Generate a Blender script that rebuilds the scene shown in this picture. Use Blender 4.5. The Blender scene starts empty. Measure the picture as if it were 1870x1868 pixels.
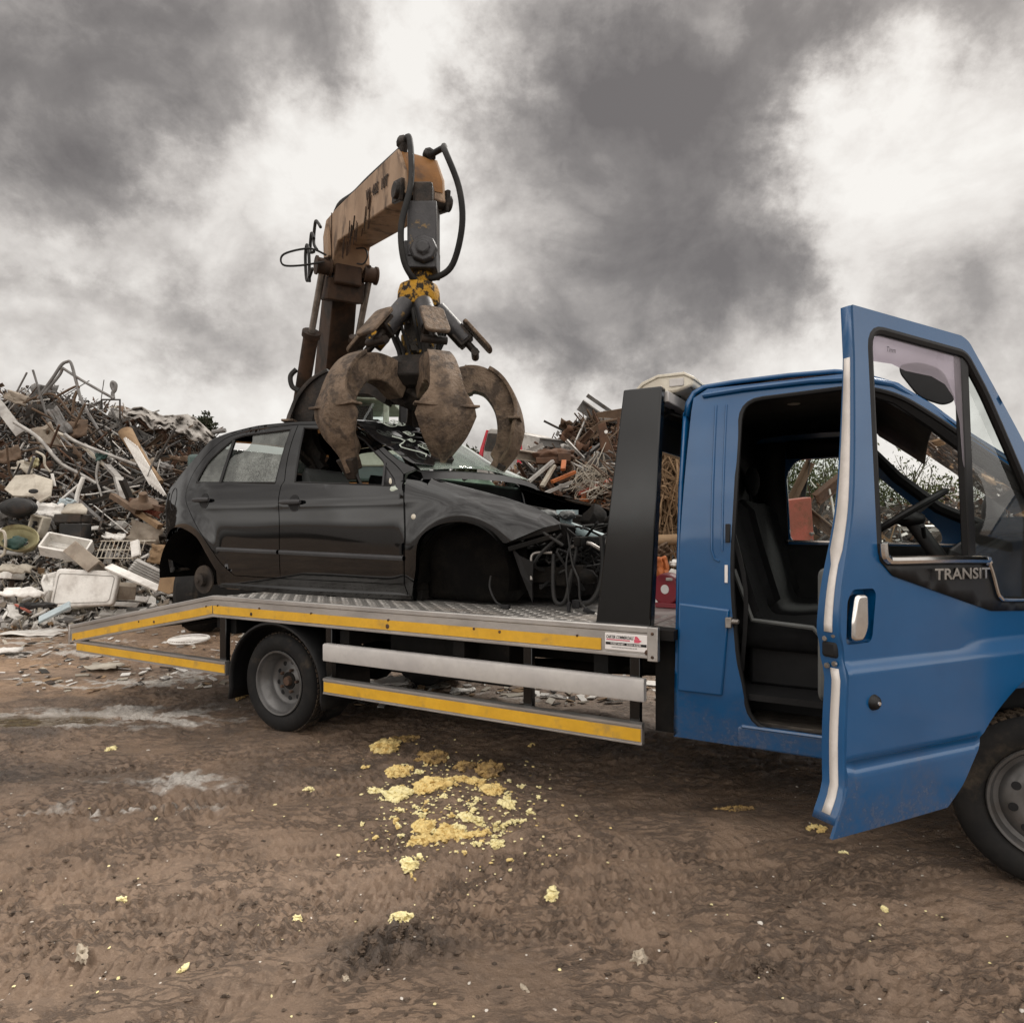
import bpy, bmesh, math, random
import numpy as np
from mathutils import Vector, Matrix, Euler, noise as mnoise
from mathutils.geometry import delaunay_2d_cdt
R = random.Random(7)
V = Vector
scene = bpy.context.scene
COL = scene.collection
# ---------------------------------------------------------------- frames
PHI = math.radians(29.7)
TRUCK = V((-1.568, 4.6667, 0.0))                       # ground under the rear wheel
TM = Matrix.Translation(TRUCK) @ Matrix.Rotation(-PHI, 4, 'Z')
EYE = 1.40
def at(px, py, Y):                                     # a point of the yard seen from the eye
    return V(((px - 935) / 1250 * Y, Y, EYE + (968 - py) / 1250 * Y))
def gnd(px, py):
    Y = EYE * 1250 / (py - 968)
    return V(((px - 935) / 1250 * Y, Y, 0))
# ---------------------------------------------------------------- objects
def tag(o, label=None, cat=None, group=None, kind=None):
    if label: o['label'] = label
    if cat: o['category'] = cat
    if group: o['group'] = group
    if kind: o['kind'] = kind
    return o
def thing(name, label, cat, mat=None, group=None):
    o = bpy.data.objects.new(name, None); COL.objects.link(o)
    o.empty_display_size = .2
    if mat is not None: o.matrix_world = mat
    return tag(o, label, cat, group)
class MB:
    """collects shapes; build() links them as one mesh object"""
    def __init__(s): s.v = []; s.f = []; s.m = []; s.cur = 0
    def add(s, vs, fs):
        n = len(s.v); s.v += [tuple(p) for p in vs]
        s.f += [tuple(i + n for i in q) for q in fs]; s.m += [s.cur] * len(fs)
        return s
    def box(s, c, d, rot=None, taper=1.0):
        x, y, z = d[0] / 2, d[1] / 2, d[2] / 2
        ps = [V((a * x * (taper if e > 0 else 1), b * y * (taper if e > 0 else 1), e * z)) for e in (-1, 1) for a, b in ((-1, -1), (1, -1), (1, 1), (-1, 1))]
        if rot is not None: ps = [rot @ p for p in ps]
        c = V(c)
        return s.add([p + c for p in ps], [(3, 2, 1, 0), (4, 5, 6, 7), (0, 1, 5, 4), (1, 2, 6, 5), (2, 3, 7, 6), (3, 0, 4, 7)])
    def bar(s, p0, p1, w, h, up=(0, 0, 1), w2=None, h2=None):
        p0, p1 = V(p0), V(p1); d = (p1 - p0).normalized(); up = V(up)
        a = d.cross(up)
        if a.length < 1e-4: a = d.cross(V((1, 0, 0)))
        a.normalize(); b = a.cross(d)
        w2 = w if w2 is None else w2; h2 = h if h2 is None else h2
        ps = []
        for p, ww, hh in ((p0, w, h), (p1, w2, h2)):
            ps += [p + a * (i * ww / 2) + b * (j * hh / 2) for i, j in ((-1, -1), (1, -1), (1, 1), (-1, 1))]
        return s.add(ps, [(3, 2, 1, 0), (4, 5, 6, 7), (0, 1, 5, 4), (1, 2, 6, 5), (2, 3, 7, 6), (3, 0, 4, 7)])
    def tube(s, path, r, n=8, cap=True, closed=False):
        path = [V(p) for p in path]; m = len(path)
        rs = r if isinstance(r, (list, tuple)) else [r] * m
        ref = None; rings = []
        for i, p in enumerate(path):
            if closed: t = path[(i + 1) % m] - path[i - 1]
            else: t = path[min(i + 1, m - 1)] - path[max(i - 1, 0)]
            if t.length < 1e-9: t = V((0, 0, 1))
            t.normalize()
            if ref is None:
                ref = t.cross(V((0, 0, 1)))
                if ref.length < .05: ref = t.cross(V((1, 0, 0)))
            ref = ref - t * ref.dot(t)
            if ref.length < 1e-6: ref = t.orthogonal()
            ref.normalize(); b = t.cross(ref)
            rings.append([p + (ref * math.cos(k * 2 * math.pi / n) + b * math.sin(k * 2 * math.pi / n)) * rs[i] for k in range(n)])
        vs = [q for rg in rings for q in rg]; fs = []
        for i in range(m if closed else m - 1):
            j = (i + 1) % m
            for k in range(n):
                l = (k + 1) % n
                fs.append((i * n + k, i * n + l, j * n + l, j * n + k))
        if cap and not closed:
            fs.append(tuple(range(n))[::-1]); fs.append(tuple((m - 1) * n + k for k in range(n)))
        return s.add(vs, fs)
    def cyl(s, p0, p1, r0, r1=None, n=16):
        return s.tube([p0, p1], [r0, r0 if r1 is None else r1], n)
    def lathe(s, prof, o, axis, n=40):
        """prof: (radius, distance along axis)"""
        o = V(o); axis = V(axis).normalized(); a = axis.orthogonal().normalized(); b = axis.cross(a)
        vs = [o + axis * h + (a * math.cos(k * 2 * math.pi / n) + b * math.sin(k * 2 * math.pi / n)) * r for r, h in prof for k in range(n)]
        fs = [(i * n + k, i * n + (k + 1) % n, (i + 1) * n + (k + 1) % n, (i + 1) * n + k) for i in range(len(prof) - 1) for k in range(n)]
        return s.add(vs, fs)
    def prism(s, poly, fn, t0, t1):
        """poly: (a,b) outline; fn(a,b,t) -> point"""
        n = len(poly)
        vs = [fn(a, b, t0) for a, b in poly] + [fn(a, b, t1) for a, b in poly]
        fs = [tuple(range(n))[::-1], tuple(range(n, 2 * n))] + [(i, (i + 1) % n, n + (i + 1) % n, n + i) for i in range(n)]
        return s.add(vs, fs)
    def grid(s, rows, closed_u=False):
        n = len(rows[0]); vs = [p for r in rows for p in r]; fs = []
        for i in range(len(rows) - 1):
            for k in range(n if closed_u else n - 1):
                l = (k + 1) % n
                fs.append((i * n + k, i * n + l, (i + 1) * n + l, (i + 1) * n + k))
        return s.add(vs, fs)
    def panel(s, outline, holes, step, fn):
        vs, fs = cdt(outline, holes, step)
        return s.add([fn(a, b) for a, b in vs], fs)
    def ball(s, c, r, sc=(1, 1, 1), sub=2, disp=0, freq=3, seed=0, rot=None):
        bm = bmesh.new(); bmesh.ops.create_icosphere(bm, subdivisions=sub, radius=1.0)
        c = V(c); vs = []
        for v in bm.verts:
            p = v.co.copy()
            if disp: p *= 1 + disp * mnoise.fractal(p * freq + V((seed, seed * .7, -seed)), 1.0, 2.0, 4)
            p = V((p.x * sc[0], p.y * sc[1], p.z * sc[2])) * r
            if rot is not None: p = rot @ p
            vs.append(p + c)
        bm.verts.index_update()
        fs = [tuple(v.index for v in f.verts) for f in bm.faces]; bm.free()
        return s.add(vs, fs)
    def build(s, name, mats, parent=None, xf=None, smooth=35, solid=None, bevel=None, seg=2, fixn=True, off=-1.0):
        me = bpy.data.meshes.new(name)
        vs = s.v if xf is None else [tuple(xf @ V(p)) for p in s.v]
        me.from_pydata(vs, [], s.f)
        mats = mats if isinstance(mats, (list, tuple)) else [mats]
        for m in mats: me.materials.append(m)
        if len(mats) > 1: me.polygons.foreach_set('material_index', s.m)
        if fixn:
            bm = bmesh.new(); bm.from_mesh(me)
            bmesh.ops.remove_doubles(bm, verts=bm.verts, dist=1e-5)
            bmesh.ops.recalc_face_normals(bm, faces=bm.faces)
            bm.to_mesh(me); bm.free()
        if smooth:
            me.polygons.foreach_set('use_smooth', [True] * len(me.polygons))
            me.set_sharp_from_angle(angle=math.radians(smooth))
        me.update()
        o = bpy.data.objects.new(name, me); COL.objects.link(o)
        if parent is not None: o.parent = parent
        if solid:
            md = o.modifiers.new('thick', 'SOLIDIFY'); md.thickness = solid; md.offset = off
        if bevel:
            md = o.modifiers.new('edge', 'BEVEL'); md.width = bevel; md.segments = seg; md.limit_method = 'ANGLE'; md.angle_limit = math.radians(40)
            md.harden_normals = False
        return o
def skin(name, outline, holes, step, fn, inn, m, parent, xf=None):
    """sheet metal: fn(a, b, o) with o = inn on the inner face; shaded with the true surface normals"""
    vs, fs = cdt(outline, holes, step); N = len(vs); e = 2e-3; nf = []; F_ = [V(fn(a, c, 0.0)) for a, c in vs]; B_ = [V(fn(a, c, inn)) for a, c in vs]
    for (a, c), p, q in zip(vs, F_, B_):
        n_ = (V(fn(a + e, c, 0.0)) - V(fn(a - e, c, 0.0))).cross(V(fn(a, c + e, 0.0)) - V(fn(a, c - e, 0.0))); n_.normalize(); nf.append(n_ if n_.dot(q - p) < 0 else -n_)
    ff_ = []
    for f in fs:
        g = (F_[f[1]] - F_[f[0]]).cross(F_[f[2]] - F_[f[0]]); ff_.append(f if g.dot(nf[f[0]]) > 0 else tuple(reversed(f)))
    ec = {}
    for f in ff_:
        for i in range(3): ec[(f[i], f[(i + 1) % 3])] = 1
    walls = [(j, i, i + N, j + N) for i, j in ec if (j, i) not in ec]
    me = bpy.data.meshes.new(name); allv = F_ + B_
    if xf is not None: allv = [xf @ p for p in allv]
    me.from_pydata([tuple(p) for p in allv], [], ff_ + [tuple(i + N for i in reversed(f)) for f in ff_] + walls); me.update(calc_edges=True)
    nl = []
    for p in me.polygons:
        for i in p.vertices: nl.append(tuple(p.normal) if len(p.vertices) == 4 else tuple(nf[i] if i < N else -nf[i - N]))
    me.polygons.foreach_set('use_smooth', [True] * len(me.polygons)); me.normals_split_custom_set(nl); me.materials.append(m)
    o = bpy.data.objects.new(name, me); COL.objects.link(o); o.parent = parent; return o
def inside(P, poly):
    x, y = P[:, 0], P[:, 1]; r = np.zeros(len(P), bool); n = len(poly)
    for i in range(n):
        x0, y0 = poly[i]; x1, y1 = poly[(i + 1) % n]
        c = ((y0 > y) != (y1 > y))
        with np.errstate(divide='ignore', invalid='ignore'):
            r ^= c & (x < (x1 - x0) * (y - y0) / (y1 - y0 + 1e-12) + x0)
    return r
def resample(poly, step):
    out = []; n = len(poly)
    for i in range(n):
        a, b = poly[i], poly[(i + 1) % n]
        d = math.dist(a, b); k = max(1, int(math.ceil(d / step)))
        for j in range(k): out.append((a[0] + (b[0] - a[0]) * j / k, a[1] + (b[1] - a[1]) * j / k))
    return out
def cdt(outline, holes, step):
    loops = [resample(outline, step)] + [resample(h, step) for h in holes]
    pts = []; edges = []
    for lp in loops:
        n0 = len(pts); pts += lp
        edges += [(n0 + i, n0 + (i + 1) % len(lp)) for i in range(len(lp))]
    B = np.array(pts); lo, hi = B.min(0), B.max(0)
    gx, gy = np.meshgrid(np.arange(lo[0] + step / 2, hi[0], step), np.arange(lo[1] + step / 2, hi[1], step))
    G = np.c_[gx.ravel(), gy.ravel()]
    if len(G):
        G = G[inside(G, outline)]
        for h in holes: G = G[~inside(G, h)]
        keep = [((B - g) ** 2).sum(1).min() > (step * .45) ** 2 for g in G]
        G = G[np.array(keep, bool)] if len(G) else G
    allp = [V(p) for p in pts] + [V(g) for g in G]
    res = delaunay_2d_cdt(allp, edges, [], 0, 1e-6)
    vs = [(p[0], p[1]) for p in res[0]]; fs = [tuple(f) for f in res[2]]
    C = np.array([[sum(vs[i][0] for i in f) / len(f), sum(vs[i][1] for i in f) / len(f)] for f in fs])
    ok = inside(C, outline)
    for h in holes: ok &= ~inside(C, h)
    return vs, [f for f, k in zip(fs, ok) if k]
def spline(pts, n=6, closed=False):
    out = []; m = len(pts); P = [V(p) for p in pts]
    for i in range(m if closed else m - 1):
        if closed: a, b, c, d = P[i - 1], P[i], P[(i + 1) % m], P[(i + 2) % m]
        else: a, b, c, d = P[max(i - 1, 0)], P[i], P[i + 1], P[min(i + 2, m - 1)]
        for j in range(n):
            t = j / n
            out.append(tuple(.5 * ((2 * b) + (c - a) * t + (2 * a - 5 * b + 4 * c - d) * t * t + (3 * b - a - 3 * c + d) * t ** 3)))
    if not closed: out.append(tuple(P[-1]))
    return out
def rnd_poly(poly, r, n=5):
    """round the corners of a 2d polygon"""
    out = []; m = len(poly)
    for i in range(m):
        p = V(poly[i]); a = V(poly[i - 1]) - p; b = V(poly[(i + 1) % m]) - p
        rr = r[i] if isinstance(r, (list, tuple)) else r
        d = min(rr, a.length * .48, b.length * .48)
        if d < 1e-4: out.append(tuple(p)); continue
        A = p + a.normalized() * d; B = p + b.normalized() * d
        for k in range(n + 1):
            t = k / n; out.append(tuple(A * (1 - t) ** 2 + p * 2 * t * (1 - t) + B * t * t))
    return out
# ---------------------------------------------------------------- materials
def lin(h):
    h = h.lstrip('#'); c = [int(h[i:i + 2], 16) / 255 for i in (0, 2, 4)]
    return tuple((x / 12.92 if x <= .04045 else ((x + .055) / 1.055) ** 2.4) for x in c)
class NT:
    def __init__(s, tree): s.t = tree; s.n = tree.nodes; s.l = tree.links
    def new(s, t, **kw):
        n = s.n.new(t)
        for k, v in kw.items():
            if k.startswith('i_'): n.inputs[k[2:].replace('_', ' ')].default_value = v
            else: setattr(n, k, v)
        return n
    def math(s, op, a, b=None, c=None, clamp=False):
        n = s.n.new('ShaderNodeMath'); n.operation = op; n.use_clamp = clamp
        for i, x in enumerate((a, b, c)):
            if x is None: continue
            if isinstance(x, (int, float)): n.inputs[i].default_value = x
            else: s.l.new(x, n.inputs[i])
        return n.outputs[0]
    def noise(s, vec, scale, detail=6, rough=.55, dist=0):
        n = s.new('ShaderNodeTexNoise'); n.inputs['Scale'].default_value = scale; n.inputs['Detail'].default_value = detail
        n.inputs['Roughness'].default_value = rough; n.inputs['Distortion'].default_value = dist
        s.l.new(vec, n.inputs['Vector']); return n.outputs['Fac']
    def ramp(s, fac, a, b, lo=0.0, hi=1.0):
        n = s.new('ShaderNodeMapRange'); n.clamp = True; n.interpolation_type = 'SMOOTHSTEP'
        for i, x in zip(('From Min', 'From Max', 'To Min', 'To Max'), (a, b, lo, hi)): n.inputs[i].default_value = x
        s.l.new(fac, n.inputs['Value']); return n.outputs['Result']
    def mix(s, fac, a, b):
        n = s.new('ShaderNodeMix'); n.data_type = 'RGBA'
        for sock, x in ((n.inputs[0], fac), (n.inputs[6], a), (n.inputs[7], b)):
            if isinstance(x, (int, float)): sock.default_value = x
            elif isinstance(x, tuple): sock.default_value = (*x[:3], 1)
            else: s.l.new(x, sock)
        return n.outputs[2]
def mat(name, c1, c2=None, rough=.5, metal=0.0, scale=6, cut=(.4, .65), dirt=None, dscale=3, dcut=(.5, .7), damt=1.0, bump=0, bscale=60, bdist=.01, coat=0, rvar=.12, spec=None, stretch=None, fine=True, emit=None):
    m = bpy.data.materials.new(name); m.use_nodes = True; t = NT(m.node_tree)
    b = t.n['Principled BSDF']; tc = t.new('ShaderNodeTexCoord').outputs['Object']
    if stretch:
        mp = t.new('ShaderNodeMapping'); mp.inputs['Scale'].default_value = stretch; t.l.new(tc, mp.inputs[0]); tc = mp.outputs[0]
    c2 = c2 or tuple(x * .7 for x in c1)
    n1 = t.noise(tc, scale, 7, .6)
    col = t.mix(t.ramp(n1, *cut), c1, c2)
    if fine:
        n2 = t.noise(tc, scale * 9, 4, .6)
        col = t.mix(t.ramp(n2, .35, .75, 0, .35), col, tuple(x * .72 for x in c1))
    rr = t.math('ADD', t.math('MULTIPLY', t.math('SUBTRACT', t.noise(tc, scale * 2.3, 5), .5), rvar * 2), rough, clamp=True)
    if dirt:
        dm = t.math('MULTIPLY', t.ramp(t.noise(tc, dscale, 8, .65), *dcut), damt)
        col = t.mix(dm, col, dirt); rr = t.math('MAXIMUM', rr, t.math('MULTIPLY', dm, .85))
        if metal:
            t.l.new(t.math('MULTIPLY', t.math('SUBTRACT', 1.0, dm), metal), b.inputs['Metallic'])
    if metal and not dirt: b.inputs['Metallic'].default_value = metal
    t.l.new(col, b.inputs['Base Color']); t.l.new(rr, b.inputs['Roughness'])
    if spec is None: spec = .5 if rough < .5 else .2
    b.inputs['Specular IOR Level'].default_value = spec
    b.inputs['Coat Weight'].default_value = coat; b.inputs['Coat Roughness'].default_value = .06
    if bump:
        bn = t.new('ShaderNodeBump'); bn.inputs['Strength'].default_value = bump; bn.inputs['Distance'].default_value = bdist
        t.l.new(t.noise(tc, bscale, 6, .6), bn.inputs['Height']); t.l.new(bn.outputs[0], b.inputs['Normal'])
    return m
def glass(name, tint, dust_sheen=.15, dcol=(.4, .4, .38), ior=1.5, alpha_tint=None, crazed=False):
    m = bpy.data.materials.new(name); m.use_nodes = True; t = NT(m.node_tree)
    t.n.remove(t.n['Principled BSDF']); out = t.n['Material Output']
    tr = t.new('ShaderNodeBsdfTransparent'); tr.inputs[0].default_value = (*tint, 1)
    gl = t.new('ShaderNodeBsdfGlossy'); gl.inputs['Roughness'].default_value = .03; gl.inputs[0].default_value = (1, 1, 1, 1)
    fr = t.new('ShaderNodeFresnel'); fr.inputs[0].default_value = ior
    m1 = t.new('ShaderNodeMixShader'); t.l.new(fr.outputs[0], m1.inputs[0]); t.l.new(tr.outputs[0], m1.inputs[1]); t.l.new(gl.outputs[0], m1.inputs[2])
    di = t.new('ShaderNodeBsdfDiffuse'); di.inputs[0].default_value = (*dcol, 1)
    tc = t.new('ShaderNodeTexCoord').outputs['Object']
    f = t.ramp(t.noise(tc, 5, 6), .35, .8, dust_sheen * .5, dust_sheen * 1.6)
    if crazed:
        vo = t.new('ShaderNodeTexVoronoi'); vo.feature = 'DISTANCE_TO_EDGE'; vo.inputs['Scale'].default_value = 75; t.l.new(tc, vo.inputs['Vector'])
        ed = t.ramp(vo.outputs['Distance'], .02, .12, 1, 0)
        sx = t.new('ShaderNodeSeparateXYZ'); t.l.new(tc, sx.inputs[0])
        w = t.math('ADD', sx.outputs[2], t.math('MULTIPLY', t.math('SUBTRACT', t.noise(tc, 4, 5), .5), .4))
        zone = t.math('MULTIPLY', t.ramp(w, crazed[1] - .04, crazed[1] + .03, 1, 0), t.ramp(sx.outputs[0], crazed[0] - .25, crazed[0] + .1))
        sp = t.ramp(t.noise(tc, 60, 3), .45, .62)
        f = t.math('ADD', f, t.math('MULTIPLY', zone, t.math('MAXIMUM', t.math('MULTIPLY', sp, .30), t.math('MULTIPLY', ed, .32))), clamp=True)
    m2 = t.new('ShaderNodeMixShader'); t.l.new(f, m2.inputs[0]); t.l.new(m1.outputs[0], m2.inputs[1]); t.l.new(di.outputs[0], m2.inputs[2])
    t.l.new(m2.outputs[0], out.inputs[0]); return m
M = {}
MUD = (.13, .09, .06)
M['blue'] = mat('blue_paint', (.0025, .070, .192), (.002, .063, .175), .19, 0, 3, coat=.4, dirt=(.12, .10, .085), dscale=2.2, dcut=(.6, .85), damt=.09, rvar=.08, fine=False)
M['alu'] = mat('aluminium_rail', (.50, .48, .455), (.36, .345, .33), .38, .85, 4, bump=.15, bscale=90, bdist=.003, dirt=(.20, .17, .14), dscale=5, dcut=(.55, .75), damt=.7, stretch=(.4, 1, 1))
M['grey_rail'] = mat('grey_painted_rail', (.50, .48, .46), (.43, .41, .40), .42, .1, 3, dirt=(.18, .13, .09), dscale=7, dcut=(.62, .75), damt=.6)
M['yellow'] = mat('yellow_reflective_tape', (.66, .37, .025), (.58, .32, .02), .38, 0, 5, dirt=(.25, .17, .07), dscale=6, dcut=(.52, .72), damt=.7)
_t = NT(M['blue'].node_tree); _b = _t.n['Principled BSDF']; _o = _t.new('ShaderNodeTexCoord').outputs['Object']; _s = _t.new('ShaderNodeSeparateXYZ'); _t.l.new(_o, _s.inputs[0])
_h = _t.math('ADD', _s.outputs[2], _t.math('MULTIPLY', _t.math('SUBTRACT', _t.noise(_o, 7, 9, .7), .5), .75)); _m = _t.math('MULTIPLY', _t.ramp(_h, .28, .62, .6, 0), _t.ramp(_t.noise(_o, 60, 4, .7), .38, .62, .25, .8))
_c = _b.inputs['Base Color'].links[0].from_socket; _t.l.new(_t.mix(_m, _c, (.115, .09, .07)), _b.inputs['Base Color'])
_r = _b.inputs['Roughness'].links[0].from_socket; _t.l.new(_t.math('MAXIMUM', _r, _t.math('MULTIPLY', _m, .9)), _b.inputs['Roughness'])
M['plate'] = mat('checker_plate', (.50, .48, .45), (.36, .34, .32), .34, .8, 3, dirt=(.17, .14, .11), dscale=3, dcut=(.45, .7), damt=.75)
M['smooth_plate'] = mat('smooth_deck_plate', (.46, .44, .42), (.38, .36, .34), .42, .6, 2, dirt=(.2, .17, .14), dscale=4, dcut=(.5, .75), damt=.6)
M['black'] = mat('black_paint', (.0025, .003, .0034), (.0035, .004, .0044), .11, 0, 4, coat=0, spec=.5, dirt=(.10, .09, .08), dscale=3, dcut=(.6, .85), damt=.03, rvar=.04)
M['chassis'] = mat('black_chassis', (.004, .0038, .0036), (.009, .0075, .0065), .7, 0, 6, dirt=(.05, .04, .03), dscale=4, dcut=(.55, .8), damt=.4)
M['plastic'] = mat('black_plastic', (.006, .006, .0065), (.009, .009, .0095), .5, 0, 5, bump=.1, bscale=200, bdist=.001, spec=.35)
M['tyre'] = mat('tyre_rubber', (.0065, .0062, .0062), (.012, .011, .010), .8, 0, 8, dirt=(.10, .075, .05), dscale=5, dcut=(.52, .75), damt=.6, spec=.3)
M['tread'] = mat('muddy_tread', (.018, .015, .013), (.085, .062, .042), .9, 0, 9, bump=.5, bscale=60)
M['rim'] = mat('steel_rim', (.125, .122, .12), (.08, .077, .074), .38, .5, 6, dirt=(.07, .055, .042), dscale=4, dcut=(.5, .72), damt=.6)
M['rust'] = mat('rust', (.10, .06, .042), (.04, .03, .024), .85, 0, 9, bump=.4, bscale=50)
M['chrome'] = mat('chrome', (.75, .73, .70), (.65, .63, .60), .12, 1.0, 5, dirt=(.3, .25, .2), dscale=9, dcut=(.6, .8), damt=.35, rvar=.05)
M['white_tape'] = mat('white_edge_tape', (.74, .70, .66), (.62, .58, .54), .5, 0, 5, dirt=(.3, .26, .22), dscale=8, dcut=(.6, .8), damt=.5)
M['decal'] = mat('decal_white', (.75, .72, .70), (.7, .67, .65), .4, 0, 5, fine=False)
M['ink'] = mat('black_ink', (.015, .015, .016), None, .5, 0, 5, fine=False)
M['void'] = mat('black_liner', (.0035, .0032, .003), (.007, .006, .005), .9, 0, 6, spec=.05, bump=.4, bscale=40)
M['pink'] = mat('pink_red_print', (.62, .10, .15), None, .5, 0, 5, fine=False)
M['winch'] = mat('dark_red_paint', (.24, .012, .025), (.16, .01, .018), .4, 0, 5, dirt=(.12, .07, .05), dscale=6, damt=.4)
M['cream'] = mat('cream_plastic', (.66, .62, .52), (.52, .47, .38), .4, 0, 6, dirt=(.25, .2, .15), dscale=4, dcut=(.5, .75), damt=.7)
M['interior'] = mat('cab_trim', (.005, .005, .0055), (.008, .008, .0085), .65, 0, 5, spec=.3)
M['seat'] = mat('seat_fabric', (.0045, .0045, .005), (.007, .007, .0075), .9, 0, 12, bump=.2, bscale=300, bdist=.002)
M['grey_trim'] = mat('grey_trim', (.12, .125, .122), (.09, .094, .092), .6, 0, 5)
M['worn_floor'] = mat('worn_step', (.10, .085, .07), (.035, .03, .027), .8, 0, 4, stretch=(2, 10, 10), cut=(.4, .6))
M['cabglass'] = glass('cab_glass', (.86, .92, .90), .05)
M['deflector'] = None
M['car'] = mat('black_car_paint', (.0012, .0014, .0018), (.001, .0012, .0015), .05, 0, 3, coat=.0, dirt=(.13, .12, .11), dscale=2.0, dcut=(.55, .95), damt=.006, rvar=.025, fine=False, spec=.62)
M['carplastic'] = mat('car_trim_strip', (.05, .05, .052), (.06, .06, .062), .5, 0, 4)
M['carunder'] = mat('muddy_underside', (.005, .0045, .004), (.014, .011, .0085), .85, 0, 7, bump=.4, bscale=40)
M['carglass'] = glass('sky_sheen_car_glass', (.42, .47, .45), .34, (.33, .35, .33), crazed=(-1.0 + .05, 2.02 - .91))  # pale diffuse veil puts the grey-green sky reflection into the glass colour
M['screen'] = glass('broken_windscreen', (.80, .92, .86), .22, (.66, .72, .66))
M['film'] = mat('black_film', (.01, .01, .011), None, .08, 0, 5, fine=False)
M['airbag'] = mat('airbag_cloth', (.60, .66, .58), (.48, .54, .47), .8, 0, 6)
M['disc'] = mat('brake_disc', (.035, .03, .027), (.075, .06, .048), .6, .5, 8)
M['hose'] = mat('rubber_hose', (.018, .018, .018), (.03, .028, .026), .6, 0, 8)
M['filler'] = mat('pale_blue_plastic', (.42, .52, .53), (.33, .42, .43), .5, 0, 5)
M['steel'] = mat('bare_steel', (.32, .30, .28), (.2, .18, .16), .4, .7, 9)
M['boom'] = mat('faded_orange_boom', (.38, .265, .18), (.28, .19, .125), .6, 0, 3, dirt=(.06, .04, .028), dscale=5, dcut=(.5, .68), damt=.8, bump=.15, bscale=50, stretch=(1, 1, .5))
M['boomdark'] = mat('dirty_brown_boom', (.058, .034, .022), (.032, .020, .014), .65, 0, 4, dirt=(.02, .016, .013), dscale=4, dcut=(.45, .65), damt=.8)
M['boomorange'] = mat('orange_paint', (.25, .115, .035), (.18, .085, .03), .55, 0, 4, dirt=(.06, .04, .03), dscale=6, dcut=(.5, .7), damt=.7)
M['machine_teal'] = mat('dark_green_paint', (.05, .085, .078), (.04, .07, .064), .45, 0, 4)
M['pale_green'] = mat('pale_green_paint', (.36, .42, .34), (.28, .33, .26), .5, 0, 4, dirt=(.12, .11, .08), dscale=5, damt=.6)
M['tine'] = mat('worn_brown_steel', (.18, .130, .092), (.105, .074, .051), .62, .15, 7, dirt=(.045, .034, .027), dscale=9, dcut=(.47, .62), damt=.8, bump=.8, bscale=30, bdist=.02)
M['tinedark'] = mat('black_steel', (.022, .019, .017), (.05, .038, .03), .5, .2, 8, bump=.5, bscale=45, bdist=.01)
M['greasy'] = mat('greasy_yellow_paint', (.42, .22, .02), (.34, .18, .02), .55, 0, 14, dirt=(.025, .02, .015), dscale=14, dcut=(.47, .56), damt=1, bump=.9, bscale=40, bdist=.015)
M['greasydark'] = mat('greasy_black', (.025, .021, .017), (.30, .17, .02), .5, 0, 11, cut=(.50, .60), bump=.8, bscale=42, bdist=.015)
M['cylgrey'] = mat('grey_cylinder', (.040, .038, .040), (.022, .021, .022), .45, .2, 8, dirt=(.22, .13, .03), dscale=10, dcut=(.60, .68), damt=.7, bump=.4, bscale=45, bdist=.008)
# ---------------------------------------------------------------- camera
cam = bpy.data.objects.new('camera', bpy.data.cameras.new('camera')); COL.objects.link(cam)
cam.location = (0, 0, EYE); cam.rotation_euler = (math.pi / 2, 0, 0)
cam.data.sensor_width = 36; cam.data.sensor_fit = 'HORIZONTAL'; cam.data.lens = 36 * 1250 / 1870
cam.data.shift_y = (968 - 934) / 1870; cam.data.clip_start = .05; cam.data.clip_end = 3000
scene.camera = cam
scene.view_settings.view_transform = 'Standard'; scene.view_settings.look = 'None'
scene.view_settings.exposure = 0.0; scene.view_settings.gamma = 1
# ---------------------------------------------------------------- sky
SUN_EL, SUN_AZ = math.radians(44), math.radians(38)      # azimuth from +Y towards +X
w = bpy.data.worlds.new('World'); scene.world = w; w.use_nodes = True
t = NT(w.node_tree); bg = t.n['Background']; wo = t.n['World Output']
sky = t.new('ShaderNodeTexSky', sky_type='NISHITA', sun_disc=False, sun_elevation=SUN_EL, sun_rotation=SUN_AZ)
t.l.new(sky.outputs[0], bg.inputs[0]); bg.inputs[1].default_value = .10
d = t.new('ShaderNodeTexCoord').outputs['Generated']
sx = t.new('ShaderNodeSeparateXYZ'); t.l.new(d, sx.inputs[0]); dx, dy, dz = sx.outputs
# clouds lie on a flat layer: stretch towards the zenith
den = t.math('ADD', t.math('MAXIMUM', dz, 0.0), .32)
cb = t.new('ShaderNodeCombineXYZ'); t.l.new(t.math('DIVIDE', dx, den), cb.inputs[0]); t.l.new(t.math('DIVIDE', dy, den), cb.inputs[1]); t.l.new(t.math('MULTIPLY', dz, 1.4), cb.inputs[2])
P = cb.outputs[0]
mp = t.new('ShaderNodeMapping'); mp.inputs['Scale'].default_value = (1, 1, 1.2); t.l.new(d, mp.inputs[0]); Q = mp.outputs[0]
n1 = t.noise(Q, 3.4, 12, .58, .3); n2 = t.noise(Q, 8.0, 9, .58, .3); n3 = t.noise(Q, 6.0, 8, .55, .4)
nw = t.new('ShaderNodeTexNoise'); nw.inputs['Scale'].default_value = 4.2; nw.inputs['Detail'].default_value = 9; nw.inputs['Roughness'].default_value = .66; t.l.new(Q, nw.inputs['Vector'])
wv = t.new('ShaderNodeVectorMath', operation='MULTIPLY_ADD'); t.l.new(nw.outputs['Color'], wv.inputs[0]); wv.inputs[1].default_value = (.34, .34, .34)
sb = t.new('ShaderNodeVectorMath', operation='ADD'); sb.inputs[1].default_value = (-.17, -.17, -.17); t.l.new(d, sb.inputs[0]); t.l.new(sb.outputs[0], wv.inputs[2])
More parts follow.
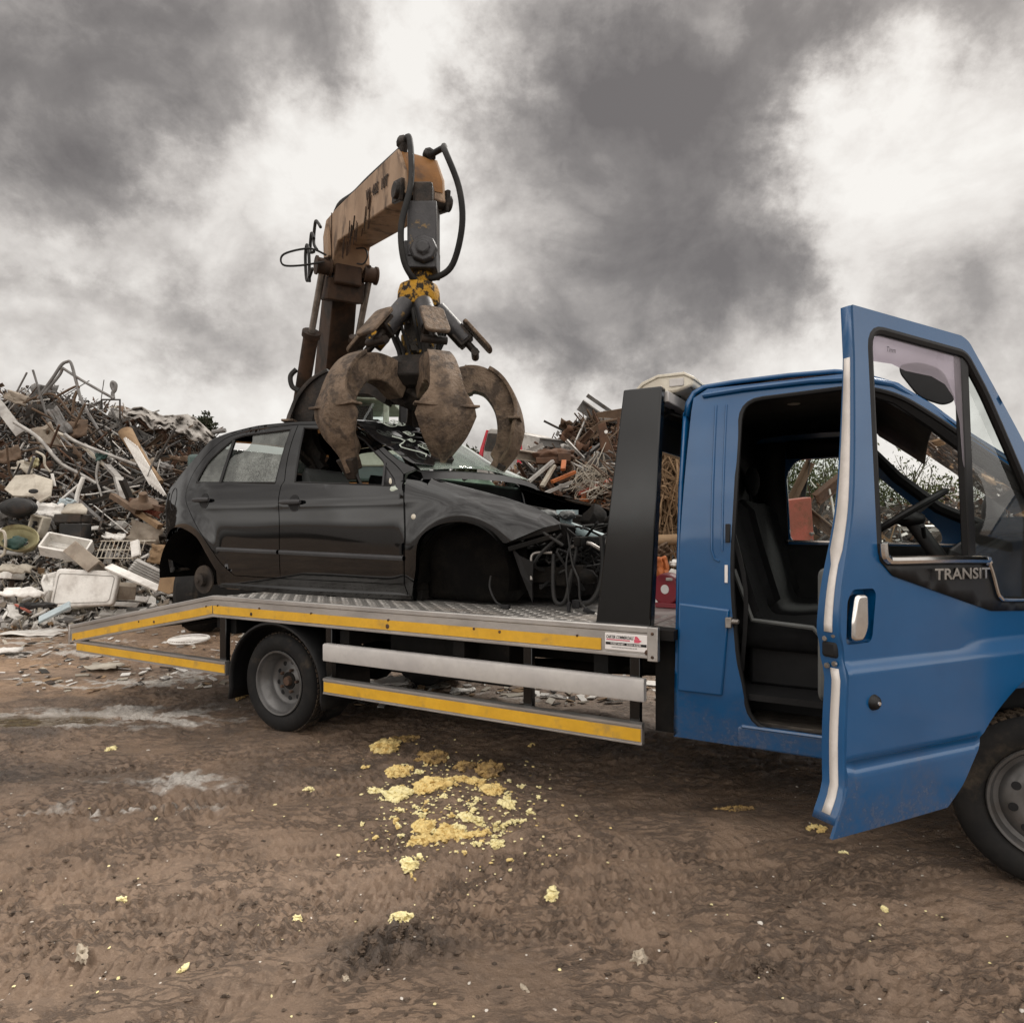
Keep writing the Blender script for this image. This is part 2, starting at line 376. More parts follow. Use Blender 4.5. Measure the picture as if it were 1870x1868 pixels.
D = wv.outputs[0]                                          # direction, edges broken up
def blob(px, py, rx, ry, rot=0):
    c = V(((px - 935) / 1250, 1, (968 - py) / 1250)); L = c.length; c.normalize()
    ex = V((0, 0, 1)).cross(c) * -1; ex.normalize(); ey = c.cross(ex) * -1; ey.normalize()
    if ey.z < 0: ey = -ey
    a = math.radians(rot); e1 = ex * math.cos(a) + ey * math.sin(a); e2 = ey * math.cos(a) - ex * math.sin(a)
    out = None
    for e, r in ((e1, rx), (e2, ry)):
        k = 1250 * L / r
        n = t.new('ShaderNodeVectorMath', operation='DOT_PRODUCT'); t.l.new(D, n.inputs[0]); n.inputs[1].default_value = tuple(e * k)
        q = t.math('SUBTRACT', n.outputs['Value'], e.dot(c) * k); q = t.math('MULTIPLY', q, q)
        out = q if out is None else t.math('ADD', out, q)
    front = t.math('GREATER_THAN', dy, 0.0)
    return t.math('MULTIPLY', t.math('EXPONENT', t.math('MULTIPLY', out, -1.0)), front)
BL = [(1180, 330, 330, 230, -15, -.62), (1120, 560, 300, 110, 8, -.40), (1400, 70, 330, 150, 0, -.62), (1440, 470, 110, 130, 0, -.25), (930, 60, 90, 110, 0, .10),
      (60, 110, 240, 170, -25, -.62), (330, 90, 260, 150, -30, -.42), (610, 60, 140, 110, -40, -.38), (60, 330, 120, 80, 0, -.18),
      (790, 120, 100, 230, -18, .55), (560, 300, 200, 110, 20, .36), (230, 420, 260, 90, 10, .22), (1500, 300, 110, 170, -30, .50), (1680, 300, 170, 170, 0, .30), (1530, 560, 90, 190, 0, .42), (1265, 110, 60, 60, 0, .30),
      (1820, 560, 110, 70, 0, -.22), (1790, 60, 160, 70, -20, -.20), (370, 590, 130, 60, 0, -.24), (60, 510, 120, 50, 0, -.22), (660, 470, 130, 200, 0, .26), (950, 760, 500, 70, 0, .26), (330, 720, 200, 70, 0, .15), (690, 570, 150, 60, 0, -.06), (90, 650, 160, 45, 0, -.10)]
dens = t.math('ADD', t.math('MULTIPLY', t.math('SUBTRACT', n1, .5), 1.5), t.math('ADD', t.math('MULTIPLY', t.math('SUBTRACT', n2, .5), .38), t.math('MULTIPLY', t.math('SUBTRACT', t.math('ABSOLUTE', t.math('SUBTRACT', n3, .5)), .075), 1.3)))
for px, py, rx, ry, rot, wgt in BL:
    dens = t.math('ADD', dens, t.math('MULTIPLY', blob(px, py, rx, ry, rot), wgt))
cr = t.new('ShaderNodeValToRGB'); t.l.new(t.math('ADD', t.math('MULTIPLY', dens, .80), .69), cr.inputs[0])
els = cr.color_ramp.elements
els[0].position = 0; els[0].color = (.165, .150, .143, 1); els[1].position = 1; els[1].color = (.95, .918, .870, 1)
for p, c in ((.22, (.235, .216, .205)), (.42, (.37, .343, .323)), (.60, (.57, .533, .50)), (.80, (.81, .770, .725))):
    e = els.new(p); e.color = (*c, 1)
below = t.ramp(dz, -.06, 0.0)
cc = t.mix(below, (.11, .09, .075), cr.outputs[0])
bg2 = t.new('ShaderNodeBackground'); t.l.new(cc, bg2.inputs[0])
# unseen sky, overhead and behind the camera, gets added gain to light the scene
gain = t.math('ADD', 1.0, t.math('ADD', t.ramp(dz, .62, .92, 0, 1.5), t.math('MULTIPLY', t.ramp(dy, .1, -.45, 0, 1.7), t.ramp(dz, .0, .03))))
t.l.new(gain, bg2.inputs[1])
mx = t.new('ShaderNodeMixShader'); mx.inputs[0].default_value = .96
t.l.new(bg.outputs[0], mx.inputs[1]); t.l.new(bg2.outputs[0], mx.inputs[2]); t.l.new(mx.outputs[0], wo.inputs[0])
sl = bpy.data.lights.new('sun', 'SUN'); so = bpy.data.objects.new('sun', sl); COL.objects.link(so)
sl.energy = 2.2; sl.angle = math.radians(11); sl.color = (1, .95, .88)
sd = V((math.sin(SUN_AZ) * math.cos(SUN_EL), math.cos(SUN_AZ) * math.cos(SUN_EL), math.sin(SUN_EL)))
so.rotation_euler = sd.to_track_quat('Z', 'Y').to_euler(); so.location = (6, 12, 30)
# ---------------------------------------------------------------- ground
_rng = np.random.default_rng(3); _perm = _rng.permutation(256); _val = _rng.random(256) * 2 - 1
def vnoise(x, y, sd=0):
    xi = np.floor(x).astype(int); yi = np.floor(y).astype(int); fx = x - xi; fy = y - yi
    u = fx * fx * fx * (fx * (fx * 6 - 15) + 10); v = fy * fy * fy * (fy * (fy * 6 - 15) + 10)
    def h(a, b): return _val[_perm[(_perm[(a + sd * 37) & 255] + b) & 255]]
    return (h(xi, yi) * (1 - u) + h(xi + 1, yi) * u) * (1 - v) + (h(xi, yi + 1) * (1 - u) + h(xi + 1, yi + 1) * u) * v
def fbm(x, y, o=4, sd=0, g=.5):
    r = 0; a = 1; f = 1
    for i in range(o):
        r = r + a * vnoise(x * f + i * 17.3, y * f - i * 9.1, sd + i); a *= g; f *= 2.03
    return r
def blobs(X, Y, lst):
    r = np.zeros_like(X)
    for px, py, rx, ry, a in lst:
        c = gnd(px, py); r = np.maximum(r, a * np.exp(-((X - c.x) / rx) ** 2 - ((Y - c.y) / ry) ** 2))
    return r
ys = np.concatenate([-np.geomspace(300, 1.0, 26), np.linspace(-.5, 1.3, 8), np.geomspace(1.45, 13, 640), np.geomspace(13.6, 900, 44)])
aa = np.linspace(-1.15, 1.15, 860); aa = np.concatenate([-np.geomspace(14, 1.3, 14), aa, np.geomspace(1.3, 14, 14)])
Yg, Ag = np.meshgrid(ys, aa, indexing='ij'); Xg = Ag * np.sqrt(Yg ** 2 + 1.2)
X, Y = Xg, Yg
fade = np.clip((16 - np.abs(Y)) / 5, 0, 1) * np.clip(1.6 - np.abs(Ag), 0, 1) ** .5
wx = X + .10 * fbm(X * 1.3, Y * 1.3, 3, 5); wy = Y + .10 * fbm(X * 1.3 + 9, Y * 1.3, 3, 6)
Z = .030 * fbm(X * .8, Y * .8, 3, 1)
Z += .011 * fbm(wx * 3.1, wy * 4.2, 4, 2)
lump = fbm(wx * 9, wy * 13, 4, 11, .6); rough_m = np.clip(.5 + .9 * fbm(X * .9 + 4, Y * .9, 3, 8), 0, 1)
Z += .010 * rough_m * np.maximum(lump, -.4)
Z += .0068 * (.25 + rough_m) * fbm(wx * 24, wy * 34, 4, 14, .62)
Z += .008 * np.maximum(fbm(wx * 17, wy * 21, 2, 19) - .35, 0) * (rough_m + .3)
# wheel tracks with tread bars
trk = np.zeros_like(X)
TR = [(500, 1640, 12, .24, .06), (300, 1705, 11, .22, .05), (250, 1592, 14, .26, .05), (450, 1540, 17, .24, .055), (300, 1460, 20, .26, .05), (520, 1440, 16, .22, .05),
      (1300, 1600, 4, .26, .05), (1350, 1740, -14, .24, .05), (900, 1610, 9, .24, .05), (600, 1780, 24, .2, .05), (150, 1400, 20, .25, .05), (1000, 1560, 12, .22, .05), (200, 1650, 13, .24, .045), (420, 1590, 12, .24, .045), (650, 1520, 14, .22, .045), (150, 1760, 16, .22, .045), (700, 1660, 10, .22, .045), (80, 1540, 15, .24, .05)]
for i, (px, py, ang, wd, pitch) in enumerate(TR):
    c = gnd(px, py); a = math.radians(ang); s = (X - c.x) * math.cos(a) + (Y - c.y) * math.sin(a); q = -(X - c.x) * math.sin(a) + (Y - c.y) * math.cos(a)
    q = q + .05 * s * s * (.5 if i % 2 else -.4) + .03 * fbm(s * 1.1, q * 0 + i, 2, 30 + i)
    m = np.clip(1.35 - np.abs(q / wd) * 1.9, 0, 1) * np.exp(-(s / 1.7) ** 2) * np.clip(.95 + 1.0 * fbm(X * 2.2, Y * 2.2, 3, 40 + i), 0, 1)
    bars = np.tanh(3.2 * np.sin(2 * np.pi * (s + .45 * np.abs(q)) / pitch + .8 * fbm(s * 6, q * 6, 2, 21)))
    rib = .5 + .5 * np.cos(2 * np.pi * q / (wd * .42))
    Z += m * (-.016 + .0115 * bars * rib - .012 * (1 - rib)) ; trk = np.maximum(trk, m)
pud = blobs(X, Y, [(70, 1312, .55, .17, 1.0), (330, 1190, .5, .12, .55), (700, 1262, .30, .12, .5)]) * np.clip(1.05 + .55 * fbm(X * 3.2, Y * 4.5, 4, 51), 0, 1.3)
pud = np.clip((pud - .40) * 7, 0, 1)
Z = Z * (1 - .92 * pud) - .012 * pud
Z += blobs(X, Y, [(720, 1725, .12, .10, .035), (1385, 1770, .06, .05, .03), (1160, 1745, .07, .06, .012), (330, 1480, .35, .12, .03), (150, 1510, .3, .1, .02)]) * (1 + 1.1 * fbm(X * 22, Y * 22, 3, 60))
keep = blobs(X, Y, [(515, 1345, .35, .2, 1), (1890, 1626, .35, .25, 1)]); Z = Z * fade * (1 - .8 * keep)
Z = Z - .01
pale = blobs(X, Y, [(230, 1300, 1.0, .38, .9), (480, 1225, .9, .28, 1.0), (640, 1245, .5, .25, .8), (90, 1190, 1.4, .5, .45), (290, 1425, .55, .25, .42), (730, 1245, .35, .16, 1.0), (250, 1480, .6, .2, .5), (1000, 1270, 1.2, .3, .35), (230, 1245, 1.2, .2, .8), (40, 1170, 1.5, .5, .5)])  # pale residue; at the left it also paints in the wet mud's sheen
pale = np.clip((pale * (1.12 + 1.3 * fbm(wx * 5, wy * 7, 5, 71, .62)) - .42) * 3.2, 0, 1)
tan = np.clip(blobs(X, Y, [(120, 1200, 1.7, .55, 1.0), (30, 1260, 1.0, .4, .9), (420, 1180, 1.4, .6, .7), (700, 1150, 5, 2.0, .5)]) * (1 + .9 * fbm(wx * 2.5, wy * 3.5, 4, 72)), 0, 1)
tan = np.maximum(tan, np.clip((Y - 7.5) / 3, 0, .7))
wet = np.maximum(np.clip((.9 - Y) / 1.6, 0, 1) * np.clip((Y + 40) / 20, 0, 1) * .97, 0) + np.clip(blobs(X, Y, [(640, 1290, 1.0, .35, .95), (480, 1270, 1.0, .3, .9), (250, 1280, 1.3, .35, .7), (60, 1330, 1.0, .3, .7), (60, 1420, .8, .3, .7), (300, 1330, .9, .3, .5), (1100, 1380, 2.2, .7, .55), (720, 1725, .2, .14, .9), (1200, 1790, .7, .3, .25), (600, 1400, 1.2, .3, .4)]) * (1 + .8 * fbm(wx * 3, wy * 4, 4, 73)), 0, 1)  # damp patches, plus unseen mud behind the camera darkened for darker reflections
nr, nc = X.shape
me = bpy.data.meshes.new('ground')
co = np.stack([X, Y, Z], -1).reshape(-1, 3)
me.vertices.add(nr * nc); me.vertices.foreach_set('co', co.ravel().astype(np.float32))
ii, jj = np.meshgrid(np.arange(nr - 1), np.arange(nc - 1), indexing='ij'); b0 = (ii * nc + jj).ravel()
fs = np.stack([b0, b0 + 1, b0 + nc + 1, b0 + nc], -1)
me.loops.add(fs.size); me.loops.foreach_set('vertex_index', fs.ravel().astype(np.int32))
me.polygons.add(len(fs)); me.polygons.foreach_set('loop_start', np.arange(0, fs.size, 4, dtype=np.int32))
me.update(calc_edges=True); me.polygons.foreach_set('use_smooth', np.ones(len(fs), bool))
for nm, arr in (('pale', pale), ('tan', tan), ('wet', wet), ('puddle', pud), ('track', trk), ('rel', np.clip(lump, -1, 1))):
    at_ = me.attributes.new(nm, 'FLOAT', 'POINT'); at_.data.foreach_set('value', arr.ravel().astype(np.float32))
ground = bpy.data.objects.new('ground', me); COL.objects.link(ground); tag(ground, 'churned brown mud of the yard with tyre tracks', 'mud', kind='structure')
m = bpy.data.materials.new('mud'); m.use_nodes = True; t = NT(m.node_tree); b = t.n['Principled BSDF']
tc = t.new('ShaderNodeTexCoord').outputs['Object']
A = {k: t.new('ShaderNodeAttribute', attribute_name=k).outputs['Fac'] for k in ('pale', 'tan', 'wet', 'puddle', 'track', 'rel')}
nA = t.noise(tc, 1.6, 9, .62); nB = t.noise(tc, 14, 8, .65); nC = t.noise(tc, 70, 5, .6)
col = t.mix(t.ramp(nA, .35, .68), (.236, .162, .110), (.168, .116, .080))
col = t.mix(t.ramp(nB, .46, .68, 0, .45), col, (.125, .092, .069))
col = t.mix(t.ramp(nC, .52, .70, 0, .5), col, (.31, .225, .16))
mps = t.new('ShaderNodeMapping'); mps.inputs['Rotation'].default_value = (0, 0, -.22); mps.inputs['Scale'].default_value = (7, 19, 8); t.l.new(tc, mps.inputs[0])
nD = t.noise(mps.outputs[0], 1.0, 7, .62, .5); crack = t.ramp(t.math('ABSOLUTE', t.math('SUBTRACT', nD, .5)), .0, .06, 1, 0)
crack = t.math('MULTIPLY', crack, t.ramp(t.noise(tc, 2.6, 5), .38, .56))
col = t.mix(t.math('MULTIPLY', crack, .65), col, (.070, .050, .038))
col = t.mix(t.math('MULTIPLY', A['tan'], t.ramp(nB, .3, .7, .9, .35)), col, (.36, .23, .135))
col = t.mix(t.math('MULTIPLY', A['pale'], t.ramp(nC, .3, .6, .55, 1)), col, (.50, .47, .43))
col = t.mix(t.math('MULTIPLY', A['wet'], .75), col, (.045, .036, .030))
col = t.mix(A['puddle'], col, (.10, .075, .05))
t.l.new(col, b.inputs['Base Color'])
r0 = t.ramp(nB, .3, .7, .42, .78); r0 = t.math('SUBTRACT', r0, t.math('MULTIPLY', A['wet'], .22)); r0 = t.math('MULTIPLY', r0, t.math('SUBTRACT', 1.0, t.math('MULTIPLY', A['puddle'], .93)), clamp=True)
t.l.new(r0, b.inputs['Roughness']); b.inputs['Specular IOR Level'].default_value = .45
bn = t.new('ShaderNodeBump'); bn.inputs['Distance'].default_value = .018
t.l.new(t.math('MULTIPLY', t.math('SUBTRACT', 1.0, A['puddle']), .75), bn.inputs['Strength'])
hh = t.math('ADD', t.noise(tc, 38, 8, .68), t.math('ADD', t.math('MULTIPLY', t.noise(tc, 120, 5, .6), .45), t.math('MULTIPLY', crack, -.55))); t.l.new(hh, bn.inputs['Height']); t.l.new(bn.outputs[0], b.inputs['Normal'])
me.materials.append(m)
def gz(x, y):
    """height of the mud"""
    j = min(max(int(np.searchsorted(ys, y)), 0), nr - 1); i = min(max(int(np.searchsorted(aa, x / math.sqrt(y * y + 1.2))), 0), nc - 1)
    return float(Z[j, i])
# ---------------------------------------------------------------- recovery truck
truck = thing('recovery_truck', 'blue recovery truck with its driver door open and a black car on its flatbed', 'truck', TM)
def T(name, mb, m, parent=None, **kw): return mb.build(name, M[m] if isinstance(m, str) else m, parent or truck, **kw)
DECK = .91; W = 2.15                                        # deck height, bed width
KINK, TAIL, HEADU = -.715, -2.615, 2.60
def ramp_z(u): return DECK if u >= KINK else DECK - (KINK - u) * (.345 / 1.9)
# deck
b = MB(); b.box(((KINK + HEADU + .10) / 2, W / 2, DECK - .03), (HEADU + .10 - KINK, W - .06, .05))
deck = T('flatbed_deck', b, 'chassis')
def plates(name, v0, v1, u0, u1, pitch=.058):
    b = MB(); b.prism([(u0, v0), (u1, v0), (u1, v1), (u0, v1)], lambda a, c, t_: V((a, c, ramp_z(a) + t_)), -.004, .0005)
    i = 0; u = u0 + pitch / 2
    while u < u1 - .02:
        v = v0 + pitch / 2; j = 0
        while v < v1 - .02:
            s = 1 if (i + j) % 2 else -1
            L, wd = .026, .0062; ca, sa = math.cos(s * .785), math.sin(s * .785)
            ps = []
            for a, c, h in ((-L, 0, 0), (0, -wd, 0), (L, 0, 0), (0, wd, 0), (-L * .5, 0, .0028), (L * .5, 0, .0028)):
                uu, vv = u + a * ca - c * sa, v + a * sa + c * ca
                ps.append(V((uu, vv, ramp_z(uu) + .0005 + h)))
            b.add(ps, [(0, 1, 4), (1, 5, 4), (1, 2, 5), (2, 3, 5), (3, 4, 5), (3, 0, 4)])
            v += pitch; j += 1
        u += pitch; i += 1
    T(name, b, 'plate', deck, smooth=0, fixn=False)
plates('checker_plate', .03, .58, KINK, 2.55); plates('checker_plate', 1.56, W - .03, KINK, 2.55)
plates('checker_plate', .03, .60, TAIL, KINK - .004, .075); plates('checker_plate', 1.5, W - .03, TAIL, KINK - .004, .075)
plates('checker_plate', .14, W - .03, 2.556, 2.70)
b = MB(); b.prism([(KINK, .584), (2.55, .584), (2.55, 1.556), (KINK, 1.556)], lambda a, c, t_: V((a, c, DECK + t_)), -.006, -.003); T('centre_plate', b, 'smooth_plate', deck, smooth=0)
b = MB()                                                    # ramp under-frame: two arms and cross members
for v in (.62, 1.5): b.bar((KINK - .02, v, .80), (-1.95, v, .60), .06, .14)
b.bar((-1.35, .05, .70), (-1.35, W - .05, .70), .06, .09); b.bar((-2.0, .05, .58), (-2.0, W - .05, .58), .05, .06)
b.box((-.70, W / 2, .78), (.08, W - .1, .2))
T('ramp_frame', b, 'chassis')
# side rails: a channel with lips, on both sides
def rail(v, sgn, nm):
    out = -1 if sgn < 0 else 1
    pts = [(TAIL, ramp_z(TAIL)), (KINK, DECK), (2.60, DECK)]
    b = MB()
    prof = [(0, .012), (-.008, .012), (-.012, .006), (-.012, -.016), (-.004, -.022), (-.004, -.124), (-.012, -.130), (-.012, -.142), (-.006, -.146), (.03, -.146), (.03, .012)]
    rows = []
    for u, z in pts: rows.append([V((u, v + (p if sgn < 0 else -p), z - .012 + h + .012)) for p, h in prof])
    rows = list(map(list, zip(*rows))); rows.append(rows[0]); b.grid(rows)
    for e in (0, 2):
        b.add([r[e] for r in rows[:-1]], [tuple(range(len(prof)))])
    r_ = T(nm, b, 'alu', smooth=25)
    return r_
near_rail = rail(0.0, -1, 'side_rail'); far_rail = rail(W, 1, 'side_rail')
def stripe(pts, h, v, parent, name='reflective_stripe'):
    b = MB(); n = len(pts)
    b.add([V((u, v, z)) for u, z in pts] + [V((u, v, z - h)) for u, z in pts], [(i, i + 1, n + i + 1, n + i) for i in range(n - 1)])
    return T(name, b, 'yellow', parent, smooth=0, solid=.0015, fixn=False)
stripe([(TAIL + .03, ramp_z(TAIL) - .062), (KINK - .005, DECK - .062)], .060, -.0065, near_rail)
stripe([(KINK + .005, DECK - .062), (2.335, DECK - .062)], .060, -.0065, near_rail)
b = MB(); b.box((2.607, 0.004, DECK - .073), (.055, .036, .168)); T('rail_end_cap', b, 'alu', near_rail, bevel=.004)
b = MB(); b.box((TAIL - .012, .004, ramp_z(TAIL) - .073), (.03, .036, .168)); T('rail_end_cap', b, 'alu', near_rail, bevel=.004)
b = MB()
for u, dz_, r_ in ((-2.55, -.125, .012), (-1.62, -.075, .008), (-1.42, -.10, .012), (-.79, -.06, .007), (-.66, -.06, .007), (-.30, -.1, .013), (-.22, -.055, .007), (.28, -.06, .007), (.93, -.1, .015), (.935, -.062, .008), (1.56, -.07, .008), (1.73, -.075, .009), (2.607, -.02, .008), (2.607, -.135, .008), (2.58, -.115, .016), (2.2, -.06, .007)):
    z = ramp_z(u) + dz_; vv = -.016 if u > 2.6 else -.006
    b.lathe([(0, .007), (r_ * .6, .0065), (r_, .002), (r_, 0)], (u, vv, z), (0, -1, 0), 10)
T('rail_bolts', b, 'rust', near_rail)
# maker's plate
b = MB(); b.box((2.468, -.007, DECK - .073), (.225, .004, .085)); dec = T('maker_plate', b, 'decal', near_rail, bevel=.004)
def text(name, s, m, parent, fn, size, ext=0.001, shear=0, bold=0, spacing=1.0, width=None):
    cu = bpy.data.curves.new(name, 'FONT'); cu.body = s; cu.size = 1; cu.extrude = 0; cu.offset = bold; cu.shear = shear; cu.space_character = spacing; cu.resolution_u = 3
    o = bpy.data.objects.new(name, cu); COL.objects.link(o); dg = bpy.context.evaluated_depsgraph_get(); dg.update()
    me = bpy.data.meshes.new_from_object(o.evaluated_get(dg)); bpy.data.objects.remove(o)
    xs = [v.co.x for v in me.vertices]; x0, x1 = min(xs), max(xs); ys_ = [v.co.y for v in me.vertices]; y0, y1 = min(ys_), max(ys_)
    k = size / (y1 - y0); kx = k if width is None else width / (x1 - x0)
    b = MB(); vs = [((v.co.x - x0) * kx, (v.co.y - y0) * k) for v in me.vertices]
    b.add([fn(a, c, ext) for a, c in vs], [tuple(p.vertices) for p in me.polygons]); nv = len(vs)
    if ext > .002:
        b.add([fn(a, c, 0) for a, c in vs], [tuple(reversed(p.vertices)) for p in me.polygons])
        ec = {}
        for p in me.polygons:
            for e in p.edge_keys: ec[e] = ec.get(e, 0) + 1
        b.f += [(e[0], e[1], e[1] + nv, e[0] + nv) for e, c in ec.items() if c == 1]; b.m = [0] * len(b.f)
    bpy.data.meshes.remove(me)
    return b.build(name, M[m], parent, smooth=0, fixn=ext > .002)
F = lambda u0, z0: (lambda a, c, e: V((u0 + a, -.0095 - e, z0 + c)))
text('maker_lettering', 'CARTER COMMERCIALS', 'ink', dec, F(2.364, DECK - .058), .016, shear=.25, bold=.02, width=.145)
b = MB()
for a0, a1, z0, z1 in ((2.364, 2.49, -.0665, -.0615),): b.box(((a0 + a1) / 2, -.0100, DECK + (z0 + z1) / 2), (a1 - a0, .001, z1 - z0))
pr = lambda a, c, t_: V((a, -.0095 - t_, DECK + c))
b.prism([(2.512, -.055), (2.535, -.055), (2.552, -.0615), (2.535, -.0715), (2.512, -.0715)], pr, 0, .001)
b.prism([(2.515, -.040), (2.527, -.040), (2.541, -.054), (2.515, -.054)], pr, 0, .0008)
T('van_emblem', b, 'pink', dec, smooth=0)
b = MB(); b.box((2.468, -.0100, DECK - .0835), (.215, .001, .013)); T('phone_band', b, 'ink', dec, smooth=0)
text('phone_lettering', '01927 361601   01925 413690', 'decal', dec, lambda a, c, e: V((2.388 + a, -.0108 - e, DECK - .088 + c)), .009, bold=.02, width=.16)
text('web_lettering', 'www.cartercommercials.co.uk', 'ink', dec, F(2.392, DECK - .104), .008, width=.135)
# under-run bars and their posts
def guard(u0, u1, z0, z1, m, strp):
    b = MB()
    prof = [(0, z1), (-.012, z1 - .004), (-.012, z1 - .018), (-.006, z1 - .022), (-.006, z0 + .014), (-.012, z0 + .010), (-.012, z0 + .003), (0, z0), (.03, z0), (.03, z1)] if strp else [(0, z1), (-.010, z1 - .005), (-.012, z1 - .012), (-.012, z0 + .01), (-.008, z0), (.03, z0), (.03, z1)]
    rows = [[V((u, v, z)) for u in (u0, u1)] for v, z in prof]; rows.append(rows[0]); b.grid(rows)
    for e in (0, 1): b.add([r[e] for r in rows[:-1]], [tuple(range(len(prof)))])
    g = T('side_guard', b, m, smooth=25)
    if strp: stripe([(u0 + .006, z1 - .026), (u1 - .006, z1 - .026)], z1 - z0 - .045, -.0085, g)
    return g
guard(.392, 2.562, .548, .660, 'grey_rail', False); guard(.392, 2.552, .330, .438, 'alu', True); guard(-2.52, -.575, .348, .452, 'alu', True)
for u, z0 in ((.40, .335), (1.885, .335), (2.50, .335), (-.655, .352), (-2.50, .352)):
    b = MB(); zt = ramp_z(u) - .13; b.box((u, .052, (z0 + zt) / 2), (.055 if u > 0 else .07, .04, zt - z0)); T('guard_post', b, 'black', bevel=.004)
# chassis rails, axle, cross members
b = MB()
for v in (.72, 1.43): b.bar((-1.3, v, .66), (4.9, v, .66), .07, .17)
for u in (-.6, .5, 1.4, 2.3): b.box((u, W / 2, .70), (.08, W - .15, .12))
b.cyl((-.1, .15, .335), (-.1, W - .15, .335), .06); b.ball((-.1, W / 2, .335), .17)
b.cyl((4.19, .2, .34), (4.19, W - .2, .34), .05)
b.box((1.2, .40, .60), (.9, .32, .26)); b.cyl((.5, 1.6, .52), (1.6, 1.6, .52), .14); b.cyl((-.05, W / 2, .35), (3.2, W / 2, .55), .045)
b.box((2.62, W / 2, .62), (.10, W - .3, .5)); b.box((1.9, 1.8, .58), (.5, .3, .3)); b.box((0.95, W - .35, .62), (1.4, .3, .34))
T('chassis_frame', b, 'chassis')
# wheels
def wheel(u, v, inward, dish, name='wheel', muddy=True, far=False):
    R0, wd = .342, .19; ax = V((0, -inward, 0)); o = V((u, v, R0 - .007))
    b = MB(); pr = [(.225, -.012), (.245, .004), (.285, .010), (.318, .002), (.333, -.014), (R0, -.030), (R0, -.030 - wd * .7), (.333, -wd), (.30, -wd - .012), (.225, -wd)]
    b.lathe(pr, o, ax, 64); tyre = T('wheel', b, 'tyre', smooth=40)
    b = MB(); nn = 62
    for k in range(nn):                                     # tread blocks
        for row, (h0, h1) in enumerate(((-.034, -.066), (-.074, -.10), (-.108, -.150))):
            a0 = (k + row * .5) * 2 * math.pi / nn; a1 = a0 + 2 * math.pi / nn * .66; sk = .03
            ps = []
            for rr in (R0 - .002, R0 + .008):
                for aa_, hh_ in ((a0, h0), (a1, h0), (a1 + sk, h1), (a0 + sk, h1)): ps.append(o + ax * hh_ + V((math.cos(aa_), 0, math.sin(aa_))) * rr)
            b.add(ps, [(3, 2, 1, 0), (4, 5, 6, 7), (0, 1, 5, 4), (1, 2, 6, 5), (2, 3, 7, 6), (3, 0, 4, 7)])
    T('tread', b, 'tread', tyre, smooth=0)
    b = MB()
    if dish: pr = [(.226, -.004), (.222, .004), (.212, .002), (.205, -.014), (.200, -.03), (.178, -.045), (.172, -.10), (.160, -.118), (.135, -.124), (.120, -.120), (.085, -.112), (.07, -.10), (.062, -.10)]
    else: pr = [(.226, -.004), (.222, .004), (.212, .002), (.205, -.014), (.198, -.03), (.180, -.034), (.165, -.010), (.135, .006), (.105, .006), (.085, -.008), (.062, -.010)]
    b.lathe(pr, o, ax, 56); b.cur = 1
    hz, hr = (-.1195, .128) if dish else (.0075, .138)
    for k in range(10):
        a = k * 2 * math.pi / 10 + .2; c = o + V((math.cos(a), 0, math.sin(a))) * hr
        b.lathe([(.0, .0015), (.0165, .0012), (.0175, -.002)], c + ax * hz, ax, 12)
    rim = b.build('rim', [M['rim'], M['ink']], tyre, smooth=50)
    b = MB(); b.lathe([(0, hz + .05), (.03, hz + .048), (.036, hz + .02), (.062, hz + .012), (.064, hz - .01)], o, ax, 24)
    for k in range(5):
        a = k * 2 * math.pi / 5; c = o + V((math.cos(a), 0, math.sin(a))) * .078
        b.lathe([(0, .03), (.009, .029), (.011, .024), (.011, 0)], c + ax * (hz + (.01 if dish else -.01)), ax, 6)
    T('hub', b, 'rust', rim)
    return tyre
wheel(-.10, .055, 1, True); wheel(-.10, W - .055, -1, True)
for v in (.30, W - .30):
    b = MB(); o = V((-.1, v, .335)); b.lathe([(.2, -.01), (.30, .0), (.333, .016), (.342, .03), (.342, .15), (.333, .17), (.2, .18)], o, (0, 1 if v < 1 else -1, 0), 48); T('inner_wheel', b, 'tyre', smooth=40)
wheel(4.19, .06, 1, False); wheel(4.19, W - .06, -1, False)
# mudguards
for sgn in (0, 1):
    b = MB(); arc = []
    for k in range(25):
        a = math.radians(-8 + k * 196 / 24); arc.append((-.09 + .455 * math.cos(a), .335 + .425 * math.sin(a)))
    arc = [(.375, .22)] + arc + [(-.555, .18)]
    rows = []
    for v, k in ((.025, .955), (.005, .985), (.005, 1.0), (.03, 1.02), (.46, 1.02)):
        vv = v if sgn == 0 else W - v
        rows.append([V((-.09 + (u + .09) * k, vv, .335 + (z - .335) * k)) for u, z in arc])
    b.grid(rows); T('mudguard', b, 'plastic', solid=.012, smooth=40, off=0)
# headboard: two plated posts, cross beam, light bar
for v in (.03, W - .09):
    b = MB(); b.prism([(2.287, .913), (2.582, .913), (2.640, 2.113), (2.440, 2.113)], lambda a, c, t_, v=v: V((a, v + t_, c)), 0, .07)
    T('headboard_post', b, 'black', bevel=.008)
b = MB(); b.box((2.575, W / 2, 1.925), (.05, W - .2, .24)); T('headboard_beam', b, 'black', bevel=.006)
b = MB(); b.box((2.60, W / 2, 2.075), (.10, W - .22, .055)); T('beam_trim', b, 'grey_rail', bevel=.005)
b = MB(); pf = [(2.43, 2.115), (2.48, 2.175), (2.56, 2.205), (2.70, 2.205), (2.745, 2.18), (2.745, 2.14), (2.66, 2.115)]
b.prism(pf, lambda a, c, t_: V((a, t_, c)), .22, W - .22); lb = T('light_bar', b, 'cream', bevel=.012)
b = MB(); b.box((2.66, .218, 2.163), (.075, .01, .04)); T('lens', b, 'grey_rail', lb, bevel=.003)
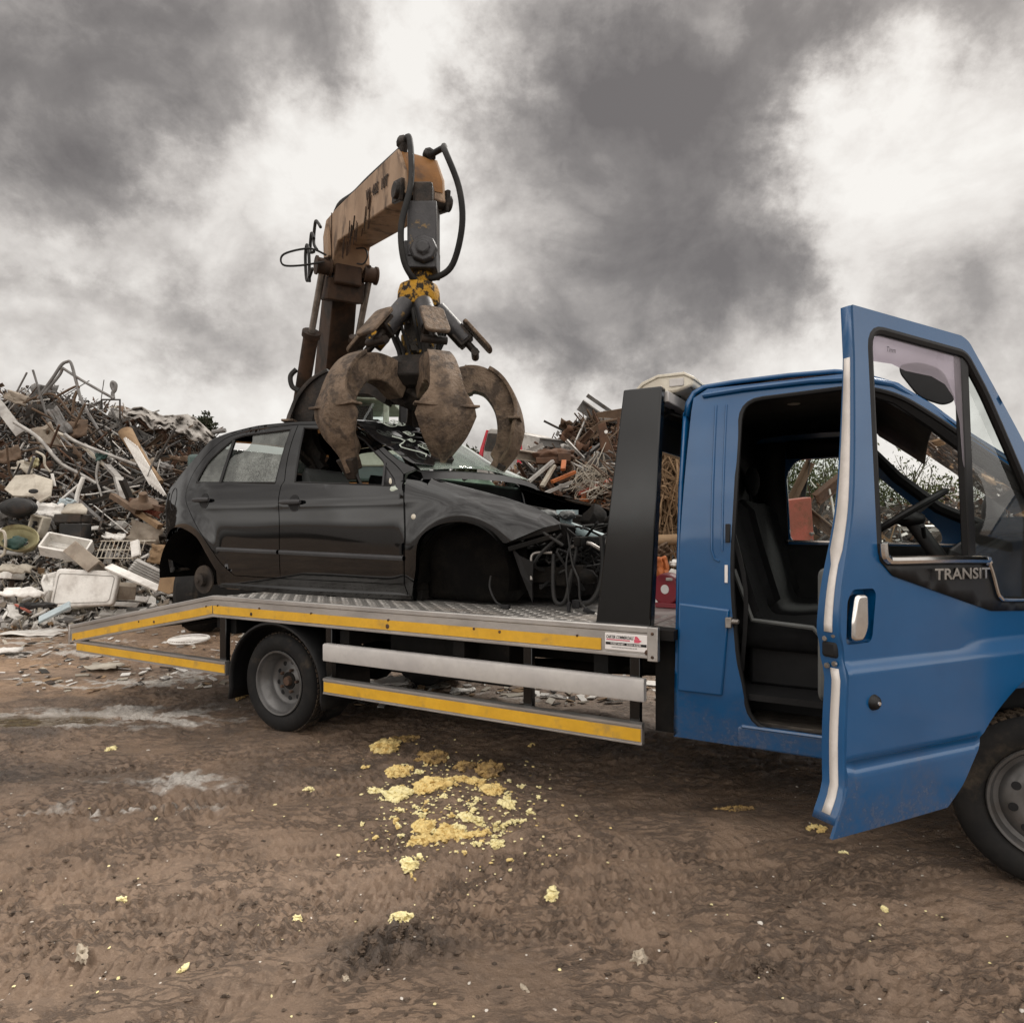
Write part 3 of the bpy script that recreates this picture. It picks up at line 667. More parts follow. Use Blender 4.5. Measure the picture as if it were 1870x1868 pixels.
b = MB(); b.prism([(2.428, 2.135), (2.475, 2.182), (2.56, 2.212), (2.70, 2.212), (2.752, 2.182), (2.752, 2.168), (2.70, 2.197), (2.56, 2.197), (2.482, 2.165), (2.44, 2.13)], lambda a, c, t_: V((a, t_, c)), .212, W - .212); T('lens_band', b, 'cream', lb, bevel=.003)
for v in (.35, W - .35):
    b = MB(); b.bar((2.55, v, 2.0), (2.62, v, 2.13), .05, .05); T('light_bracket', b, 'black', lb)
b = MB(); b.tube(spline([(2.72, .24, 2.15), (2.76, .25, 2.08), (2.75, .3, 2.02), (2.66, .33, 2.0), (2.58, .3, 2.03)], 5), .006, 6); T('cable', b, 'hose', lb)
# winch behind the headboard
win = MB(); c = V((2.37, .98, 1.025)); win.lathe([(0, .012), (.025, .012), (.092, .012), (.100, .004), (.104, -.02), (.104, -.055), (.09, -.07), (.075, -.09), (.075, -.30), (.09, -.32), (.1, -.33), (.1, -.42), (0, -.42)], c, (-.25, -1, 0), 36)
win.box((2.42, 1.2, .925), (.22, .5, .03)); wch = T('winch', win, 'winch', bevel=.003)
b = MB(); b.lathe([(0, .0145), (.028, .0145), (.03, .012)], c, (-.25, -1, 0), 20); wl = T('winch_label', b, 'decal', wch)
b = MB(); b.box((2.42, 1.06, 1.11), (.12, .14, .02), Euler((.3, .2, .1)).to_matrix()); b.box((2.36, 1.0, 1.10), (.02, .03, .05)); b.box((2.40, .97, 1.09), (.05, .03, .02)); T('winch_lever', b, 'steel', wch, bevel=.004)
# ---------------------------------------------------------------- cab
def cv(u, z):                                               # how far the cab side leans in
    y = .10
    if z > 1.35: y += .11 * ((z - 1.35) / .75) ** 1.6
    if u > 4.55: y += .35 * ((u - 4.55) / .6) ** 2
    if z < .62: y += .02 * ((.62 - z) / .25)
    return y
SILL = .362
opening = rnd_poly([(3.045, .455), (2.985, .80), (2.955, 1.18), (2.972, 1.5), (2.985, 2.035), (3.50, 2.055), (3.66, 2.0), (3.80, 1.885), (4.11, 1.60), (4.135, 1.45), (4.135, .88), (3.88, .75), (3.74, .47)], [.12, .05, .2, .2, .10, .12, .1, .1, .08, .1, .1, .06, .06])
arch = [(4.19 + .435 * math.cos(math.radians(a)), .35 + .435 * math.sin(math.radians(a))) for a in range(0, 181, 9)]
outline = [(2.673, SILL), (3.735, SILL)] + arch[::-1][1:-1] + [(4.64, .40), (5.16, .44), (5.19, .75), (5.17, 1.02), (5.08, 1.14), (4.75, 1.24), (4.42, 1.36), (3.90, 1.80), (3.78, 1.935), (3.66, 2.05), (3.54, 2.105), (3.45, 2.118), (2.82, 2.112), (2.752, 2.07), (2.745, 2.0), (2.705, 1.2)]
def cab_side(far):
    def fn(a, c, o=0.0):
        y = cv(a, c) + o
        return V((a, W - y if far else y, c))
    op = opening if not far else rnd_poly([(2.97, 1.32), (2.95, 1.80), (3.02, 1.90), (3.34, 1.90), (3.50, 1.79), (3.74, 1.56), (3.90, 1.38), (3.90, 1.31)], .05)
    ol = outline if not far else [p for p in outline if not (3.5 < p[0] < 4.5 and p[1] > 1.3)][:-5] + [(4.42, 1.30), (3.90, 1.56), (3.64, 1.79), (3.50, 1.96), (3.45, 2.118), (2.82, 2.112), (2.752, 2.07), (2.745, 2.0), (2.705, 1.2)]
    return skin('cab_far_side' if far else 'cab_body', ol, [op], .06, fn, .03, M['blue'], cab if far else truck)
cab = None; cab = cab_side(False); cab_side(True)
def lap(rows, name, m, parent=None, **kw):
    b = MB(); b.grid(rows); return T(name, b, m, parent or cab, **kw)
N = 14
def across(u, z, crown, inset=0.0):
    y0 = cv(u, z) + inset
    return [V((u, y0 + (W - 2 * y0) * k / N, z + crown * (1 - abs(2 * k / N - 1) ** 2.4))) for k in range(N + 1)]
roof_pts = [(2.715, 1.98, .0), (2.722, 2.05, .01), (2.75, 2.10, .03), (2.80, 2.125, .045), (2.95, 2.135, .06), (3.2, 2.140, .075), (3.40, 2.135, .08), (3.53, 2.11, .08)]
lap([across(u, z, c_) for u, z, c_ in roof_pts], 'roof', 'blue', solid=.02, smooth=60, off=0)
lap([across(2.69 + .02 * k / 4, SILL + .02 + (1.98 - SILL) * k / 4, 0) for k in range(5)], 'cab_rear_wall', 'blue', solid=.015, smooth=60, off=0)
lap([across(3.52 + (4.42 - 3.52) * k / 8, 2.112 - (2.112 - 1.38) * (k / 8) ** 1.08, .06 * (1 - k / 8) + .03) for k in range(9)], 'windscreen', 'cabglass', smooth=60)
lap([across(u, z, c_, .0) for u, z, c_ in ((4.42, 1.375, .05), (4.7, 1.27, .06), (5.0, 1.17, .05), (5.13, 1.08, .03), (5.18, .95, .0))], 'bonnet', 'blue', solid=.01, smooth=60, off=0)
lap([across(5.185, z, 0) for z in (.95, .72, .55)], 'grille', 'plastic', solid=.02, off=0); lap([across(5.20, z, 0, -.05) for z in (.62, .42)], 'front_bumper', 'plastic', solid=.05, off=0)
for v in (.36, W - .36):
    b = MB(); b.ball((5.12, v, .95), .13, (.5, 1.2, .9)); T('headlight', b, 'cream', cab)
# gutter, sill step, B-pillar pressings
b = MB(); b.tube([V((u, cv(u, 2.095) - .012, z)) for u, z in ((2.80, 2.078), (3.0, 2.092), (3.3, 2.098), (3.5, 2.09), (3.64, 2.045), (3.78, 1.935), (3.92, 1.80), (4.40, 1.385))], .013, 8); T('roof_gutter', b, 'blue', cab)
b = MB(); rib = [(2.868, 2.0), (2.868, 1.30), (2.882, 1.26), (2.905, 1.25)]
b.tube([V((u, cv(u, z) - .001, z)) for u, z in [(2.868, 2.02 - k * .09) for k in range(9)] + rib[1:]], .007, 6)
T('pillar_pressing', b, 'blue', cab); b = MB(); b.tube([V((u, cv(u, z) - .001, z)) for u, z in [(2.918, 2.02 - k * .09) for k in range(9)]], .006, 6)
T('pillar_pressing', b, 'blue', cab); b = MB(); b.tube([V((u, cv(u, z) - .001, z)) for u, z in [(2.70 + k * .05, .668 - k * .003) for k in range(5)]], .006, 6); T('pillar_pressing', b, 'blue', cab)
b = MB(); b.prism([(2.70, .60), (2.92, .60), (2.955, 1.02), (2.705, 1.04)], lambda a, c, t_: V((a, cv(a, c) - .014 + t_, c)), 0, .03); T('lower_pressing', b, 'blue', cab, bevel=.010, seg=3)
b = MB(); b.tube([V((u, cv(u, max(z, .45)) + .012, z)) for u, z in opening], .014, 8, closed=True); T('door_seal', b, 'plastic', cab)
b = MB(); b.box((2.952, .094, .958), (.03, .05, .05)); b.cyl((2.955, .085, .965), (3.0, .075, .965), .012); T('door_striker', b, 'steel', cab, bevel=.004)
b = MB(); b.box((2.945, .100, 1.385), (.022, .02, .09)); T('door_check_block', b, 'plastic', cab, bevel=.003)
b = MB(); b.box((2.938, .094, 1.19), (.014, .006, .085)); T('pillar_sticker', b, 'decal', cab)
b = MB(); b.box((3.36, .16, SILL + .05), (.75, .10, .10)); b.box((3.36, .113, SILL + .10), (.72, .02, .02)); T('sill', b, 'blue', cab, bevel=.012)
b = MB(); b.box((3.38, .30, .462), (.72, .26, .03)); T('step', b, 'worn_floor', cab, bevel=.006)
# cab inside
b = MB(); b.box((3.45, W / 2, .60), (1.5, W - .28, .03)); b.box((3.33, .43, .51), (1.14, .02, .19)); b.box((2.90, .30, .455), (.26, .28, .03)); b.box((2.78, .3, .6), (.03, .3, .4)); b.box((3.85, W / 2, .85), (.05, W - .3, .5)); T('cab_floor', b, 'interior', cab)
b = MB(); b.grid([across(2.735 + .015 * k / 6, .40 + (2.11 - .40) * k / 6, .03, .045) for k in range(7)]); T('bulkhead_trim', b, 'interior', cab, solid=.02, off=0)
b = MB(); rows = [[p + V((0, 0, -.055)) for p in across(u, z, c_, .02)] for u, z, c_ in roof_pts[2:]]; rows += [[p + V((-.02, 0, -.05)) for p in across(3.52 + .9 * k / 8, 2.112 - (2.112 - 1.38) * (k / 8) ** 1.08, .06 * (1 - k / 8) + .03, .03)] for k in (0.4, 1.2, 2.0, 2.7)]; b.grid(rows); T('headlining', b, 'interior', cab, solid=.01)
b = MB(); b.panel([(2.76, .55), (4.15, .55), (4.15, 1.29), (2.76, 1.30)], [], .2, lambda a, c: V((a, W - cv(a, c) - .07, c))); b.panel([(2.76, 1.30), (2.965, 1.30), (2.945, 1.80), (2.96, 2.02), (2.76, 2.02)], [], .2, lambda a, c: V((a, W - cv(a, c) - .07, c)))
b.panel([(2.96, 1.905), (3.40, 1.905), (3.42, 2.03), (2.96, 2.03)], [], .2, lambda a, c: V((a, W - cv(a, c) - .07, c))); T('far_door_trim', b, 'interior', cab, solid=.01)
b = MB(); b.panel(rnd_poly([(2.97, 1.32), (2.95, 1.80), (3.02, 1.90), (3.34, 1.90), (3.50, 1.79), (3.74, 1.56), (3.90, 1.38), (3.90, 1.31)], .05), [], .2, lambda a, c: V((a, W - cv(a, c) - .02, c))); T('far_window', b, 'cabglass', cab)
b = MB(); b.bar((2.95, W - .20, 1.325), (4.05, W - .20, 1.305), .012, .012); T('far_window_trim', b, 'chrome', cab)
b = MB(); b.tube([V((u, cv(u, z) + .05, z)) for u, z in ((3.50, 2.06), (3.66, 1.985), (3.80, 1.865), (3.95, 1.72), (4.25, 1.46))], [.035, .035, .038, .04, .04], 8)
T('pillar_trim', b, 'interior', cab); b = MB(); b.tube([V((u, W - cv(u, z) - .05, z)) for u, z in ((3.44, 2.06), (3.50, 1.92), (3.64, 1.755), (3.88, 1.545), (4.25, 1.36))], [.035, .035, .04, .04, .04], 8); T('pillar_trim', b, 'interior', cab)
def seat(v, w_, name='seat', hr=True):
    b = MB(); prof = [(3.50, .80), (3.53, .90), (3.50, .955), (3.30, .945), (3.10, .93), (3.02, .98), (2.93, 1.25), (2.86, 1.50), (2.84, 1.58), (2.80, 1.58), (2.78, 1.50), (2.84, 1.15), (2.92, .85), (2.96, .80)]
    prof = spline(prof, 3, True)
    rows = []
    for k, (vv, ins) in enumerate(((v, .06), (v + .02, .015), (v + .06, 0), (v + w_ / 2, .012), (v + w_ - .06, 0), (v + w_ - .02, .015), (v + w_, .06))):
        cx, cz = 3.0, 1.05; rows.append([V((u + (ins * (1 if u < 3.0 else -1)), vv, z - ins * (1 if z > .9 else -.5))) for u, z in prof])
    b.grid(rows, closed_u=True); b.add(rows[0], [tuple(range(len(prof)))]); b.add(rows[-1], [tuple(range(len(prof)))])
    s_ = T('seat', b, 'seat', cab, smooth=60)
    b = MB(); b.ball((2.81, v + w_ / 2, 1.72), .1, (.45, 1.2, 1.0), 3); b.cyl((2.81, v + w_ / 2 - .06, 1.5), (2.81, v + w_ / 2 - .06, 1.7), .008, n=6); T('headrest', b, 'seat', s_)
    b = MB(); b.box((3.2, v + w_ / 2, .72), (.42, w_ * .8, .22)); T('seat_base', b, 'interior', s_, bevel=.02)
    return s_
s1 = seat(.32, .50); seat(1.02, .85)
b = MB(); b.tube([(3.36, .31, .86), (3.30, .305, .93), (3.02, .305, .95), (2.93, .305, 1.2)], .012, 6); T('seat_piping', b, 'grey_trim', s1)
b = MB(); b.tube(spline([(2.92, .22, 1.55), (2.93, .22, 1.45), (3.0, .24, 1.1), (2.98, .25, .7)], 5), .014, 4); T('seat_belt', b, 'plastic', cab)
b = MB(); b.prism([(3.90, .62), (4.3, .62), (4.5, 1.36), (4.3, 1.40), (4.05, 1.375), (3.93, 1.28), (3.88, 1.1)], lambda a, c, t_: V((a, t_, c)), .26, W - .26); dash = T('dashboard', b, 'interior', cab, bevel=.03, seg=3)
b = MB(); b.ball((4.12, .62, 1.385), .22, (.8, 1.0, .35), 3); T('instrument_hood', b, 'interior', dash)
b = MB()
for k in range(4): b.box((3.905, .85 + .11 * k, 1.22), (.015, .09, .045))
for k in range(3): b.lathe([(0, .02), (.022, .018), (.025, 0)], (3.90, .9 + .1 * k, 1.10), (-1, 0, 0), 14)
T('dash_controls', b, 'grey_trim', dash, bevel=.004)
b = MB(); o = V((3.69, .62, 1.48)); ax = V((-.55, 0, .835)).normalized(); e1 = V((0, 1, 0)); e2 = ax.cross(e1)
b.tube([o + (e1 * math.cos(a) + e2 * math.sin(a)) * .195 for a in np.linspace(0, 2 * math.pi, 40, endpoint=False)], .016, 8, closed=True)
sw = T('steering_wheel', b, 'plastic', cab)
b = MB()
for a in (0.3, math.pi - .3, -math.pi / 2): b.bar(o - ax * .03, o + (e1 * math.cos(a) + e2 * math.sin(a)) * .19, .035, .018, ax)
b.ball(o - ax * .03, .07, (1, 1, .6)); b.cyl(o - ax * .04, o - ax * .42, .035); b.cyl(o - ax * .14 + V((0, -.02, 0)), o - ax * .12 + V((0, -.17, .04)), .009, n=6); T('steering_hub', b, 'plastic', sw)
b = MB(); ring = [V((3.885, .50 + .034 * math.cos(a), 1.02 + .018 * math.sin(a))) for a in np.linspace(0, 6.283, 20, endpoint=False)]; b.tube(ring, .004, 6, closed=True); T('keyring_badge', b, 'chrome', dash)
b = MB(); vs_ = rnd_poly([(3.665, 2.11), (3.66, 2.15), (3.74, 2.155), (3.83, 2.10), (3.875, 1.96), (3.83, 1.945), (3.74, 1.99)], .04); b.prism(vs_, lambda a, c, t_: V((a, .30 - (a - 3.66) * .25 + t_, c)), 0, .018); T('sun_visor', b, 'plastic', cab, bevel=.005)
b = MB(); b.cyl((3.50, .60, 2.16), (3.50, .60, 2.22), .035); b.cyl((3.50, .60, 2.22), (3.50, .60, 2.275), .05, .045); T('roof_beacon', b, 'cream', cab)
b = MB(); b.lathe([(0, .004), (.03, .003), (.035, 0)], (3.15, .8, 2.10), (0, 0, -1), 16); T('dome_lamp', b, 'cream', cab)
# mirror on the near side
b = MB(); b.ball((4.20, -.12, 1.50), .15, (.45, .75, 1.25), 3); mir = T('wing_mirror', b, 'plastic', cab); b = MB(); b.bar((4.25, .14, 1.32), (4.21, -.10, 1.38), .05, .04); T('mirror_arm', b, 'plastic', mir, bevel=.01)
b = MB(); b.ball((4.20, W + .12, 1.50), .15, (.45, .75, 1.25), 3); mir = T('wing_mirror', b, 'plastic', cab)
# wheel arch liners
for v in (.16, W - .16):
    b = MB(); rows = [[V((u, vv, z)) for u, z in arch] for vv in ((v, .75) if v < 1 else (v, W - .75))]; b.grid(rows); T('arch_liner', b, 'chassis', cab, solid=.01)
# ---------------------------------------------------------------- driver's door, swung open
HU, HV = 4.136, .10; DX, DY = -.5848, -.8112; NX, NY = .8112, -.5848
def prof_off(t_, z):
    o = 0.0
    s = lambda a, b_: max(0, min(1, (z - a) / (b_ - a)))
    zl = .945 + .02 * (1.1 - t_); o += .018 * (1 - s(zl - .022, zl + .014))
    zs = .632; o += .008 * (1 - s(zs - .03, zs - .008)) - .006 * math.exp(-((z - zs) / .008) ** 2) * (1 if t_ > .36 else 0)
    if z < .62: o -= .012 * ((.62 - z) / .25) ** 2
    return o
def DP(t_, z, o=0.0):
    o += prof_off(t_, z)
    return V((HU + DX * t_ + NX * o, HV + DY * t_ + NY * o, z))
def DPF(t_, z, o=0.0): return V((HU + DX * t_ + NX * o, HV + DY * t_ + NY * o, z))
d_out = [(1.035, 2.149), (.469, 2.113)] + spline([(.469, 2.113), (.425, 2.095), (.385, 2.056), (.279, 1.947), (.086, 1.744), (-.04, 1.60)], 3)[1:] + [(-.055, 1.50), (-.02, 1.2), (-.01, .875)] + spline([(-.01, .875), (.086, .834), (.170, .795), (.254, .743), (.33, .685), (.397, .615), (.455, .535), (.496, .477), (.573, .408)], 2)[1:] + [(.85, .402), (1.148, .399)] + spline([(1.148, .399), (1.125, .467), (1.092, .56), (1.084, .75), (1.074, .90), (1.075, 1.0), (1.09, 1.06), (1.088, 1.14), (1.075, 1.24), (1.045, 1.38), (1.028, 1.5), (1.022, 1.7), (1.024, 1.978)], 3)[1:]
w_hole = rnd_poly([(.955, 2.085), (.902, 1.295), (.33, 1.26), (.265, 1.13), (.0, 1.10), (-.01, 1.47), (.19, 1.745), (.32, 1.92), (.44, 2.05)], [.07, .05, .03, .04, .05, .03, .05, .05, .04])
h_rec = rnd_poly([(1.066, 1.02), (1.060, 1.165), (1.035, 1.203), (.935, 1.203), (.922, 1.185), (.940, 1.04), (.952, 1.022)], .015, 3)
door = skin('driver_door', d_out, [w_hole, h_rec], .028, DP, -.012, M['blue'], cab)
door['label'] = 'driver door swung wide open towards the viewer'
# inner shell and the rear edge face
b = MB(); edge = d_out[-37:]; edge = [p for p in d_out if p[0] > 1.0]
edge.sort(key=lambda p: p[1])
def dep(z): return -.042 - .05 * max(0, min(1, (1.95 - z) / .9))
edge = [p for p in edge if p[1] > .43]
rows = [[DP(t_ - .004, z, -.006) for t_, z in edge], [DP(t_ + .002, z, -.014) for t_, z in edge], [DP(t_ + .004, z, dep(z)) for t_, z in edge], [DP(t_ - .03, z, dep(z) - .012) for t_, z in edge]]
b.grid(rows); ef = T('door_edge', b, 'blue', door, smooth=40, solid=.004, off=0)
edge2 = [p for p in edge if .46 < p[1] < 2.03]
def strip(z0, z1, name):
    e = [p for p in edge2 if z0 < p[1] < z1]; b = MB()
    q = lambda t_, z, f: DP(t_ + .003, z, -.012 + (dep(z) + .012) * f) + V((DX, DY, 0)) * .003
    b.grid([[q(t_, z, .12 if z > 1.3 else .22) for t_, z in e], [q(t_, z, .85 if z > 1.3 else .62) for t_, z in e]]); T(name, b, 'white_tape', ef, solid=.004, off=0, smooth=60)
strip(1.05, 2.02, 'edge_tape'); strip(.45, .96, 'edge_tape')
b = MB(); b.box(DP(1.07, 1.0, -.05), (.04, .06, .055), Matrix.Rotation(math.atan2(DY, DX), 3, 'Z')); latch = T('door_latch', b, 'ink', ef, bevel=.01)
b = MB()
for z in (1.05, 1.035, .955, .945): b.lathe([(0, .008), (.009, .007), (.010, 0)], DP(1.085, z, -.03 - (.035 if z in (1.035, .945) else 0)), (DX, DY, 0), 8)
T('latch_screw', b, 'steel', latch)
b = MB(); inn = [(max(min(t_, 1.03), 0.0), z) for t_, z in d_out]; b.panel(rnd_poly([(1.06, .47), (1.0, 1.27), (.30, 1.22), (.02, 1.08), (.02, .93), (.25, .80), (.45, .62), (.58, .47)], .03), [], .08, lambda t_, z: DPF(t_, z, -.085)); T('door_trim', b, 'interior', door, solid=.02, off=0)
for z0, z1 in ((1.10, 1.27), (.80, 1.05)):
    b = MB(); b.box(DPF(.80, (z0 + z1) / 2, -.115), (.5, .06, z1 - z0), Matrix.Rotation(math.atan2(DY, DX), 3, 'Z')); T('door_pocket', b, 'grey_trim', door, bevel=.03, seg=3)
# window rubber, divider, glass, deflector
b = MB(); b.tube([DP(t_, z, -.012) for t_, z in resample(w_hole, .06)], .017, 8, closed=True); T('window_rubber', b, 'plastic', door)
b = MB(); b.bar(DP(.442, 2.06, -.02), DP(.392, 1.28, -.02), .045, .03, (NX, NY, 0)); T('window_divider', b, 'plastic', door, bevel=.006)
b = MB(); b.panel([(.37, 1.27), (.33, 1.245), (.265, 1.12), (.02, 1.09), (.01, 1.47), (.19, 1.745), (.32, 1.92), (.425, 2.03)], [], .1, lambda t_, z: DP(t_, z, -.025)); T('quarter_glass', b, 'cabglass', door)
b = MB(); tr = rnd_poly([(.915, 1.35), (.906, 1.295), (.843, 1.243), (.296, 1.096), (-.01, 1.083), (-.005, 1.125), (.225, 1.140), (.262, 1.165), (.318, 1.268), (.35, 1.283), (.868, 1.292), (.885, 1.31), (.893, 1.35)], .008, 3)
b.panel(tr, [], .04, lambda t_, z: DP(t_, z, .006)); trim = T('black_trim', b, 'plastic', door, solid=.010, smooth=50)
ch = spline([(.903, 1.355), (.898, 1.315), (.880, 1.300), (.85, 1.296), (.6, 1.295), (.36, 1.290), (.335, 1.283), (.322, 1.268), (.30, 1.225), (.275, 1.165), (.255, 1.145), (.22, 1.135), (.0, 1.128)], 3)
b = MB(); b.tube([DP(t_, z, .014) for t_, z in ch], [.015 if t_ > .33 else .007 for t_, z in ch], 8); T('chrome_strip', b, 'chrome', trim)
text('door_lettering', 'TRANSIT', 'chrome', trim, lambda a, c, e: DP(.657 - a, 1.224 + c - .008 * a, .018 + e), .041, ext=.009, bold=.022, width=.313, spacing=1.0)
m = bpy.data.materials.new('tinted_deflector'); m.use_nodes = True; t = NT(m.node_tree); t.n.remove(t.n['Principled BSDF'])
tr_ = t.new('ShaderNodeBsdfTranslucent'); tr_.inputs[0].default_value = (.80, .78, .81, 1); df = t.new('ShaderNodeBsdfDiffuse'); df.inputs[0].default_value = (.50, .47, .50, 1); tp = t.new('ShaderNodeBsdfTransparent'); tp.inputs[0].default_value = (.75, .70, .76, 1)
a1 = t.new('ShaderNodeMixShader'); a1.inputs[0].default_value = .45; t.l.new(tr_.outputs[0], a1.inputs[1]); t.l.new(df.outputs[0], a1.inputs[2]); a2 = t.new('ShaderNodeMixShader'); a2.inputs[0].default_value = .42; t.l.new(tp.outputs[0], a2.inputs[1]); t.l.new(a1.outputs[0], a2.inputs[2]); t.l.new(a2.outputs[0], t.n['Material Output'].inputs[0]); M['deflector'] = m
dfl = [(.952, 2.04), (.90, 2.066), (.48, 2.055), (.452, 2.03), (.42, 1.58), (.445, 1.66), (.462, 1.80), (.50, 1.89), (.545, 1.93), (.62, 1.952), (.76, 1.958), (.83, 1.975), (.93, 1.975)]
b = MB(); b.panel(dfl, [], .05, lambda t_, z: DP(t_, z, -.008)); dflo = T('wind_deflector', b, 'deflector', door, solid=.003)
text('deflector_lettering', 'Timm', 'ink', dflo, lambda a, c, e: DP(.865 - a, 2.012 + c - .02 * a, -.004 + e), .018, shear=.3, width=.045)
# handle and lock
b = MB(); b.panel(h_rec, [], .03, lambda t_, z: DP(t_, z, -.045)); n_ = len(h_rec); b.add([DP(t_, z, -.001) for t_, z in h_rec] + [DP(t_, z, -.045) for t_, z in h_rec], [(i, (i + 1) % n_, n_ + (i + 1) % n_, n_ + i) for i in range(n_)]); rec = T('handle_recess', b, 'blue', door, smooth=30)
b = MB(); b.panel(rnd_poly([(1.062, 1.04), (1.055, 1.165), (1.035, 1.195), (1.0, 1.195), (1.0, 1.03)], .01), [], .03, lambda t_, z: DP(t_, z, -.038)); T('recess_backing', b, 'ink', rec)
hp = rnd_poly([(1.032, 1.186), (.975, 1.186), (.972, 1.075), (.995, 1.030), (1.05, 1.032), (1.048, 1.10)], .02, 5)
b = MB(); b.prism(hp, lambda t_, z, o: DP(t_, z, o), -.02, .016); T('door_handle', b, 'chrome', door, bevel=.010, seg=4, smooth=60)
b = MB(); b.lathe([(0, .020), (.012, .019), (.022, .012), (.027, 0)], DP(.957, .824, 0), (NX, NY, 0), 24); lk = T('door_lock', b, 'plastic', door)
b = MB(); b.lathe([(0, .024), (.006, .0235), (.007, .018)], DP(.957, .824, 0), (NX, NY, 0), 12); T('keyhole', b, 'chrome', lk)
# ---------------------------------------------------------------- the scrapped car on the bed
VC = 1.265
car = thing('scrap_car', 'stripped black hatchback without wheels or bonnet on the flatbed', 'car', TM @ Matrix.Translation((-.05, VC, .91)))
CX_ = Matrix.Translation((.05, -VC, -.91))
def C(name, mb, m, parent=None, **kw): return mb.build(name, M[m] if isinstance(m, str) else m, parent or car, xf=CX_, **kw)
def yside(u, z):
    y = .40
    if z < 1.45: y += .045 * ((1.45 - z) / .5) ** 2
    elif z < 1.74: y += .02 * ((z - 1.45) / .29) ** 2
    else: y += .02 + (z - 1.74) * .22 + .16 * (z - 1.74) ** 2
    if u < -1.3: y += .10 * ((-1.3 - max(u, -2.1)) / .7) ** 2
    if u > 1.0: y += .13 * ((u - 1.0) / .85) ** 2
    y -= .006 * math.exp(-((z - 1.62) / .06) ** 2)         # shoulder
    for cu, cz, rr in ((1.19, 1.10, .40), (-1.68, 1.03, .43)):
        d_ = math.hypot(u - cu, z - cz) - rr
        if z > .95 and d_ > -.1: y -= .018 * math.exp(-(d_ / .10) ** 2)
    y += .0012 * math.sin(u * 5 + z * 3)
    return y
a_top = [(.807, 1.813), (.623, 1.893), (.466, 1.995), (.301, 2.099), (.132, 2.185)]
roof_e = [(.132, 2.185), (-.179, 2.224), (-.454, 2.245), (-.672, 2.252), (-.929, 2.252), (-1.187, 2.227), (-1.325, 2.205), (-1.506, 2.159)]
rear_e = [(-1.506, 2.159), (-1.718, 1.978), (-1.93, 1.82), (-2.02, 1.772), (-2.06, 1.68), (-2.06, 1.535), (-2.04, 1.43), (-2.02, 1.312)]
r_arch = spline([(-2.02, 1.312), (-1.934, 1.391), (-1.80, 1.425), (-1.66, 1.412), (-1.466, 1.342), (-1.355, 1.221), (-1.229, 1.065)], 3)
body_out = a_top + spline(roof_e, 3)[1:] + spline(rear_e, 3)[1:] + r_arch[1:] + [(-1.245, .925), (-.219, .905), (.75, .925), (.715, 1.02), (.742, 1.353), (.730, 1.632), (.706, 1.784)]
rd = spline([(-.455, 2.226), (-.472, 2.101), (-.475, 1.972), (-.467, 1.855), (-.458, 1.78), (-.482, 1.747), (-.494, 1.685), (-.492, 1.583), (-.483, 1.403), (-.506, 1.03)], 3) + [(-1.03, 1.035)] + spline([(-1.03, 1.035), (-1.164, 1.127), (-1.31, 1.294), (-1.554, 1.54), (-1.651, 1.654), (-1.671, 1.743), (-1.632, 1.857), (-1.583, 1.931), (-1.46, 2.06), (-1.30, 2.165), (-1.128, 2.205), (-.9, 2.224), (-.46, 2.228)], 3)[1:-1]
fd = spline([(-.447, 2.226), (-.464, 2.101), (-.467, 1.972), (-.459, 1.855), (-.450, 1.78), (-.474, 1.747), (-.486, 1.685), (-.484, 1.583), (-.475, 1.403), (-.498, 1.03)], 3) + [(.708, 1.03), (.735, 1.353), (.723, 1.632), (.700, 1.784)] + spline([(.700, 1.784), (.619, 1.85), (.48, 1.941), (.276, 2.09), (.11, 2.160), (-.179, 2.203), (-.44, 2.224)], 3)[1:-1]
rw = spline([(-1.527, 1.801), (-1.52, 1.839), (-1.45, 1.956), (-1.348, 2.045), (-1.191, 2.150), (-1.128, 2.170), (-.991, 2.186), (-.518, 2.194)], 3) + [(-.518, 2.194), (-.532, 2.058), (-.542, 1.917), (-.553, 1.765)][1:]
fw = [(-.379, 2.196), (-.369, 2.036), (-.343, 1.762), (.534, 1.708), (.650, 1.700), (.628, 1.756), (.49, 1.895), (.287, 2.045), (.153, 2.112), (-.007, 2.158)]
def grow(poly, d_):
    P_ = [V(p) for p in poly]; c = sum(P_, V((0, 0))) / len(P_); out = []
    for i, p in enumerate(P_):
        e = (P_[(i + 1) % len(P_)] - P_[i - 1]).normalized(); n_ = V((e.y, -e.x))
        q = p + n_ * d_
        if (q - c).length * (1 if d_ > 0 else -1) < (p - c).length * (1 if d_ > 0 else -1): q = p - n_ * d_
        out.append(tuple(q))
    return out
fen = [(.713, 1.784), (.745, 1.812), (.807, 1.813)] + spline([(.807, 1.813), (.885, 1.759), (1.065, 1.709), (1.337, 1.643), (1.561, 1.576), (1.717, 1.513), (1.82, 1.44)], 3)[1:] + [(1.743, 1.417), (1.518, 1.319)] + spline([(1.497, 1.319), (1.432, 1.386), (1.342, 1.433), (1.201, 1.454), (1.05, 1.439), (.923, 1.385), (.853, 1.302), (.828, 1.136), (.796, 1.023), (.77, .931)], 3) + [(.758, .93), (.725, 1.02), (.750, 1.353), (.738, 1.632)]
FT = [(.7, 1.82), (.885, 1.759), (1.065, 1.709), (1.337, 1.643), (1.561, 1.576), (1.717, 1.513), (1.83, 1.44)]
def ztop(u):
    for (a, za), (b_, zb) in zip(FT, FT[1:]):
        if u <= b_: return za + (zb - za) * max(0, (u - a) / (b_ - a))
    return FT[-1][1]
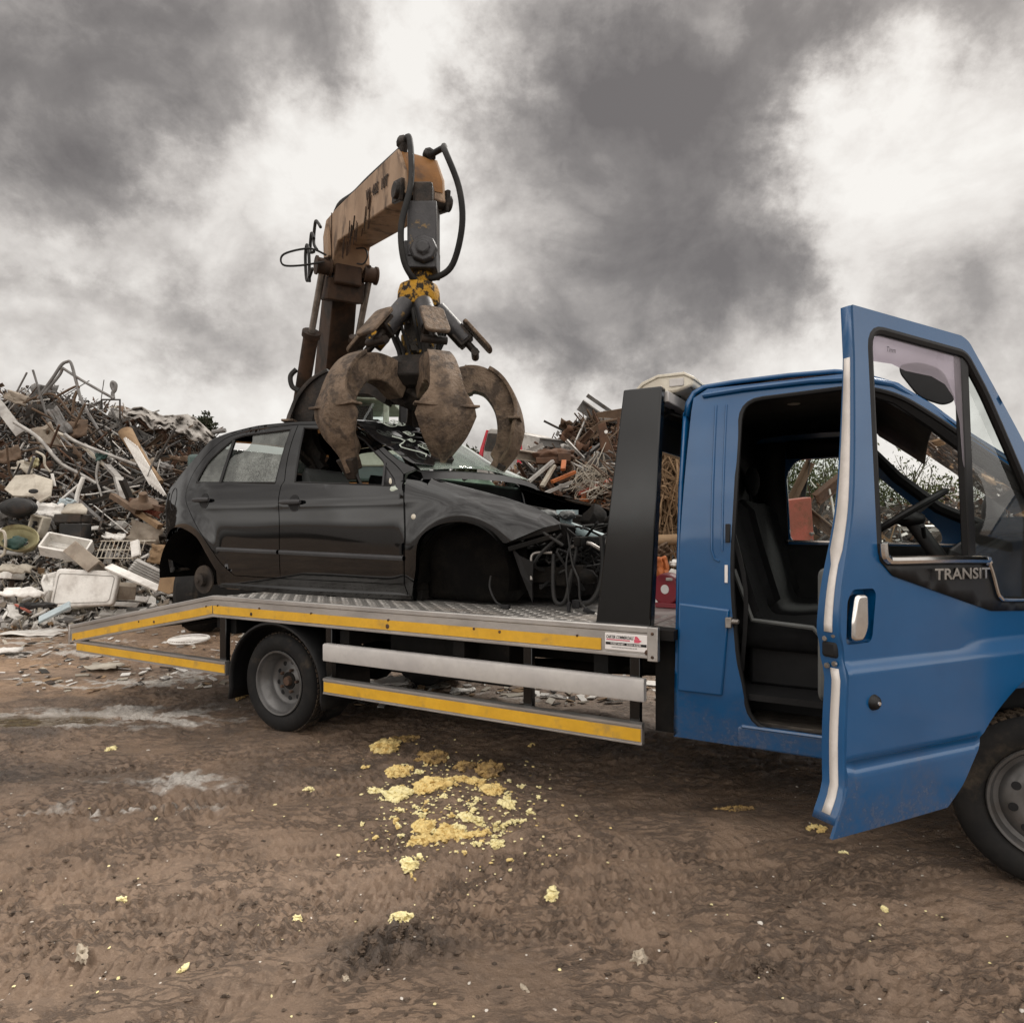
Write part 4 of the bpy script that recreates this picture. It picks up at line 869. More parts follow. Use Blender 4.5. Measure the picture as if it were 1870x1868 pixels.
for side in (0, 1):
    mir_ = (lambda y: y) if side == 0 else (lambda y: 2 * VC - y)
    fn = lambda a, c, o=0.0: V((a, mir_(yside(a, c) + o), c))
    body = skin('body_side', body_out, [grow(fd, .006), grow(rd, .006)], .05, fn, .012, M['car'], car, CX_)
    hole_f = rnd_poly([(-.325, 1.604 + .0), (-.29, 1.655), (-.255, 1.604), (-.29, 1.552)], .03)
    rdo = skin('rear_door', rd, [rw], .04, fn, .02, M['car'], car, CX_)
    fdo = skin('front_door', fd, [fw], .04, fn, .02, M['car'], car, CX_)
    def ffn(a, c, o=0.0):
        d_ = ztop(a) - c; return V((a, mir_(yside(a, c) + o + .07 * max(0, 1 - d_ / .15) ** 2.4), c))
    fend = skin('front_wing', fen, [], .032, ffn, .012, M['car'], car, CX_)
    # glazing and trims
    b = MB(); b.tube([fn(a, c, .006) for a, c in rw], .011, 6, closed=True); C('window_rubber', b, 'plastic', rdo)
    b = MB(); b.tube([fn(a, c, .008) for a, c in resample(fw, .08)], .010, 6, closed=True); C('window_rubber', b, 'plastic', fdo)
    b = MB(); b.bar(fn(-1.172, 2.15, .004), fn(-1.207, 1.79, .004), .03, .016, (0, 1, 0)); C('window_divider', b, 'plastic', rdo)
    if side == 0:
        qg = [(-1.515, 1.81), (-1.44, 1.956), (-1.345, 2.04), (-1.20, 2.143), (-1.235, 1.80)]
        b = MB(); b.panel(qg, [], .08, lambda a, c: fn(a, c, .012)); C('quarter_glass', b, 'carglass', rdo)
        mg = [(-1.20, 1.80), (-1.175, 1.98), (-1.13, 2.02), (-1.05, 2.03), (-.985, 2.065), (-.95, 2.125), (-.975, 2.18), (-.53, 2.188), (-.545, 2.058), (-.555, 1.917), (-.565, 1.775)]
        b = MB(); b.panel(rnd_poly(mg, .02), [], .08, lambda a, c: fn(a, c, .012)); C('door_glass', b, 'carglass', rdo)
        b = MB(); b.panel([(.535, 1.712), (.642, 1.704), (.625, 1.752), (.535, 1.85)], [], .05, lambda a, c: fn(a, c, .004)); pt = C('mirror_patch', b, 'carplastic', fdo, solid=.008)
        b = MB(); b.ball(fn(.60, 1.738, -.004), .014, (.9, .3, 1.5), 2, .3); C('mirror_stub', b, 'cream', pt)
        b = MB(); b.bar(fn(.535, 1.705, .004), fn(.525, 1.87, .004), .016, .02, (0, 1, 0)); C('window_bar', b, 'carplastic', fdo)
    for d_, u0, u1, z0, z1 in ((rdo, -1.20, -.508, 1.247, 1.234), (fdo, -.482, .728, 1.234, 1.211)):
        b = MB(); nn = 8; us = [u0 + (u1 - u0) * k / nn for k in range(nn + 1)]; zz = lambda u: z0 + (z1 - z0) * (u - u0) / (u1 - u0)
        rows = [[fn(u, zz(u) + h, o) for u in us] for h, o in ((-.02, 0), (-.018, -.012), (-.002, -.017), (.010, -.012), (.014, 0))]
        b.grid(rows); C('rubbing_strip', b, 'carplastic', d_, smooth=30, fixn=True)
    for d_, u0, u1, z in ((rdo, -1.50, -1.29, 1.648), (fdo, -.445, -.232, 1.608)):
        um = (u0 + u1) / 2 + .02
        b = MB(); b.panel([(um + .058 * math.cos(a), z - .002 + .062 * math.sin(a)) for a in np.linspace(0, 2 * math.pi, 24, endpoint=False)], [], .03, lambda a, c: fn(a, c, -.0015)); cup = C('handle_cup', b, 'ink', d_, smooth=0)
        b = MB(); b.tube([fn(um + .060 * math.cos(a), z - .002 + .065 * math.sin(a), -.001) for a in np.linspace(math.pi * 1.02, 1.98 * math.pi, 16)], .0035, 5); C('cup_rim', b, 'carplastic', cup)
        b = MB(); b.tube([fn(u0 + (u1 - u0) * s, z + .004, -.022 - .012 * math.sin(s * math.pi)) for s in np.linspace(0, 1, 8)], [.014, .019, .02, .02, .02, .02, .019, .014], 8); h_ = C('door_handle', b, 'carplastic', d_)
    b = MB(); b.ball(fn(.814, 1.49, 0), .021, (1, .35, .9)); C('side_indicator', b, 'cream', fend)
    b = MB(); b.tube([fn(-1.905 + .062 * math.cos(a), 1.672 + .098 * math.sin(a), .001) for a in np.linspace(0, 2 * math.pi, 32, endpoint=False)], .0045, 5, closed=True); C('fuel_flap', b, 'ink', body)
    # wheel wells
    for cu, cz, rr, dep, nm in ((1.175, 1.09, .36, .55, 'front'), (-1.66, 1.03, .38, .42, 'rear')):
        b = MB(); arc = [(cu + rr * math.cos(math.radians(a)), cz + rr * math.sin(math.radians(a))) for a in range(-12, 196, 8)]
        rows = [[V((u, mir_(vv), z)) for u, z in arc] for vv in (.44, .7, .40 + dep)]; b.grid(rows); b.add([V((u, mir_(.40 + dep), z)) for u, z in arc], [tuple(range(len(arc)))])
        C('wheel_well', b, 'void', smooth=40)
    if side == 0:
        lipz = lambda pts, o: [fn(a, c, o) for a, c in pts]
        b = MB(); b.grid([lipz(r_arch, .0), lipz(r_arch, .03)]); C('arch_lip', b, 'car', body, smooth=50)
        farc = spline([(1.497, 1.319), (1.432, 1.386), (1.342, 1.433), (1.201, 1.454), (1.05, 1.439), (.923, 1.385), (.853, 1.302), (.828, 1.136), (.796, 1.023)], 3)
        b = MB(); b.grid([lipz(farc, .0), lipz(farc, .04)]); C('arch_lip', b, 'car', fend, smooth=50)
    # brake disc and hub at the rear
    b = MB(); hub = V((-1.426, mir_(.40), .985)); ax_ = V((0, -1 if side == 0 else 1, 0))
    b.lathe([(.0, .03), (.022, .03), (.025, .02), (.04, .015), (.055, .012), (.057, -.03), (.118, -.032), (.120, -.045), (.06, -.05), (.05, -.2), (0, -.2)], hub, ax_, 36); C('brake_disc', b, 'disc')
    b = MB(); b.bar(V((-1.426, mir_(.52), .985)), V((-1.0, mir_(.62), 1.05)), .07, .10); C('trailing_arm', b, 'carunder')
# roof, tailgate, sills, floor
def cacross(u, z, crown, o=0.0, n=14, bow=0.0):
    y0 = yside(u, z) + o; y1 = 2 * VC - y0
    return [V((u + bow * (1 - (2 * k / n - 1) ** 2), y0 + (y1 - y0) * k / n, z + crown * (1 - abs(2 * k / n - 1) ** 2.2))) for k in range(n + 1)]
b = MB(); b.grid([cacross(u, z, .05 if -1.4 < u < 0 else .04, 0, 16, -.02 if u > -1 else -.06 * 0) for u, z in spline(roof_e, 3)]); C('roof', b, 'car', solid=.012, smooth=60, off=0)
b = MB(); b.grid([cacross(u, z, .02, 0, 12, -.05) for u, z in spline(rear_e + [(-2.03, 1.15), (-2.02, 1.02)], 2)[2:]]); C('tailgate', b, 'car', solid=.012, smooth=60, off=0)
b = MB(); b.grid([cacross(u, z, .02, .12, 10, -.06) for u, z in ((-1.58, 2.12), (-1.90, 1.86))]); C('rear_window', b, 'carglass', solid=.004)
b = MB(); b.box((-.25, VC, .95), (2.1, 1.50, .06)); b.box((-1.7, VC, 1.25), (.55, .85, .5)); b.box((.76, VC, 1.25), (.06, 1.45, .6)); C('floor_pan', b, 'carunder')
b = MB(); b.tube([V((u, .475, z)) for u, z in ((-1.23, .955), (-.2, .945), (.76, .955))], .04, 8); C('sill_edge', b, 'car')
def wsc(s, t_, o=0.0):                                      # windscreen surface, s across, t down
    u = .145 + (.815 - .145) * t_; z = 2.182 - (2.182 - 1.812) * t_; n_ = V((.49, 0, .87))
    y0 = yside(u, z) - .002; y1 = 2 * VC - y0
    bow = .13 * (1 - (2 * s - 1) ** 2) * (.5 + .5 * t_)
    return V((u + bow, y0 + (y1 - y0) * s, z + .03 * (1 - (2 * s - 1) ** 2))) + n_ * o
gl = [(.98, 1.0), (.02, 1.0), (.05, .80), (.20, .68), (.30, .42), (.42, .30), (.55, .22), (.68, .05), (.98, .0)]
b = MB(); b.panel(gl, [], .06, lambda s, t_: wsc(s, t_, .006 + .012 * math.sin(9 * s + 5 * t_))); C('windscreen', b, 'screen', solid=.004, smooth=60)
b = MB(); b.grid([[wsc(k / 16, 1.0, -.01) + V((0, 0, 0)) for k in range(17)], [wsc(k / 16, 1.06, .0) for k in range(17)], [wsc(k / 16, 1.12, -.03) for k in range(17)]]); C('cowl', b, 'ink', smooth=40)
fl = [(-.01, -.06), (.10, -.10), (.35, -.06), (.50, -.02), (.42, .10), (.30, .16), (.33, .30), (.20, .36), (.24, .55), (.13, .62), (.17, .80), (.09, .97), (.0, .93), (-.015, .5)]
b = MB(); b.panel(fl, [], .035, lambda s, t_: wsc(s, t_, .022 + .014 * math.sin(9 * s + 3) * math.cos(6 * t_) + .005 * math.sin(13 * t_ + 9 * s))); C('torn_film', b, 'film', solid=.004, smooth=70)
b = MB()
for s0, t0, r0 in ((.16, .10, .055), (.19, .34, .035), (.16, .66, .05), (.13, .52, .022), (.25, .05, .05)):
    b.tube([wsc(s0 + r0 * (1 - j / 40) * math.cos(j * .38), t0 + 1.6 * r0 * (1 - j / 44) * math.sin(j * .38), .058 + .004 * math.sin(j)) for j in range(34)], .0032, 5)
C('film_glints', b, 'airbag')  # pale squiggles paint in the white reflections on the film
flr = random.Random(5); b = MB()
b.tube([wsc(.06 + .04 * math.sin(k), .42 + .05 * k, .05) for k in range(10)], .004, 5); C('wavy_glint', b, 'airbag')  # pale wavy line, another painted reflection
b = MB()
for s0, v0, r0, e in ((.60, .62, .20, (1.0, 1.2, .7)), (.52, 1.15, .19, (.9, 1.5, .7)), (.50, 1.6, .2, (.8, 1.2, .8))): b.ball((s0 + .02, v0 + .05, 1.68), r0, e, 3, .35, 2.2, s0 * 9)
b.build('airbag', M['airbag'], car, xf=CX_, smooth=60)
b = MB(); b.prism([(.30, 1.45), (.72, 1.45), (.76, 1.78), (.55, 1.73), (.38, 1.66)], lambda a, c, t_: V((a, t_, c)), .5, 2 * VC - .5); C('dashboard', b, 'interior', bevel=.03)
b = MB(); o = V((.30, .85, 1.70)); ax2 = V((-.75, 0, .66)).normalized(); f1 = V((0, 1, 0)); f2 = ax2.cross(f1)
b.tube([o + (f1 * math.cos(a) + f2 * math.sin(a)) * .18 for a in np.linspace(0, 6.283, 28, endpoint=False)], .015, 6, closed=True); b.bar(o - f1 * .17, o + f1 * .17, .04, .02, ax2); b.cyl(o, o - ax2 * .2, .035); C('steering_wheel', b, 'plastic')
for v in (.62, 1.40):
    b = MB(); prof = spline([(.12, 1.12), (.13, 1.26), (-.25, 1.22), (-.36, 1.6), (-.42, 1.86), (-.50, 1.86), (-.48, 1.5), (-.38, 1.08)], 3, True); rows = [[V((u + i * (.03 if u < -.3 else -.03), v + k, z - i * .03)) for u, z in prof] for k, i in ((0, 1), (.04, 0), (.4, 0), (.44, 1))]
    b.grid(rows, closed_u=True); b.add(rows[0], [tuple(range(len(prof)))]); b.add(rows[-1], [tuple(range(len(prof)))]); C('seat', b, 'grey_trim' if v < 1 else 'seat', smooth=60)
b = MB(); b.box((-1.05, VC, 1.35), (.25, 1.3, .75)); C('rear_bench', b, 'seat', bevel=.06, seg=3)
b = MB(); b.tube([(.13, .60, 1.93), (.22, .50, 1.80), (.30, .47, 1.71)], .010, 6); C('dangling_strap', b, 'hose')
# engine bay
for v in (.56, 2 * VC - .56):
    b = MB(); b.panel([(.80, .935), (1.50, .935), (1.62, 1.05), (1.60, 1.30), (1.40, 1.43), (.95, 1.43), (.80, 1.30)], [], .08, lambda a, c, v=v: V((a, v + .03 * math.sin(a * 9 + c * 7), c))); C('inner_wing', b, 'void', solid=.02, smooth=60)
b = MB(); b.box((1.30, VC, 1.02), (1.0, 1.0, .14)); b.box((1.82, VC, 1.10), (.07, 1.35, .10)); b.box((1.95, VC, 1.33), (.05, 1.45, .06))
for v in (.66, 2 * VC - .66): b.bar((.80, v, 1.56), (1.85, v, 1.36), .12, .14); b.bar((1.0, v, 1.10), (1.95, v, 1.12), .08, .10)
C('front_frame', b, 'carunder', bevel=.01)
er = random.Random(21); b = MB()
b.box((1.45, 1.2, 1.27), (.42, .55, .36), Euler((.05, .1, .1)).to_matrix()); b.box((1.5, 1.7, 1.22), (.3, .3, .3)); b.box((1.15, .9, 1.48), (.25, .3, .14))
for i in range(16): b.ball((er.uniform(1.2, 1.9), er.uniform(.65, 1.85), er.uniform(1.2, 1.5)), er.uniform(.04, .10), (1, er.uniform(.6, 1.4), er.uniform(.6, 1.2)), 2, .4, 2, i)
for i in range(14): b.bar((er.uniform(1.3, 1.95), er.uniform(.6, 1.8), er.uniform(1.15, 1.5)), (er.uniform(1.3, 1.95), er.uniform(.6, 1.8), er.uniform(1.15, 1.5)), .03, .03)
C('engine', b, 'carunder', bevel=.006)
b = MB()
for i in range(26):
    p = [V((er.uniform(1.55, 2.1), er.uniform(.5, 1.3), er.uniform(1.02, 1.45))) for _ in range(4)]; b.tube(spline(p, 6), er.uniform(.006, .012), 6)
C('wiring_loom', b, 'hose')
b = MB(); b.tube([(1.70, .92, 1.51), (1.70, .93, 1.42), (1.80, .98, 1.38), (2.06, 1.12, 1.28)], [.045, .05, .042, .042], 12); b.box((1.71, .92, 1.52), (.12, .09, .03)); C('filler_neck', b, 'filler', smooth=50)
b = MB(); b.ball((1.62, .78, 1.50), .07, (1.2, 1, .5), 3, .2); b.ball((1.74, .86, 1.50), .05, (1.2, 1, .6), 3, .2); C('strut_mount', b, 'grey_trim')
b = MB(); b.bar((1.50, .47, 1.33), (1.83, .56, 1.42), .05, .035); b.bar((1.52, .47, 1.28), (1.78, .56, 1.36), .10, .03); C('lamp_panel', b, 'carunder', bevel=.004)
b = MB(); sp = [(1.535, 1.30), (1.60, 1.24), (1.70, 1.20), (1.665, 1.05), (1.645, .945), (1.630, 1.0), (1.600, 1.13)]; b.prism(sp, lambda a, c, t_: V((a, .50 + .05 * math.sin(c * 9) + t_, c)), 0, .012); C('torn_liner', b, 'plastic', smooth=0)
def hose(name, pts, r, m='hose'):
    b = MB(); b.tube(spline(pts, 6), r, 8); e = V(pts[-1]); C(name, b, m, smooth=60)
hose('hose', [(1.78, .55, 1.26), (1.66, .52, 1.25), (1.66, .5, 1.15), (1.67, .48, 1.09)], .010, 'steel')
hose('hose', [(1.79, .55, 1.25), (1.80, .52, 1.1), (1.82, .50, .98), (1.86, .50, .95), (1.90, .50, .99), (1.92, .52, 1.12), (1.93, .6, 1.3)], .013)
hose('hose', [(2.08, .62, 1.36), (2.10, .60, 1.2), (2.09, .56, 1.05), (2.05, .52, .97), (1.98, .50, .955)], .018)
hose('cable', [(1.88, .62, 1.36), (1.90, .50, 1.2), (1.93, .46, 1.05), (1.945, .44, .93)], .006)
hose('cable', [(1.86, .60, 1.4), (1.93, .52, 1.2), (2.0, .46, 1.1), (2.02, .44, .98), (2.08, .43, .925)], .007)
hose('cable', [(1.35, .52, 1.1), (1.38, .46, 1.03), (1.45, .42, .95), (1.53, .40, .922)], .007)
hose('pipe', [(1.85, .66, 1.29), (1.98, .64, 1.32), (2.07, .66, 1.28), (2.10, .68, 1.36), (2.04, .8, 1.30)], .012, 'steel')
b = MB(); b.box((1.97, .50, .955), (.05, .04, .05)); C('connector', b, 'ink', bevel=.004); b = MB(); b.box((2.08, .43, .925), (.07, .035, .025), Euler((0, .3, .3)).to_matrix()); C('connector', b, 'ink', bevel=.004); b = MB(); b.box((1.53, .40, .925), (.06, .03, .025)); C('connector', b, 'ink', bevel=.004); b = MB(); b.box((1.945, .44, .94), (.02, .02, .06)); C('connector', b, 'ink', bevel=.004)
b = MB(); b.ball((2.02, .55, 1.12), .05, (1.2, 1, .9), 2, .3); b.box((1.95, .55, 1.16), (.10, .05, .05)); C('pump', b, 'carunder')
b = MB(); b.lathe([(.0, .0), (.07, 0), (.09, -.05), (.07, -.12), (0, -.12)], (1.20, .62, 1.03), (0, -1, 0), 20); b.bar((1.2, .7, 1.05), (1.2, 1.0, 1.1), .06, .06); C('front_hub', b, 'carunder')
# ---------------------------------------------------------------- material handler behind the car
hand = thing('material_handler', 'orange and dark green scrap handler whose worn boom reaches over the car', 'excavator', Matrix.Translation((-2.6, 9.8, 0)))
HX = Matrix.Translation((2.6, -9.8, 0))
def Hn(name, mb, m, parent=None, **kw): return mb.build(name, M[m] if isinstance(m, str) else m, parent or hand, xf=HX, **kw)
TIP = V((-.735, 5.62, 4.13)); KNEE = V((-1.86, 7.62, 4.62)); BASE = V((-2.66, 9.7, 2.3))
hd = (TIP - KNEE); hd.z = 0; hd.normalize(); sd_ = V((-hd.y, hd.x, 0))     # boom plane and its side
if sd_.dot(V((1, 0, 0))) < 0: sd_ = -sd_
def BP(p, a, z, s): return V((p.x, p.y, 0)) + hd * a + sd_ * s + V((0, 0, z))
# stick: a tapering box along the plane
def boxbeam(name, prof0, m, w0, w1, parent=None, bevel=.012):
    """prof: list of (point along, z) outline in the boom plane measured from KNEE"""
    b = MB(); n = len(prof0); L0 = min(a for a, z in prof0); L1 = max(a for a, z in prof0)
    wd = lambda a: w0 + (w1 - w0) * (a - L0) / (L1 - L0)
    vs = [BP(KNEE, a, z, -wd(a) / 2) for a, z in prof0] + [BP(KNEE, a, z, wd(a) / 2) for a, z in prof0]
    b.add(vs, [tuple(range(n)), tuple(range(n, 2 * n))[::-1]] + [(i, (i + 1) % n, n + (i + 1) % n, n + i) for i in range(n)])
    return Hn(name, b, m, parent, bevel=bevel, smooth=30)
LT = math.hypot(TIP.x - KNEE.x, TIP.y - KNEE.y)
stick = boxbeam('stick', [(-.22, 4.36), (-.10, 4.22), (.10, 4.24), (.35, 4.45), (LT - .02, 4.09), (LT + .07, 4.10), (LT + .05, 4.29), (LT - .10, 4.53), (.35, 4.81), (-.12, 4.86), (-.26, 4.72)], 'boom', .36, .36)
for s in (-.185, .185):                                     # side plate seams and scrawl
    b = MB(); b.bar(BP(KNEE, .14, 4.83, s), BP(KNEE, .14, 4.32, s), .012, .008, sd_); Hn('weld_seam', b, 'boomdark', stick)
b = MB(); b.prism([(-.02, 4.24), (.16, 4.36), (.11, 4.62), (.05, 4.75)], lambda a, z, t_: BP(KNEE, a, z, t_), -.225, -.19); b.prism([(-.02, 4.24), (.16, 4.34), (.11, 4.62), (.05, 4.75)], lambda a, z, t_: BP(KNEE, a, z, t_), .19, .235); Hn('gusset', b, 'boom', stick, bevel=.005)
vis = -1 if (BP(KNEE, 1, 4, -.2) - V((0, 0, 1.4))).length < (BP(KNEE, 1, 4, .2) - V((0, 0, 1.4))).length else 1
o_side = vis * .187
text('load_marking', 'W: 48S  10T', 'boomdark', stick, lambda a, c, e: HX @ BP(KNEE, LT - .92 + a, 4.44 + c - .20 * a, o_side + vis * e), .10, ext=.004, bold=.01, shear=.12, width=.62)
fr = random.Random(4); b = MB()
for i in range(34):
    a = fr.uniform(.55, 1.55); z = fr.uniform(4.14, 4.34); L = fr.uniform(.05, .17); b.bar(BP(KNEE, a, z, o_side), BP(KNEE, a + .05, z + L, o_side + vis * .002), .003, fr.uniform(.004, .014), sd_)
Hn('scratches', b, 'boomdark', stick)
# boom (the darker lower arm)
bd = BASE - KNEE
b = MB(); k0 = KNEE + V((0, 0, -.10)) - hd * .05; b.bar(k0, BASE, .27, .36, hd, .38, .55); boom = Hn('boom', b, 'boomdark', bevel=.015)
b = MB(); b.bar(k0 + V((0, 0, -.30)) - hd * .1, k0 + V((0, 0, -.52)) - hd * .16, .40, .50, hd); Hn('boom_collar', b, 'boomdark', boom, bevel=.01)
b = MB(); b.bar(BP(KNEE, -.04, 4.42, 0), BP(KNEE, -.06, 4.10, 0), .30, .42, hd); Hn('knuckle', b, 'boomdark', stick, bevel=.02)
for s in (-1, 1):
    p0 = BP(KNEE, .08, 4.26, s * .26); p1 = BP(KNEE, -.42, 3.66, s * .27); p2 = BP(KNEE, -1.25, 2.60, s * .28)
    b = MB(); b.cyl(p1, p2, .085, n=18); b.cyl(p1 + (p0 - p1) * .02, p1 - (p0 - p1) * .06, .105, n=18); cyl = Hn('boom_cylinder', b, 'boomdark', boom, smooth=50)
    b = MB(); b.cyl(p0, p1, .038, n=14); Hn('cylinder_rod', b, 'steel', cyl, smooth=50)
    b = MB(); q = sd_ * .065; b.cyl(p0 - q * 1.0, p0 + q * 1.0, .085, n=18); b.cyl(p0 - q * 1.25, p0 - q * .95, .10, n=18); b.cyl(p0 + q * .9, p0 + q * 1.25, .10, n=18); b.bar(p0, BP(KNEE, 0, 4.32, s * .12), .16, .16, (0, 0, 1)); Hn('cylinder_lug', b, 'boomdark', cyl, smooth=40)
# hoses along the stick
b = MB(); tp = [BP(KNEE, -.2, 4.80, -.1), BP(KNEE, .1, 4.94, -.1), BP(KNEE, .7, 4.82, -.1), BP(KNEE, 1.2, 4.75, -.1), BP(KNEE, LT - .2, 4.60, -.1), BP(KNEE, LT - .12, 4.60, -.08)]; b.tube(spline(tp, 5), .026, 8); Hn('pipe_run', b, 'hose', stick)
for s, dz in ((-.13, .06), (.10, .02)):
    b = MB(); b.ball(BP(KNEE, LT - .10, 4.53 + dz, s), .055, (1, 1, .9), 2, .3, 3); b.cyl(BP(KNEE, LT - .12, 4.48, s), BP(KNEE, LT - .08, 4.58, s), .036); Hn('pipe_elbow', b, 'tinedark', stick)
GC = V((-.762, 5.60, 0))
b = MB(); b.tube(spline([BP(KNEE, LT - .10, 4.58, -.13), BP(KNEE, LT + .02, 4.57, -.12), V((-.80, 5.42, 4.15)), V((-.87, 5.38, 3.8)), V((-.86, 5.40, 3.55)), V((-.80, 5.45, 3.42)), V((-.74, 5.55, 3.40))], 6), .025, 9); Hn('grab_hose', b, 'hose', stick, smooth=60)
b = MB(); b.tube(spline([BP(KNEE, LT - .08, 4.54, .10), BP(KNEE, LT + .06, 4.55, .16), V((-.52, 5.30, 4.34)), V((-.41, 5.30, 4.05)), V((-.39, 5.35, 3.78)), V((-.47, 5.45, 3.52)), V((-.60, 5.52, 3.44)), V((-.72, 5.58, 3.46))], 6), .025, 9); Hn('grab_hose', b, 'hose', stick, smooth=60)
for i, pts in enumerate(([(-.36, 4.60), (-.52, 4.75), (-.44, 4.95), (-.30, 4.88), (-.2, 4.8)], [(-.3, 4.55), (-.48, 4.62), (-.42, 4.80), (-.30, 4.70)], [(-.15, 4.30), (-.42, 4.25), (-.50, 4.55), (-.42, 4.66), (-.32, 4.50), (-.30, 4.2)])):
    b = MB(); b.tube(spline([BP(KNEE, a, z, -.22 - .05 * i) for a, z in pts], 6), .018, 7); Hn('hose_loop', b, 'hose', stick, smooth=60)
b = MB(); b.tube(spline([(-1.98, 7.3, 4.33), (-2.15, 7.25, 4.38), (-2.40, 7.2, 4.30), (-2.41, 7.2, 4.19), (-2.25, 7.25, 4.20), (-2.0, 7.3, 4.26)], 6), .011, 6); Hn('wire_loop', b, 'hose', stick)
b = MB(); b.tube(spline([(-1.66, 7.3, 4.40), (-1.56, 7.25, 4.38), (-1.52, 7.2, 4.28), (-1.56, 7.2, 4.20), (-1.64, 7.25, 4.22)], 6), .009, 6); Hn('wire_loop', b, 'hose', stick)
b = MB(); b.tube(spline([V((-2.55, 8.1, 3.3)), V((-2.62, 8.1, 3.22)), V((-2.6, 8.1, 3.1)), V((-2.52, 8.1, 3.05))], 6), .03, 7); Hn('hose_loop', b, 'hose', boom)
b = MB()
for s in (-.20, .20): b.bar(BP(KNEE, LT - .12, 4.17, s), BP(KNEE, LT + .07, 4.12, s), .035, .17, (0, 0, 1))
b.cyl(BP(KNEE, LT, 4.13, -.25), BP(KNEE, LT, 4.13, .25), .065, n=20); Hn('tip_pin', b, 'tinedark', stick, bevel=.008)
b = MB(); b.prism([(LT - .08, 4.51), (LT + .062, 4.27), (LT + .07, 4.17), (LT - .04, 4.37)], lambda a, z, t_: BP(KNEE, a, z, t_), -.15, .15); Hn('tip_plate', b, 'boomorange', stick)
# machine body and cab
b = MB(); b.box((-3.0, 10.6, 1.55), (3.0, 2.6, 1.0)); bodyo = Hn('house', b, 'boomorange', bevel=.06, seg=3)
b = MB(); b.box((-3.0, 10.6, 2.25), (2.9, 2.5, .38)); Hn('engine_cover', b, 'machine_teal', bodyo, bevel=.05, seg=3)
b = MB(); b.box((-2.9, 10.7, .85), (1.6, 1.6, .4)); b.box((-2.9, 10.7, .55), (2.9, 3.4, .35)); Hn('undercarriage', b, 'chassis', bevel=.04)
for x in (-4.1, -1.7):
    for y in (9.5, 11.9):
        b = MB(); b.lathe([(.25, 0), (.5, .02), (.55, .08), (.55, .3), (.5, .36), (.25, .38)], (x, y, .55), (1 if x > -3 else -1, 0, 0), 28); Hn('wheel', b, 'tyre')
b = MB(); b.bar(BASE + V((0, .2, -.3)), BASE + V((0, 0, .2)), .6, .6, (0, 1, 0)); Hn('boom_foot', b, 'boomdark', boom)
b = MB()
for x, y in ((-2.25, 9.35), (-1.72, 9.35), (-2.25, 10.6), (-1.72, 10.6)): b.bar((x, y, 2.3), (x, y, 3.16), .075, .075)
b.box((-1.985, 9.97, 3.20), (.64, 1.42, .08)); b.box((-1.985, 9.97, 2.42), (.60, 1.32, .3)); cabh = Hn('operator_cab', b, 'pale_green', bevel=.02)
b = MB(); b.box((-2.1, 9.6, 3.0), (.28, .2, .26)); b.box((-2.05, 10.0, 2.75), (.3, .3, .5)); Hn('cab_seat', b, 'interior', cabh, bevel=.04)
b = MB(); b.box((-1.46, 9.25, 2.97), (.13, .08, .33)); mh = Hn('mirror', b, 'plastic', cabh, bevel=.03, seg=3)
b = MB(); b.tube([(-1.72, 9.32, 3.12), (-1.5, 9.27, 3.12), (-1.46, 9.27, 3.05)], .012, 6); b.tube([(-1.72, 9.32, 2.84), (-1.48, 9.27, 2.84)], .010, 6); Hn('mirror_arm', b, 'plastic', mh)
b = MB(); b.box((-1.985, 9.33, 2.85), (.46, .01, .55)); Hn('cab_window', b, 'cabglass', cabh)
# ---------------------------------------------------------------- orange-peel grab
grab = thing('scrap_grab', 'open five-tined orange-peel grab reaching down onto the car roof', 'grab', Matrix.Translation((GC.x, GC.y, 1.9)))
GX = Matrix.Translation((-GC.x, -GC.y, -1.9))
def G(name, mb, m, parent=None, **kw): return mb.build(name, M[m] if isinstance(m, str) else m, parent or grab, xf=GX, **kw)
c0 = GC
b = MB(); p = lambda x, y, z: V((GC.x + x, GC.y + y, z))
b.box(p(.05, 0, 3.83), (.22, .26, .42)); b.box(p(.05, 0, 4.05), (.16, .30, .26)); link = G('swivel_link', b, 'tinedark', bevel=.02, seg=3)
b = MB(); b.box(p(.045, -.145, 3.80), (.235, .03, .44)); b.lathe([(0, .06), (.05, .06), (.06, .04), (.105, .035), (.115, 0)], p(.06, -.165, 3.63), (0, -1, 0), 8); b.box(p(.03, 0, 3.60), (.26, .30, .22)); G('link_plate', b, 'cylgrey', link, bevel=.012)
b = MB(); b.lathe([(0, 0), (.095, 0), (.09, -.14), (.105, -.2), (0, -.2)], p(.02, 0, 3.54), (0, 0, 1), 20); neck = G('rotator', b, 'greasy', smooth=50)
b = MB(); b.lathe([(0, .0), (.10, .0), (.155, -.03), (.17, -.08), (.178, -.20), (.172, -.21), (.150, -.19), (.145, -.06)], p(0, 0, 3.42), (0, 0, 1), 30); head = G('head_ring', b, 'greasy', smooth=45)
b = MB(); b.lathe([(0, .0), (.15, .0), (.155, -.14), (.125, -.20), (.12, -.33), (.145, -.36), (.145, -.50), (.17, -.62), (.21, -.68), (.23, -.78), (.17, -.86), (0, -.88)], p(0, 0, 3.34), (0, 0, 1), 26); core = G('hub_core', b, 'greasydark', smooth=45)
gr = random.Random(9)
for i in range(16):
    a = gr.uniform(0, 6.28); b = MB(); b.tube(spline([p(.14 * math.cos(a), .14 * math.sin(a), 3.2), p(.22 * math.cos(a + .3), .22 * math.sin(a + .3), 3.02), p(.16 * math.cos(a + .5), .16 * math.sin(a + .5), 2.82), p(.20 * math.cos(a + .6), .20 * math.sin(a + .6), 2.66)], 5), .013, 6); G('hub_hose', b, 'hose', core)
